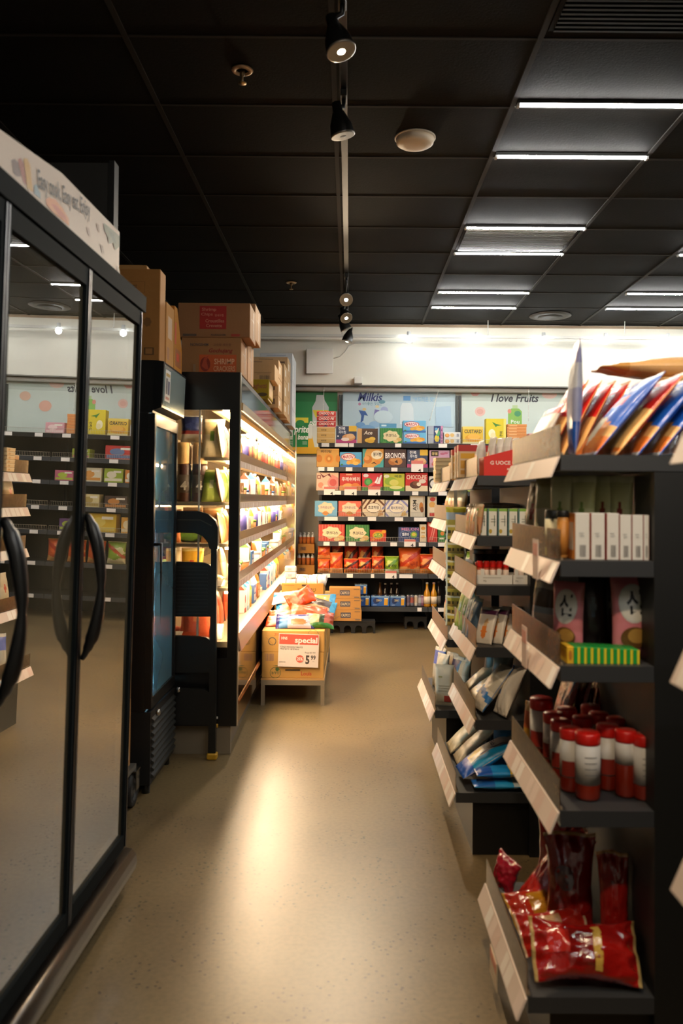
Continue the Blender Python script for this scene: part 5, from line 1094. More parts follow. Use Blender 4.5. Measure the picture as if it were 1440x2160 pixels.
for sz in (.52, .88, 1.24, 1.60):
    s = MB().box(-.72, -.12, Y0f+.05, Y1f-.05, sz-.012, sz, pm('#8c8a80', .4, .5)).obj('shelf', FZ)
    MB().box(-.119, -.115, Y0f+.05, Y1f-.05, sz-.03, sz+.02, pm('#b8b3a4', .45)).obj('price_rail', s)
MB().box(-.72, -.10, Y0f+.05, Y1f-.05, .1495, .17, pm('#8c8a80', .5)).obj('floor_tray', FZ)
MB().box(-.05, -.032, Y0f+.06, Y1f-.06, 2.0, 2.028, emit('#fff0d8', 3.0)).obj('interior_lamp', FZ)
# packs inside
fm = FZ.matrix_basis.copy()
fr = random.Random(11)
fk = 0
def in_freezer(name, label, cat, mb, y, x, z, rz=90):
    o = mb.obj(name); o.matrix_world = Matrix.Translation((-.775, 2.93, 0)) @ Matrix.Rotation(-math.radians(1.5), 4, 'Z') @ Matrix.Rotation(math.radians(1.0), 4, 'Y') @ Matrix.Translation((x, y, z+.001)) @ Matrix.Rotation(math.radians(rz), 4, 'Z')
    l, q, s = o.matrix_world.decompose(); o.location = l; o.rotation_euler = q.to_euler()
    return tag(o, label, cat, 'packs inside the freezer')
for si, sz in enumerate((.17, .52, .88, 1.24, 1.60)):
    y = -1.0; k = 0
    while y > -1.75:
        w = fr.uniform(.12, .17); c = fr.choice(['#c8b88a', '#9db46a', '#d9cfae', '#b8a06a', '#c97a5a', '#a8b888'])
        nm = {'#c8b88a': 'tan', '#9db46a': 'green', '#d9cfae': 'cream', '#b8a06a': 'ochre', '#c97a5a': 'red brown', '#a8b888': 'pale green'}[c]
        in_freezer('frozen_pack', f'{nm} frozen pack behind foggy freezer glass, {ORD[si]} level up, {ORD[k]} along', 'pack', bag(w-.01, .22, .06, pouch(c, '#d8d4c4', c, '#c8503c' if k % 2 else '#6a8a4c'), 300+si*8+k, 10, 12), y-w/2, -.26, sz); y -= w+.005; k += 1
for si, sz in enumerate((.17, .88, 1.24)):
    for k in range(3):
        in_freezer('frozen_pack', f'pale frozen pack behind the far freezer door, {ORD[si]} filled level, {ORD[k]} along', 'pack', bag(.13, .2, .06, pouch('#b8b4a0', '#c8c4b4', '#a8a48c', '#98a488'), 340+si*4+k, 10, 12), -.16-.15*k, -.32, sz)
# banner board over the freezer
BX = -.80
pts = []
for px, py in ((-60, 232), (0, 273), (130, 365), (252, 490)): pts.append(at_x(px, py, BX))
low = [at_x(252, 577, BX), at_x(-60, 318, BX)]
ye = pts[-1].y; zb = 2.102
poly = [(p.y, p.z) for p in pts]+[(ye, zb), (pts[0].y, zb)]
mb = MB(); mb.prism([(a, b) for a, b in poly], 'x', BX-.006, BX, pm('#d8c3ae', .55))
o0 = Vector((BX+.0008, 0, 0)); R, U = Vector((0, 1, 0)), Vector((0, 0, 1))
nb = [0]
def bp(px, py): return at_x(px, py, BX+.0006+.00012*nb[0])
def bpoly(l, c):
    nb[0] += 1; mb.add([bp(*q) for q in l], [tuple(range(len(l)))], ink(c))
bpoly([(24, 338), (31, 335), (38, 343), (44, 372), (36, 372), (28, 364)], '#7a5f52'); bpoly([(38, 336), (44, 333), (50, 345), (56, 392), (49, 384), (43, 360)], '#a8604a'); bpoly([(50, 334), (58, 334), (64, 350), (70, 405), (58, 398), (53, 360)], '#cfa04c'); bpoly([(72, 392), (77, 388), (85, 408), (86, 420), (72, 408)], '#8ba0a4')
bpoly([(97, 420), (104, 416), (118, 421), (133, 440), (145, 462), (146, 477), (130, 463), (110, 446), (98, 432)], '#d98a4c'); bpoly([(108, 430), (118, 432), (138, 455), (142, 468), (124, 455)], '#c9683c')
for q in ((183, 478, '#b59a84'), (203, 470, '#b0937c'), (212, 515, '#a89078'), (246, 560, '#9a8a70')): bpoly([(q[0], q[1]), (q[0]+5, q[1]+4), (q[0]+8, q[1]+22), (q[0]+3, q[1]+16)], q[2])
bpoly([(219, 470), (236, 484), (252, 498), (252, 520), (243, 528), (238, 512), (230, 514), (226, 496), (220, 486)], '#6f7352'); bpoly([(228, 484), (240, 494), (246, 516), (238, 508)], '#565c3e')
ta, tb_ = bp(80, 382), bp(190, 448); D = (tb_-ta); L_ = D.length; D.normalize(); Un = Vector((0, 0, 1)); Un = (Un-D*Un.dot(D)).normalized()
mb.text('Easy cook, Easy eat, Enjoy', (ta+tb_)/2+Vector((.0003, 0, 0)), D, Un, ink('#3a2e26'), L_, .060, .012)
single(mb, 'banner_board', 'cream banner board on top of the freezer lettered Easy cook', 'sign')
# dark hanging panel behind the banner
a, b = at_y(112, 347, 3.3), at_y(246, 345, 3.3)
t = thing('dark_wall_panel', 'dark grey tall panel with frame standing behind the freezer banner', 'panel', ((a.x+b.x)/2, 3.3, 0))
hw = (b.x-a.x)/2; MB().box(-hw-.3, hw-.022, -.02, .02, .3, a.z, pm('#24221f', .6)).obj('sheet', t); MB().box(hw-.0215, hw, -.03, .03, .0, a.z+.006, pm('#121211', .5)).obj('edge_post', t)

# ------------------------------------------------------------------ caster cart with cartons between freezer and cooler
t = thing('caster_cart', 'low cart with black caster wheel showing beside the freezer end', 'cart', (-1.20, 3.42, 0))
MB().box(-.25, .25, -.28, .28, .165, .185, pm('#6a6862', .4, .6)).obj('deck', t)
for sx, sy in ((.235, .26), (.235, -.24), (-.235, .24), (-.235, -.24)):
    w = MB(); n = 20
    prof = [(.045, -.012), (.066, -.017), (.077, -.014), (.08, -.006), (.08, .006), (.077, .014), (.066, .017), (.045, .012)]
    w.lathe(prof+[prof[0]], pm('#0c0c0c', .55), n); w.lathe([(.001, -.014), (.02, -.016), (.028, -.009), (.044, -.008), (.044, .008), (.028, .009), (.02, .016), (.001, .014)], pm('#6a6a68', .35, .6), n)
    w.xf(Matrix.Translation((sx, sy, .0805)) @ Matrix.Rotation(PI/2, 4, 'Y') @ Matrix.Rotation(0, 4, 'Z')); c = w.obj('caster_wheel', t)
    k = MB(); k.box(sx-.03, sx+.03, sy-.035, sy+.035, .158, .1648, CHROME); k.box(sx-.027, sx-.023, sy-.02, sy+.03, .075, .158, CHROME); k.box(sx+.023, sx+.027, sy-.02, sy+.03, .075, .158, CHROME); k.obj('caster_fork', c)
zz = .186
for i, h in enumerate((.30, .28, .30)):
    single(carton(.46, h, .5, '#a8743a', [('r', .1, .3, .5, .6, '#7d5426')], side=[('r', .1, .3, .5, .6, '#7d5426'), ('r', .7, .1, .95, .3, '#e8e2d8')], body=card('#ad7a40')), 'brown_carton', f'brown carton stacked on the caster cart, {("lowest", "middle", "topmost")[i]}', 'carton', (-1.20, 3.42, zz), (0, 0, 0), 'cartons on the caster cart'); zz += h+.001

# ------------------------------------------------------------------ black single glass-door cooler
FX, FYN, FYF = -.893, 3.80, 4.312
t = thing('black_door_cooler', 'black upright cooler with single glass door and lit header', 'cooler', (FX, (FYN+FYF)/2, 0))
hy = (FYF-FYN)/2; BK = pm('#0b0b0b', .4)
MB().box(-.58, -.56, -hy, hy, .10, 1.775, pm('#9aa3a3', .5)).obj('back_panel', t)
for s in (-1, 1): MB().box(-.559, -.0505, s*hy-(.03 if s > 0 else 0), s*hy+(.03 if s < 0 else 0), .385, 1.775, BK).obj('side_panel', t)
for s in (-1, 1): MB().box(-.559, -.053, s*(hy-.0305)-(.003 if s > 0 else 0), s*(hy-.0305)+(.003 if s < 0 else 0), .401, 1.77, pm('#b4cccf', .5)).obj('inner_liner', t)
MB().box(-.58, -.03, -hy, hy, 1.776, 2.02, BK).obj('header_box', t)
hd = MB(); hd.prism([(-.03, 1.785), (.012, 1.80), (.02, 2.015), (-.03, 2.02)], 'y', -hy, hy, pm('#101112', .3)); hd.obj('header_bezel', t)
sg = MB(); sg.quad((.0145, -hy+.012, 1.812), (.0145, hy-.012, 1.812), (.0210, hy-.012, 2.005), (.0210, -hy+.012, 2.005), pm('#b5c8c4', .16, .55, .6)); o = sg.obj('header_panel', t)
lb = MB(); fx = lambda y, z: (.0150+.006*(z-1.842)/.193+.0012, y, z-.03)
q = [(-hy+.035, 1.865), (-hy+.145, 1.865), (-hy+.145, 2.015), (-hy+.035, 2.015)]; lb.add([fx(*p) for p in q], [(0, 1, 2, 3)], pm('#d9d2c8', .5))
for y0_, y1_, z0_, z1_, c in ((.05, .13, 1.985, 2.0, '#b8923c'), (.05, .083, 1.90, 1.975, '#6a5f58'), (.092, .13, 1.90, 1.965, '#4a4560'), (.05, .13, 1.875, 1.888, '#a8685a')):
    lb.add([(p[0]+.0008, p[1], p[2]) for p in [fx(-hy+y0_, z0_), fx(-hy+y1_, z0_), fx(-hy+y1_, z1_), fx(-hy+y0_, z1_)]], [(0, 1, 2, 3)], ink(c))
lb.obj('notice_sticker', o)
d = MB(); d.box(-.05, -.018, -hy, -hy+.03, .40, 1.77, BK).box(-.05, -.018, hy-.03, hy, .40, 1.77, BK).box(-.05, -.018, -hy+.03, hy-.03, .40, .45, BK).box(-.05, -.018, -hy+.03, hy-.03, 1.715, 1.77, pm('#8d8878', .3, .3)); dr = d.obj('door', t)
MB().box(-.034, -.029, -hy+.029, hy-.029, .449, 1.716, glass('cooler_glass', '#c4e0e4', 1.4, .0, .62, '#a5c8d0', 1.2, .7)).obj('glass_pane', dr)  # teal haze colours the pane to stand in for the bright glow
MB().tube([(-.018, -hy+.016, 1.16), (.016, -hy+.016, 1.16), (.016, -hy+.016, .78), (-.018, -hy+.016, .78)], .009, pm('#0d0d0d', .3), 8).obj('handle', dr)
for yy in (-hy+.03, hy-.03): MB().lathe([(.016, 0), (.016, .012), (.008, .018), (.001, .018)], CHROME, 12).xf(Matrix.Translation((.0005, yy, .378)) @ Matrix.Rotation(PI/2, 4, 'Y')).obj('hinge_bolt', t)
MB().box(-.58, -.02, -hy, hy, .05, .384, pm('#0e0e0e', .5)).obj('base', t)
gr = MB()
for k in range(9):
    z = .075+k*.032; gr.prism([(-.0195, z), (-.006, z+.004), (-.006, z+.012), (-.0195, z+.022)], 'y', -hy+.02, hy-.02, pm('#2b2b28', .4))
gr.obj('louvre_grille', t)
for sx in (-.05, -.53):
    for sy in (-hy+.05, hy-.05): MB().lathe([(.02, 0), (.02, .0495)], BLACKM, 10, (sx, sy, 0)).obj('foot', t)
for k, sz in enumerate((.75, 1.08, 1.40)):
    s = MB().box(-.53, -.08, -hy+.045, hy-.032, sz-.01, sz, pm('#8fa6a8', .4, .3)).obj('shelf', t)
MB().box(-.53, -.055, -hy+.031, hy-.031, .3845, .40, pm('#9ab0b0', .4)).obj('inner_floor', t)
MB().box(-.075, -.062, -hy+.0345, -hy+.044, .46, 1.72, emit('#c8ecff', 360.0)).obj('interior_lamp', t)
for si, (sz, cs) in enumerate(((.401, ('#8fb0b4', '#9ab8b8')), (.751, ('#c8603c', '#d8c8b0')), (1.081, ('#5f8fa8', '#7fa8b8')), (1.401, ('#b0c4bc', '#c8b888')))):
    for k in range(4):
        y = (FYN+FYF)/2-hy+.10+.12*k
        jar('drink_bottle', f'{("grey blue", "orange", "blue", "pale")[si]} drink bottle inside the black cooler, {ORD[si]} level up, {ORD[k]} along', FX-.135, y, sz, .035, .24, pm('#d8d8d0', .4), pm(cs[1], .4), pm(cs[0], .3), 'bottles inside the black cooler', .14, (.2, .6), 0, .5)
# cartons on the black cooler
ZT = 2.021
XE = FX-.002
zt1 = at_y(300, 568, 3.82).z
single(carton(.36, zt1-ZT, .11, '#b0793e', [('r', .16, .86, .80, .862, '#5a3d1c'), ('r', .16, .74, .80, .742, '#5a3d1c'), ('r', .16, .74, .163, .86, '#5a3d1c'), ('r', .797, .74, .8, .86, '#5a3d1c'), ('t', 'FRAGILE', .45, .80, .5, .05, '#6a4a24'), ('r', .45, .6, .65, .602, '#5a3d1c'), ('b', .84, .42, .05, .05, '#8a5f2e'), ('r', .80, .06, .93, .14, '#6a4a24'), ('r', .82, .07, .91, .13, '#b0793e')], body=card('#b07a3f')), 'brown_carton', 'large brown carton on the black cooler, nearest the freezer banner', 'carton', (XE-.183, 3.87, ZT), (0, 0, 0), 'cartons on the black cooler')
single(carton(.34, .02, .10, '#b58248', [('p', [(0, 0), (1, 0), (.94, 1), (.05, 1)], '#bd8a4e')], body=card('#b8864a')), 'carton_lid', 'loose cardboard flap lying on the large brown carton', 'lid', (XE-.24, 3.875, zt1+.001))
zt2_ = at_y(340, 637, 3.95).z
single(carton(.34, zt2_-ZT, .17, '#c08a4a', [('r', .2, .6, .8, .8, '#a87a4a')], side=[('r', .2, .45, .7, .8, '#d0b090'), ('r', .1, .1, .4, .3, '#a8703c')], body=card('#c28c4c')), 'brown_carton', 'pale brown carton with white label in the middle of the black cooler top', 'carton', (XE-.17, 4.025, ZT), (0, 0, 0), 'cartons on the black cooler')
MBc = MB(); MBc.prism([(-.095, 0), (.095, 0), (.095, .13), (.0, .28), (-.03, .33), (-.095, .33)], 'x', -.30, 0, card('#c08236')); MBc.box(.0001, .0007, -.07, .07, .03, .12, ink('#a86a3c')); MBc.box(.0008, .0012, -.04, .02, .06, .10, ink('#c9543c')); MBc.box(.0001, .0007, -.08, -.05, .14, .25, ink('#c9543c'))
single(MBc, 'brown_carton', 'open yellowish carton with sloping flap at the far side of the black cooler', 'carton', (XE, 4.212, ZT), (0, 0, 0), 'cartons on the black cooler')

# ------------------------------------------------------------------ long lit multideck cooler
CX0, CX1 = -.598, -1.55
CYN, CYF = 4.44, 8.38
ZB, ZH0, ZH1 = .155, 1.855, 2.06
IN = pm('#d9c9ae', .5); CL = .0
t = thing('open_display_cooler', 'long warm-lit display cooler full of chilled goods along the aisle', 'cooler', (CX0, (CYN+CYF)/2, 0))
cy = (CYN+CYF)/2; hy = (CYF-CYN)/2
MB().box(CX1-CX0, CX1-CX0+.04, -hy, hy, ZB, ZH1-.005, IN).obj('back_wall', t)
# near end panel: black frame with window
fr_ = MB(); BKP = pm('#0d0c0b', .3, 0, .6)
fr_.box(-.055, 0, -hy-.03, -hy, ZB, ZH1, BKP).box(-.96, -.055, -hy-.03, -hy, ZH0, ZH1, BKP).box(-.96, -.055, -hy-.03, -hy, ZB, .515, BKP).box(-.96, -.93, -hy-.03, -hy, .515, ZH0, BKP)
ep = fr_.obj('end_panel', t)
MB().box(-.002, .003, -hy-.031, -hy-.001, ZB, ZH1, pm('#b5a892', .3, .7)).obj('edge_trim', ep)
MB().box(-.93, -.055, -hy-.019, -hy-.014, .515, ZH0, PANE).obj('end_glass', ep)
MB().box(-.222, -.212, -hy-.026, -hy-.0195, .515, ZH0, pm('#cfc4ac', .25, 0, .6)).obj('glass_joint', ep)
MB().box(-.30, -.10, -hy-.0315, -hy-.0305, .195, .207, pm('#cfcfcb', .4)).obj('maker_plate', ep)
# far end panel, mirror-like inside
f2 = MB().box(-.96, .04, hy, hy+.012, ZB, ZH0+.02, glass('far_end_glass', '#b89468', 3.2, .03, .5, '#c9a878', 4, .4)).obj('far_end_glass', t)
MB().box(.035, .045, hy-.004, hy+.016, ZB, ZH1, pm('#c9b498', .3, .4)).obj('edge_trim', f2)
MB().box(CX1-CX0+.041, -.0, -hy+.001, hy-.001, ZH0+.03, ZH1-.01, pm('#3a342c', .5)).obj('canopy', t)
MIR = pm('#8d9290', .08, .85)
h1 = MB().box(.0005, .006, -hy+.001, hy, ZH0+.045, ZH1-.045, MIR).obj('header_panel', t)
MB().box(.0005, .012, -hy+.001, hy, ZH0+.0, ZH0+.044, pm('#c9a878', .25, .6)).obj('header_rail', h1)
MB().box(-.16, -.06, -hy+.01, hy-.01, ZH0-.002, ZH0+.029, pm('#d8c4a0', .4)).obj('lamp_tray', t)
LW = emit('#ffdfb2', 58.0); LW2 = emit('#ffdfb6', 36.0)
MB().box(-.10, -.075, -hy+.02, hy-.02, ZH0-.02, ZH0-.0025, LW).obj('header_lamp', t)
MB().box(-.050, -.030, -hy+.0005, -hy+.012, .56, 1.83, emit('#ffe2bc', 70.0)).obj('added_post_lamp', t)  # added strip hidden behind the post, brightens goods facing the end glass
SZ = [(1.60, -.05, -.195), (1.355, -.05, -.55), (1.13, -.05, -.60), (.89, -.05, -.62)]
for i, (z, xf, xb) in enumerate(SZ):
    s = MB().box(xb, xf-.004, -hy+.005, hy-.004, z-.018, z, pm('#cdbb9c', .4, .2)).obj('shelf', t)
    MB().box(xf-.003, xf, -hy+.005, hy-.004, z-.040, z-.002, pm('#cdb7a6', .35)).obj('price_rail', s)
    MB().box(xf-.006, xf-.004, -hy+.006, hy-.005, z+.0005, z+.05, glass('cooler_fence', '#f4ead8', 1.12, .2, .10, '#e0ccb0', 50)).obj('clear_fence', s)
    MB().box(xf-.03, xf-.012, -hy+.02, hy-.02, z-.032, z-.0185, LW2).obj('shelf_lamp', s)
    tg = MB(); rr = random.Random(i); y = -hy+.02; ys = [y]
    while y < hy-.12: y += rr.uniform(.03, .09); ys.append(y)
    tg.v = [(xf+.001, q, zz) for q in ys for zz in (z-.038, z-.006)]
    for k in range(len(ys)-1): tg.f.append((2*k, 2*k+2, 2*k+3, 2*k+1)); tg.mi.append(tg.m(pm(('#cdb7a6', '#e0d4c8', '#cdb7a6', '#d8c8b8')[k % 4], .4))); tg.sm.append(False)
    tg.obj('label_print', s)
ZD = .60
MB().box(CX1-CX0+.041, -.06, -hy+.003, hy-.003, ZD-.03, ZD, pm('#b8a488', .4, .2)).obj('deck', t)
MB().box(-.0595, -.005, -hy+.003, hy-.003, ZD-.06, ZD+.045, pm('#a88f78', .35)).obj('deck_front', t)
ds = MB(); ds.prism([(-.004, ZD-.002), (-.004, ZD+.045), (.0, ZD+.045), (.016, ZD-.05), (.012, ZD-.05)], 'y', -hy+.003, hy-.003, pm('#b59c86', .3, .3)); o = ds.obj('bumper_rail', t)
MB().box(-.03, -.001, -hy+.003, hy-.003, ZB, ZD-.061, pm('#6a5040', .07, .9)).obj('kick_panel', t)
MB().tube([(-.012, -hy+.005, .275), (-.012, hy-.005, .275)], .02, pm('#b5794a', .25, .8), 10).obj('foot_rail', t)
MB().box(CX1-CX0, -.06, -hy, hy, .001, ZB-.001, pm('#6f675a', .45, .3)).obj('plinth', t)
MB().box(CX1-CX0, -.035, -hy-.01, -hy+.02, .001, ZB-.001, pm('#857a68', .45, .3)).obj('plinth_end', t)

# goods in the long cooler ------------------------------------------------------------
def proto_bottle(bc, lc, cc, r=.034, h=.2):
    t = thing('milk_bottle', 'x', 'bottle')
    b = MB(); b.lathe([(r*.9, 0), (r, .006), (r, h*.66), (r*.5, h*.84), (r*.45, h*.9)], pm(bc, .35), 12); b.lathe([(r*1.01, h*.15), (r*1.01, h*.6)], pm(lc, .5), 12); b.obj('body', t)
    c = MB(); c.lathe([(r*.5, h*.9), (r*.5, h), (.001, h)], pm(cc, .4), 12); c.obj('cap', t)
    return t
def proto_tub(bc, lc, r=.045, h=.075):
    t = thing('food_tub', 'x', 'tub')
    b = MB(); b.lathe([(r*.82, 0), (r*.96, h*.85)], pm(bc, .4), 14); b.obj('body', t)
    c = MB(); c.lathe([(r, h*.85), (r, h), (r*.9, h+.002), (.001, h+.002)], pm(lc, .4), 14); c.obj('lid', t)
    return t
def proto_pouch(c1, c2, c3, w=.11, h=.17, seed=1, spot='#c8503c'):
    mb = bag(w, h, .04, pouch(c1, c2, c3, spot), seed, 10, 12)
    o = mb.obj('food_pouch'); return tag(o, 'x', 'pouch')
def proto_milk(c1, c2, w=.07, h=.2):
    t = thing('milk_carton', 'x', 'carton')
    carton(w, h*.78, w, c1, [('r', 0, .0, 1, .2, c2), ('e', .5, .6, .3, .18, c2)]).obj('body', t)
    m = MB(); m.prism([(-w/2, h*.78), (w/2, h*.78), (w*.08, h*.95), (w*.08, h), (-w*.08, h), (-w*.08, h*.95)], 'x', -w/2, w/2, pm(c2, .5)); m.obj('gable_top', t)
    return t
def proto_tray(c1, c2, w=.15, h=.05):
    t = thing('food_tray', 'x', 'tray')
    m = MB(); m.prism([(-w*.42, 0), (w*.42, 0), (w*.5, h*.6), (-w*.5, h*.6)], 'y', -.05, .05, pm('#ded6c8', .5)); m.obj('tray', t)
    b = bag(w*.9, .09, .03, lambda u, v, fr: c1 if (u*7+v*5) % 2 < 1 else c2, 9, 10, 10); b.xf(Matrix.Translation((0, .045, h*.6+.012)) @ Matrix.Rotation(PI/2, 4, 'X')); b.obj('contents', t)
    return t
def proto_box(c1, c2, w=.1, h=.12):
    return tag(carton(w, h, .06, c1, [('r', .1, .15, .9, .5, c2), ('e', .5, .7, .25, .15, c2)]).obj('food_box'), 'x', 'box')
KIND = {
 'white and red milk bottle': (proto_bottle('#ece6da', '#d8685a', '#e8e4dc'), .075), 'white milk bottle with purple label': (proto_bottle('#ece8e0', '#5a559a', '#e8dcc8', .036, .2), .08),
 'yellow juice bottle': (proto_bottle('#e6b23c', '#efd07a', '#e8e0d0'), .075), 'cream drink bottle': (proto_bottle('#e8d8b8', '#c9a46a', '#f0ece4'), .075),
 'green capped cup': (proto_tub('#d98a4c', '#7fae3a', .042, .09), .09), 'white tub': (proto_tub('#ece4d8', '#e4dccc', .05, .09), .105), 'orange tub': (proto_tub('#d9803c', '#e8d8c0'), .1), 'blue lidded tub': (proto_tub('#e0dcd4', '#4a78b8'), .1),
 'pink pouch': (proto_pouch('#dcb0a0', '#e8d0c4', '#d89c90', .11, .17, 401), .085), 'cream pouch': (proto_pouch('#e6d8b4', '#f0e8d0', '#d8c494', .11, .19, 402, '#7fa84a'), .085), 'tan pouch': (proto_pouch('#cf9f68', '#e0c090', '#c08a54', .1, .17, 403), .08),
 'green pouch': (proto_pouch('#a9bf5c', '#cfdc94', '#6f9a3c', .12, .18, 404, '#d8e0b0'), .09), 'yellow pouch': (proto_pouch('#e0b83c', '#efdc8c', '#d8a82c', .11, .18, 405), .085), 'orange pouch': (proto_pouch('#d9803c', '#e8b07c', '#c8602c', .11, .16, 406), .085),
 'white and blue milk carton': (proto_milk('#e8e6e0', '#3f9ac0'), .09), 'white and green milk carton': (proto_milk('#e6e4da', '#5f9a4c'), .09), 'white and red milk carton': (proto_milk('#e8e0d8', '#c8503c', .065, .19), .085),
 'red and orange kimchi bag': (proto_pouch('#d8603c', '#e8c0a8', '#c8482c', .17, .2, 407, '#e08a5c'), .17), 'meat tray': (proto_tray('#b8503c', '#d88a70'), .165), 'noodle tray': (proto_tray('#e0c894', '#ecdcb8'), .165),
 'brown box': (proto_box('#a8703c', '#d8b890'), .12), 'blue box': (proto_box('#4f78b0', '#dcd8d0'), .12), 'white box': (proto_box('#e4dcd0', '#b8a898'), .12), 'white tofu pack': (proto_box('#ece6dc', '#c8d8b0', .12, .07), .13),
}
first_use = set()
LEVELS = [
 (1.60, 'top shelf', .235, ['cream pouch', 'pink pouch', 'cream pouch', 'tan pouch', 'pink pouch', 'yellow pouch', 'cream pouch', 'tan pouch', 'cream pouch', 'white milk bottle with purple label', 'white and red milk bottle', 'cream drink bottle', 'white and red milk bottle', 'cream drink bottle', 'yellow pouch', 'cream drink bottle']),
 (1.355, 'second shelf', .2, ['pink pouch', 'green pouch', 'green pouch', 'yellow pouch', 'cream pouch', 'green pouch', 'brown box', 'green capped cup', 'blue lidded tub', 'white and red milk carton', 'orange pouch', 'pink pouch', 'white and blue milk carton', 'brown box', 'yellow juice bottle']),
 (1.13, 'third shelf', .195, ['tan pouch', 'tan pouch', 'orange pouch', 'tan pouch', 'noodle tray', 'yellow pouch', 'cream pouch', 'white milk bottle with purple label', 'white milk bottle with purple label', 'white and red milk carton', 'white box', 'yellow juice bottle', 'orange pouch', 'green capped cup']),
 (.89, 'fourth shelf', .195, ['noodle tray', 'cream pouch', 'white tub', 'white tub', 'green capped cup', 'green capped cup', 'noodle tray', 'orange tub', 'white and green milk carton', 'green pouch', 'blue box', 'noodle tray', 'white tub', 'orange pouch']),
 (.60, 'bottom deck', .25, ['white tofu pack', 'meat tray', 'red and orange kimchi bag', 'red and orange kimchi bag', 'red and orange kimchi bag', 'meat tray', 'white and red milk carton', 'white and blue milk carton', 'white and blue milk carton', 'yellow juice bottle', 'orange pouch', 'blue box', 'white and red milk bottle', 'yellow pouch', 'brown box']),
]
rr = random.Random(5)
for z, ln, gap, seq in LEVELS:
    y = CYN+.05; n = 0; k = 0
    while y < CYF-.12 and n < 46:
        kind = seq[k] if k < len(seq) else seq[len(seq)//3+(k*5+k//3) % (len(seq)-len(seq)//3)]; k += 1
        p, w = KIND[kind]
        xf = CX0-.105-(0.03 if ln == 'bottom deck' else 0)+rr.uniform(-.008, .004)-(.05 if w > .14 else 0)
        lean = rr.uniform(.06, .2) if 'pouch' in kind or 'bag' in kind else 0
        loc = (xf, y+w/2, z+.0012); rot = (-lean, 0, PI/2+rr.uniform(-.08, .08))
        lab = f'{kind}, {ORD[n]} along the cooler {ln} from the black post'
        if kind not in first_use:
            first_use.add(kind); p.location = loc; p.rotation_euler = rot; p['label'] = lab; p['group'] = f'chilled goods on the cooler {ln}'
        else: dup(p, lab, loc, rot, f'chilled goods on the cooler {ln}', (1, 1, rr.uniform(1.0, 1.16)) if 'tray' not in kind else None)
        y += w+rr.uniform(.004, .02); n += 1
for kk, (p, w) in KIND.items():
    if kk not in first_use:
        for ch in list(p.children): bpy.data.objects.remove(ch)
        bpy.data.objects.remove(p)
XR = [('cream pouch', 'pink pouch', 'tan pouch'), ('green pouch', 'green pouch', 'yellow pouch'), ('tan pouch', 'tan pouch', 'orange pouch'), ('noodle tray', 'yellow pouch', 'cream pouch'), ('red and orange kimchi bag', 'meat tray', 'white tofu pack')]
for (z, ln, gap, seq), ks in zip(LEVELS, XR):
    for j, kind in enumerate(ks):
        if kind not in first_use: continue
        x = CX0-.165-.115*j if ln != 'bottom deck' else CX0-.24-.16*j
        if ln == 'top shelf' and j > 0: continue
        if ln == 'second shelf' and j == 2: x = CX0-.52; 
        dup(KIND[kind][0], f'{kind} facing the cooler end glass, {ln}, {ORD[j]} inward', (x, CYN+.07+.05*(j % 2), z+.0012), (-.16, 0, .12*(j-1)), f'goods behind the cooler end glass, {ln}', (1.15, 1, 1.15) if ln != 'second shelf' else None)
# dim goods seen through the rear pane of the cooler end
for i, px in enumerate((388, 421)):
    x = at_y(px, 1010, 4.56).x
    t = thing('juice_jug', f'tall jug with orange cap band and dark label, {("farther from", "nearer to")[i]} the glass joint', 'jug', (x, 4.56, 1.356), 0, 'jugs in the cooler end')
    MB().lathe([(.038, 0), (.042, .006), (.042, .20), (.040, .21)], pm('#3a1d16', .35), 16).obj('body', t)
    m = MB(); m.lathe([(.0425, .05), (.0425, .15)], pm('#4a4038', .5), 16); m.text('4', (.006, -.0433, .09), (1, 0, 0), (0, 0, 1), ink('#d8d0c0'), None, .05, .03); m.obj('paper_label', t)
    MB().lathe([(.0405, .21), (.042, .215), (.041, .30), (.036, .33), (.001, .332)], pm('#e0b878', .4), 16).obj('cap_sleeve', t)

x = at_y(412, 905, 4.62).x
o = bag(.12, .15, .05, bands((.3, '#c9c2b4'), (.42, '#8a2a2c'), (.95, '#2a3566'), (1, '#d8d4cc')), 451).obj('food_pouch', None, (at_y(404, 905, 4.57).x, 4.565, 1.689)); o.rotation_euler = (-.05, 0, .05)
tag(o, 'dark blue and white pouch above the jugs in the cooler end', 'pouch')
t = thing('vegetable_pack', 'green and white vegetable pack lying behind the ladder handle in the cooler end', 'vegetables', (at_y(398, 1150, 4.56).x, 4.57, 1.132))
b = bag(.10, .20, .055, lambda u, v, fr: '#6f9a3c' if u < .4 else '#d4d8b4', 452); b.xf(Matrix.Translation((-.10, 0, .03)) @ Matrix.Rotation(PI/2, 4, 'Y') @ Matrix.Rotation(PI/2, 4, 'Z')); b.obj('film_pack', t)
for k in range(2):
    t = thing('clear_food_tub', f'clear ribbed food tub low in the cooler end, {("farther from", "nearer")[k]} the black post', 'tub', (at_y(392+34*k, 1320, 4.57).x, 4.58, .892), 0, 'clear tubs in the cooler end')
    MB().lathe([(.035, 0), (.040, .1)], pm('#a8935c', .2, 0, .7), 16).obj('tub', t); MB().lathe([(.041, .1), (.041, .11), (.001, .111)], pm('#d8c89a', .3), 16).obj('lid', t)
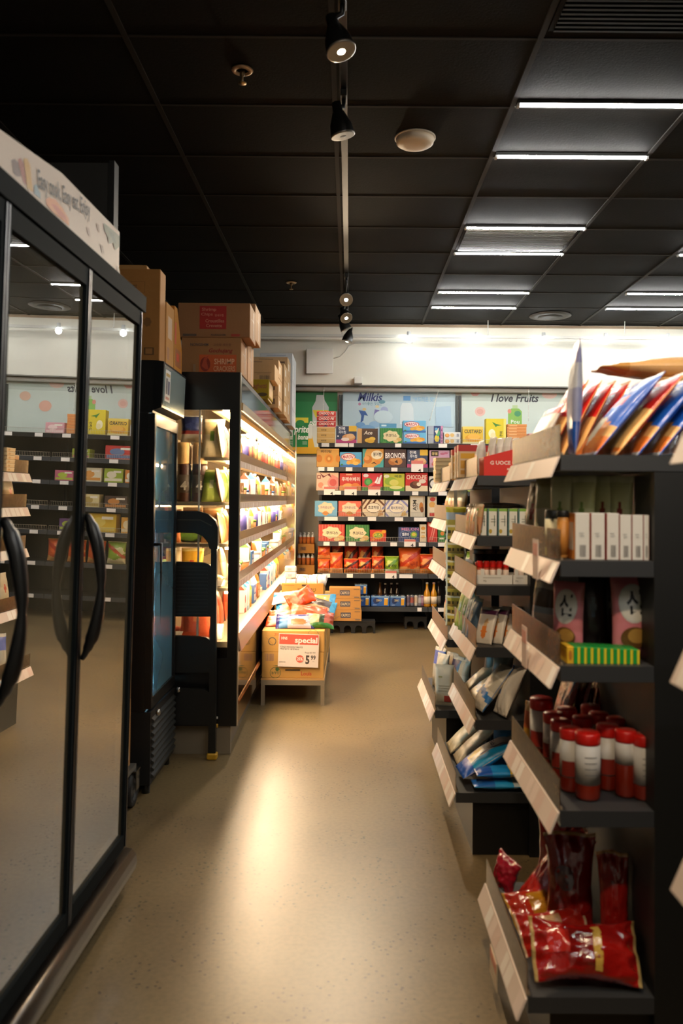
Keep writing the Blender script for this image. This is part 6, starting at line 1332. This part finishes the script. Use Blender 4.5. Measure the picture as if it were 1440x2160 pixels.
# ------------------------------------------------------------------ folded step ladder in front of the cooler end
LY = 4.35
LB_ = pm('#0f0f0e', .42, 0, .5)
xr = at_y(450, 1300, LY).x
t = thing('step_ladder', 'black folded step ladder with yellow feet leaning by the cooler end', 'ladder', (xr, LY, 0))
W = .42
zt = at_y(430, 1078, LY).z
def arc(x0, x1, z0, z1, n=8, inv=False): return [(x0+(x1-x0)*math.sin(PI/2*k/n), z1-(z1-z0)*(1-math.cos(PI/2*k/n))) if not inv else (x0+(x1-x0)*(1-math.cos(PI/2*k/n)), z0+(z1-z0)*math.sin(PI/2*k/n)) for k in range(n+1)]
# top handle: thick arch, flat bar with rounded drop to the rails
top = [(-W, zt), (-.085, zt), (-.03, zt-.016), (.008, zt-.05), (.022, zt-.085), (.022, zt-.20), (-.02, zt-.20), (-.03, zt-.165), (-.06, zt-.13), (-.10, zt-.115), (-W, zt-.115)]
MB().prism(top, 'y', -.028, .025, LB_).obj('handle_arch', t)
hl = [(-W, zt-.045), (-.07, zt-.045), (-.01, zt-.075), (-.012, zt-.079), (-.07, zt-.049), (-W, zt-.049)]
MB().prism(hl, 'y', -.0292, -.0282, pm('#4a4236', .4)).obj('grip_seam', t)
def plate(z0, z1, crown, nm, yy, mat=LB_, x1=-.015):
    n = 8; out = [(-W, z0), (x1, z0), (x1, z1-crown)]+[(x1-.05+.05*math.cos(PI/2*k/n)-(k/n)*.0, z1-crown+crown*.8*math.sin(PI/2*k/n)) for k in range(1, n+1)]+[(-W*.6, z1), (-W, z1)]
    MB().prism(out, 'y', yy, yy+.03, mat).obj(nm, t)
z = lambda py: at_y(430, py, LY).z
for zz0, zz1, nm in ((z(1300), z(1184), 'step'), (z(1418), z(1340), 'step'), (z(1528), z(1450), 'step')):
    plate(zz0, zz1, .03, nm, -.014)
rb = MB()
for k in range(14):
    zz = z(1296)+k*.019; rb.box(-W+.01, -.03, -.0165, -.0145, zz, zz+.006, pm('#1d1c1a', .5))
rb.obj('tread_grooves', t)
for sx in (0, -W-.0):
    MB().prism([(sx-.018, .035), (sx+.022, .035), (sx+.019, .22), (sx+.016, zt-.20), (sx-.014, zt-.20), (sx-.016, .22)], 'y', -.018, .018, LB_).obj('side_rail', t)
    MB().rbox(sx-.024, sx+.03, -.028, .024, .001, .034, pm('#b58a1c', .5), .006).obj('yellow_foot', t)
    MB().prism([(sx-.006, .175), (sx+.012, .175), (sx+.012, .75), (sx-.006, .75)], 'y', .020, .038, LB_).obj('rear_leg', t)
    MB().rbox(sx-.014, sx+.026, .0185, .042, .155, .175, pm('#a8801c', .5), .004).obj('rear_foot', t)

# ------------------------------------------------------------------ cartons on top of the long cooler
ZC = ZH1+.001
def top_carton(px0, px1, pyt, Y, z, d, base, decs, label, name='snack_carton', side=None, pyb=None, cat='carton', group='cartons on the long cooler'):
    pm_ = (px0+px1)/2; a, b = at_y(px0, 750, Y), at_y(px1, 750, Y)
    h = at_y(pm_, pyt, Y).z-z if pyb is None else at_y(pm_, pyt, Y).z-at_y(pm_, pyb, Y).z
    single(carton(b.x-a.x-.002, h, d, base, decs, side, None, .7, card(base)), name, label, cat, ((a.x+b.x)/2, Y+d/2, z), (0, 0, 0), group)
    return z+h+.001
sh = [('r', .30, .02, .92, .52, '#c9591f'), ('e', .40, .25, .085, .2, '#8a2a16'), ('p', [(.34, .2), (.38, .42), (.46, .5), (.42, .35), (.46, .1), (.40, .12)], '#b5482a'), ('t', 'SHRIMP', .72, .33, .34, .16, '#e8b48c'), ('t', 'CRACKERS', .72, .13, .36, .15, '#e0a478'), ('ts', 'Gochujang', .66, .62, .40, .15, '#8f2618'), ('t', '고추장 새우깡', .68, .80, .3, .07, '#7a4a30'), ('t', 'NONGSHIM', .30, .80, .30, .08, '#5a5048'), ('r', .2, .05, .24, .25, '#9a7a5a')]
sd = [('r', .25, .6, .7, .62, '#a88a70'), ('r', .6, .1, .64, .9, '#d8ccc0')]
z1 = top_carton(382, 509, 712, 4.46, ZC, .26, '#a5764a', sh, 'shrimp cracker carton with orange printed panel on the long cooler', side=sd)
z2 = top_carton(374, 527, 639, 4.46, z1, .26, '#9a6e48', [('r', .30, .24, .67, .91, '#a61c14'), ('t', 'Shrimp', .43, .80, .2, .12, '#c9806a'), ('t', 'Chips', .40, .66, .16, .11, '#c9806a'), ('t', '알새우칩', .57, .64, .12, .07, '#c9806a'), ('t', 'Croustilles', .51, .48, .26, .1, '#c9806a'), ('t', 'Crevette', .50, .34, .22, .1, '#c9806a'), ('r', .07, .03, .26, .1, '#5a4a3c'), ('t', 'NONGSHIM', .56, .07, .2, .06, '#4a3c30'), ('r', .74, .03, .86, .1, '#a63a28')], 'shrimp chips carton with red printed square, topmost on the long cooler', side=sd)
za = top_carton(400, 523, 716, 4.75, ZC, .28, '#b08258', [('r', .3, .2, .8, .5, '#9a6a3c')], 'carton just behind the shrimp cracker carton on the long cooler', side=sd)
top_carton(410, 538, 640, 4.75, za, .28, '#aa7c52', [('r', .3, .2, .8, .5, '#9a6a3c')], 'carton just behind the shrimp chips carton, upper layer', side=sd)
za = ZC
for i, (p0, p1, py) in enumerate(((480, 566, 838), (482, 568, 800))):
    za = top_carton(p0, p1, py, 5.65, za, .3, '#9a8218', [('t', 'Spaghetti' if i else 'spaghetti', .72, .6, .44, .36, '#8a4a2c'), ('e', .84, .16, .12, .1, '#4a3a18')], f'olive yellow spaghetti carton on the long cooler, {("lower", "upper")[i]} one', side=[('r', .1, .1, .9, .9, '#cfa878')], name='spaghetti_carton')
za = top_carton(484, 580, 767, 5.70, za, .3, '#b89468', [('bar', .66, .06, .9, .3, '#5a4a38'), ('r', .55, .45, .92, .48, '#8a6a48'), ('r', .6, .36, .9, .39, '#8a6a48'), ('o', .28, .5, .12, .02, '#6a5a4a')], 'tan carton with barcode on top of the spaghetti cartons', name='tan_carton')
def stack(px0, px1, tops, Y, d, base, nm, group, side=None):
    z = ZC
    for i, py in enumerate(tops):
        z = top_carton(px0, px1, py, Y, z, d, base, [('r', .75, .3, .92, .75, '#6a4f38'), ('r', .2, .85, .6, .88, '#6a5540')], f'tan carton in the {nm} on the cooler, {ORD[i]} up', side=side or [('r', .2, .3, .5, .7, '#d8ccb8'), ('r', .6, .1, .62, .9, '#a88a68')], name='tan_carton', group=group)
stack(500, 588, (834, 796, 758), 6.15, .32, '#b8946a', 'second stack from the spaghetti cartons', 'second carton stack')
stack(515, 600, (845, 800, 766), 6.62, .34, '#bb986c', 'third stack from the spaghetti cartons', 'third carton stack')
stack(530, 607, (835, 790, 753), 7.10, .34, '#bd9a70', 'fourth stack from the spaghetti cartons', 'fourth carton stack')
z = ZC
for i, py in enumerate((862, 803, 745)):
    z = top_carton(548, 617, py, 7.62, z, .5, '#c9cacb', [('r', .2, .9, .8, .93, '#a8b0bc')], f'white carton at the far end of the long cooler, {("lowest", "middle", "topmost")[i]}', side=[('r', .1, .1, .3, .6, '#dddcd8')], name='white_carton')

# ------------------------------------------------------------------ display table in the aisle
TYN, TYF = 5.47, 6.95
xa, xb = -.582, at_y(684, 1440, TYN).x
tz = at_y(610, 1431, TYN).z
TM = pm('#a59a88', .35, .7)
t = thing('display_table', 'low metal-legged display table under the cartons in the aisle', 'table', ((xa+xb)/2, (TYN+TYF)/2, 0))
hw, hd = (xb-xa)/2, (TYF-TYN)/2
MB().box(-hw, hw, -hd, hd, tz-.012, tz, pm('#b58a52', .7)).obj('table_top', t)
MB().box(-hw, hw, -hd, -hd+.025, tz-.045, tz-.0125, TM).box(-hw, hw, hd-.025, hd, tz-.045, tz-.0125, TM).box(-hw, -hw+.025, -hd+.025, hd-.025, tz-.045, tz-.0125, TM).box(hw-.025, hw, -hd+.025, hd-.025, tz-.045, tz-.0125, TM).obj('frame', t)
for sx in (-1, 1):
    for sy in (-1, 1): MB().box(sx*hw-(.025 if sx > 0 else 0), sx*hw+(.025 if sx < 0 else 0), sy*hd-(.025 if sy > 0 else 0), sy*hd+(.025 if sy < 0 else 0), 0, tz-.0455, TM).obj('leg', t)
CT = '#c0924e'
low = [('bar', .06, .66, .2, .94, '#8a6a60'), ('o', .22, .2, .09, .008, '#4a5a34'), ('t', '농부인', .22, .2, .13, .12, '#4a5a34'), ('p', [(.17, .47), (.32, .5), (.3, .44)], '#3f5a2c'), ('e', .25, .34, .03, .08, '#3f5a2c'), ('e', .28, .6, .02, .08, '#3f5a2c'), ('t', 'Louis', .72, .18, .17, .16, '#b8482c'), ('r', .38, .28, .62, .34, '#4a3a24')]
up = [('o', .17, .5, .065, .014, '#5a5248'), ('o', .82, .8, .09, .006, '#7a6a50'), ('ts', '고기자', .26, .82, .13, .13, '#b8542c'), ('p', [(.25, .62), (.28, .56), (.33, .68), (.28, .6)], '#b8542c'), ('p', [(.06, .7), (.2, .3), (.21, .3), (.07, .7)], '#a8783c')]
ztop = []
pz = tz+.001
def tcart(name, label, x0, x1, y0, y1, z0, z1, decs=(), side=None, base=CT, grp='cartons on the display table'):
    single(carton(x1-x0, z1-z0, y1-y0, base, decs, side, None, .7, card(base)), name, label, 'carton', ((x0+x1)/2, (y0+y1)/2, z0), (0, 0, 0), grp)
zm = at_y(610, 1376.5, TYN).z; zu = at_y(610, 1331, TYN).z
sdd = [('r', .2, .2, .8, .4, '#8a6a40')]
tcart('brown_carton', 'front lower carton on the display table, with leaf print and oval stamp', xa+.003, xb-.006, TYN+.01, TYN+.40, pz, zm, low, sdd)
tcart('brown_carton', 'front upper carton on the display table, with round stamp behind the sale sign', xa, xb-.002, TYN+.01, TYN+.40, zm+.001, zu, up, sdd)
tcart('brown_carton', 'second lower carton on the display table', xa, xb-.004, TYN+.41, TYN+.90, pz, zm, (), sdd)
tcart('brown_carton', 'second upper carton on the display table under the piled snack bags', xa, xb-.004, TYN+.41, TYN+.90, zm+.001, zu+.02, (), sdd)
zt3 = at_y(640, 1262.5, 6.40).z
tcart('brown_carton', 'rear lower carton on the display table', xa, xb, TYN+.92, TYF-.01, pz, .37, (), sdd)
tcart('brown_carton', 'rear upper carton on the display table beneath the open tofu carton', xa, xb, TYN+.92, TYF-.01, .371, zt3, (), sdd)
x0, x1 = at_y(594, 1250, 6.40).x, at_y(682, 1250, 6.40).x
z1 = at_y(640, 1231, 6.40).z
t = thing('open_tofu_carton', 'open brown tofu carton full of white rolls at the back of the display table', 'carton', ((x0+x1)/2, 6.64, zt3+.001))
w, h = x1-x0, z1-zt3
fm_ = carton(w, h, .012, '#bd8a42', [('r', .48, .8, .66, .93, '#4a3018'), ('t', 'SOON TOFU 2', .60, .6, .44, .15, '#4a3018'), ('r', .42, .43, .8, .48, '#5a3d1c'), ('r', .66, .1, .95, .24, '#7a4c1c'), ('r', .67, .115, .94, .225, '#bd8a42'), ('t', '순두부찌개', .80, .17, .2, .08, '#7a4c1c'), ('r', .05, .85, .3, .88, '#8a5f2a')], None, None, .7, card('#bd8a42')); fm_.xf(Matrix.Translation((0, -.234, 0))); fm_.obj('printed_front', t)
MB().box(-w/2, -w/2+.006, -.227, .234, 0, h*.95, card('#b5823e')).box(w/2-.006, w/2, -.227, .234, 0, h*.95, card('#b5823e')).box(-w/2+.0061, w/2-.0061, .228, .234, 0, h*.95, card('#b5823e')).box(-w/2+.0061, w/2-.0061, -.227, .2279, 0, .004, card('#b5823e')).obj('carton_walls', t)
n = 0
for row in range(3):
    for k in range(4):
        x = (x0+x1)/2-w/2+.045+(w-.09)*k/3; y = 6.46+.15*row; zb = z1+.012*(row == 0)+(.022 if (k*row) % 3 == 0 else 0)
        m = MB(); m.lathe([(.022, 0), (.032, .004), (.032, .118), (.022, .122)], pm(('#e6dccb', '#e8e2d8', '#e0c98a', '#d8d6d4')[(k+row) % 4], .4), 14); m.lathe([(.0325, .03), (.0325, .09)], pm('#eee6da', .5), 14); m.lathe([(.0328, .045), (.0328, .052)], pm('#c8685a', .5), 14)
        m.xf(Matrix.Rotation(PI/2, 4, 'Y')); m.xf(Matrix.Translation((-.06, 0, .033)))
        single(m, 'tofu_roll', f'white tofu roll heaped in the open carton, {ORD[row]} row back, {ORD[k]} across', 'roll', (x, y, z1-.03+.004*(k % 2)), (0, 0, random.uniform(-.2, .2)), 'tofu rolls in the open carton'); n += 1
for k, (dx, px) in enumerate(((0, 612), (0, 612))):
    p = at_y(612, 1225-13*k, 6.42)
    m = MB(); m.rbox(-.045, .045, -.03, .03, 0, .045, pm('#e6ddd0', .5), .008); m.box(-.02, .01, -.0308, -.0304, .012, .03, ink('#a8a8b0'))
    single(m, 'tofu_pack', f'small white pack standing on the tofu rolls, {("lower", "upper")[k]} of two', 'pack', (p.x, 6.46, z1+.04+.0465*k))

# bags heaped between the cartons
ZP = zu+.02
G = 'snack bags heaped on the display table'
WV = 2.0
def banded(*s): return bands(*s)
orange = lambda u, v, fr: '#cc4410' if not (fr and abs(v-.5) < .08) else '#a8360c'
bluepk = lambda u, v, fr: '#1c78a8' if v < .16 or v > .84 else ('#5f3828' if (fr and (u-.5)**2*.6+(v-.5)**2 < .03) else ('#b07a4c' if fr else '#9a7044'))
lay('snack_bag', 'glossy orange bag lying across the heap, toward the cooler', (xa+.02, 5.80, ZP+.03), (1, .1, .05), (0, -.35, 1), .17, .27, .05, orange, 501, G, WV, waist=.14)
lay('snack_bag', 'glossy orange bag folded over the middle of the heap', (xa+.17, 5.82, ZP+.075), (1, .02, -.12), (0, -.5, 1), .16, .26, .05, orange, 502, G, WV, waist=.14)
lay('snack_bag', 'orange bag lying under the purple pack', (xa+.01, 5.70, ZP+.01), (1, -.05, .0), (0, -.4, 1), .14, .22, .03, orange, 503, G, WV, waist=.14)
lay('snack_bag', 'white and purple bag lying at the front of the heap', (xa+.085, 5.60, zu+.045), (1, -.02, .0), (0, -.75, .8), .13, .26, .06, lambda u, v, fr: '#27276c' if u < .25 or v < .1 or v > .9 else ('#c9683a' if (v-.6)**2+(u-.7)**2 < .04 else ('#3a78b0' if v < .3 else '#b3a4b0')), 504, G, WV, waist=.14)
lay('vegetable_pack', 'green topped white pack at the front corner of the heap', (xa+.29, 5.60, zu+.05), (1, .03, -.02), (0, -.8, .7), .13, .19, .06, lambda u, v, fr: '#2c6a2a' if u > .72 else ('#a8966a' if v < .45 else ('#1f3418' if v < .65 else '#8e3c1c')), 505, G, WV, waist=.14)
lay('snack_bag', 'brown and blue snack bag at the cooler side of the heap', (xa+.05, 5.98, ZP+.065), (1, .12, .06), (0, -.45, 1), .18, .25, .05, bluepk, 506, G, WV, waist=.14)
lay('snack_bag', 'brown and blue snack bag toward the aisle side of the heap', (xa+.25, 5.96, ZP+.115), (.95, -.05, -.25), (0, -.6, 1), .17, .24, .05, lambda u, v, fr: '#2484b0' if v > .8 else ('#33261f' if u < .6 else '#a88462'), 507, G, WV, waist=.14)
lay('snack_bag', 'tan bag with blue ends near the tofu carton, cooler side', (xa+.06, 6.16, ZP+.09), (1, .05, .02), (0, -.4, 1), .17, .23, .05, lambda u, v, fr: '#1c78a8' if v < .2 or u < .15 else '#b87c38', 508, G, WV, waist=.14)
lay('snack_bag', 'tan bag with blue ends near the tofu carton, aisle side', (xa+.25, 6.16, ZP+.10), (1, -.05, .03), (0, -.4, 1), .17, .23, .05, lambda u, v, fr: '#1c78a8' if v > .84 or u < .2 else '#bc843c', 509, G, WV, waist=.14)
lay('snack_bag', 'dark brown bag edge under the aisle side snack bag', (xa+.30, 5.84, ZP+.035), (.9, .25, .0), (0, -.4, 1), .12, .17, .04, lambda u, v, fr: '#5a4038' if u < .5 else '#c86a7a', 510, G, WV, waist=.14)
lay('snack_bag', 'crumpled orange bag propped up in the middle of the heap', (xa+.14, 5.92, ZP+.10), (.75, .2, .35), (-.1, -.9, .6), .15, .2, .05, orange, 511, G, WV, waist=.14)
lay('snack_bag', 'blue and white bag crossing behind the orange bags', (xa+.02, 6.06, ZP+.12), (1, -.12, .12), (0, -.6, 1), .15, .24, .045, lambda u, v, fr: '#1c78a8' if u < .35 else ('#c9c2c4' if v < .6 else '#7a4a34'), 512, G, WV, waist=.14)
# sale sign
a, b = at_y(586, 1372, TYN-.01), at_y(671, 1372, TYN-.01); zt_, zb_ = at_y(628, 1337, TYN-.01).z, at_y(628, 1407, TYN-.01).z
w, h = b.x-a.x, zt_-zb_
t = thing('sale_sign', 'white and red special price sign hung on the front carton of the display table', 'sign', ((a.x+b.x)/2, TYN-.012, zb_)); t.rotation_euler = (0, math.radians(1.6), 0)
m = MB(); m.box(-w/2, w/2, -.001, .001, 0, h, pm('#e3d3c6', .45)); m.box(-w/2+.004, w/2-.004, -.0016, -.0011, h*.68, h-.004, pm('#cf5a48', .45)); m.obj('printed_card', t)
m = MB(); R, U = (1, 0, 0), (0, 0, 1); q = lambda u, v: ((u-.5)*w, -.0022, v*h)
m.text('HNS', q(.14, .86), R, U, ink('#f0dcd0'), w*.15, h*.09, .03); m.text('special', q(.68, .79), R, U, ink('#f2e4da'), w*.56, h*.23, .03)
m.text('COLD NOODLE SAUCE', q(.32, .60), R, U, ink('#5a4f48'), w*.56, h*.05, .02); m.text('백만송이 냉면육수', q(.28, .535), R, U, ink('#6a5f58'), w*.47, h*.05, .02)
m.text('Reg $7.99', q(.79, .44), R, U, ink('#7a6e66'), w*.26, h*.065); m.disc(q(.54, .25), R, U, h*.115, h*.115, ink('#d0604a'), 24)
m.text('25%', (q(.54, .25)[0], -.0026, q(.54, .25)[2]), R, U, ink('#f2e4da'), w*.14, h*.1, .03); m.text('5', q(.73, .23), R, U, ink('#4a403a'), w*.1, h*.27, .04); m.text('99', q(.87, .30), R, U, ink('#4a403a'), w*.12, h*.14, .03)
m.text('/EA', q(.88, .18), R, U, ink('#8a7e76'), w*.05, h*.03); m.text('pulmuone', q(.11, .14), R, U, ink('#5a5048'), w*.15, h*.04, .01); m.obj('lettering', t)
# ------------------------------------------------------------------ camera, world, colour
cam = bpy.data.cameras.new('camera'); co = bpy.data.objects.new('camera', cam); COL.objects.link(co)
co.matrix_world = Matrix.Translation((0, 0, CAMZ)) @ RC.to_4x4()
cam.sensor_fit = 'VERTICAL'; cam.sensor_height = 36.0; cam.lens = F/2160*36
cam.shift_x = (720-CX)/2160; cam.shift_y = (CY-1080)/2160
cam.clip_start = .05
cam.dof.use_dof = True; cam.dof.focus_distance = 7.0; cam.dof.aperture_fstop = 3.4
scene.camera = co
w = bpy.data.worlds.new('world'); w.use_nodes = True; scene.world = w
bg = w.node_tree.nodes['Background']; bg.inputs[0].default_value = (.9, .8, .65, 1); bg.inputs[1].default_value = .012
vs = scene.view_settings
scene.display_settings.display_device = 'sRGB'
vs.view_transform = 'Standard'; vs.look = 'None'; vs.gamma = 1; vs.exposure = 1.0; vs.use_curve_mapping = False
c = scene.cycles
c.use_denoising = True; c.max_bounces = 8; c.diffuse_bounces = 3; c.glossy_bounces = 4; c.transmission_bounces = 4; c.transparent_max_bounces = 16
c.caustics_reflective = False; c.caustics_refractive = False; c.sample_clamp_indirect = 4.0
c.use_adaptive_sampling = True; c.adaptive_threshold = .015
try: c.denoiser = 'OPENIMAGEDENOISE'
except Exception: pass
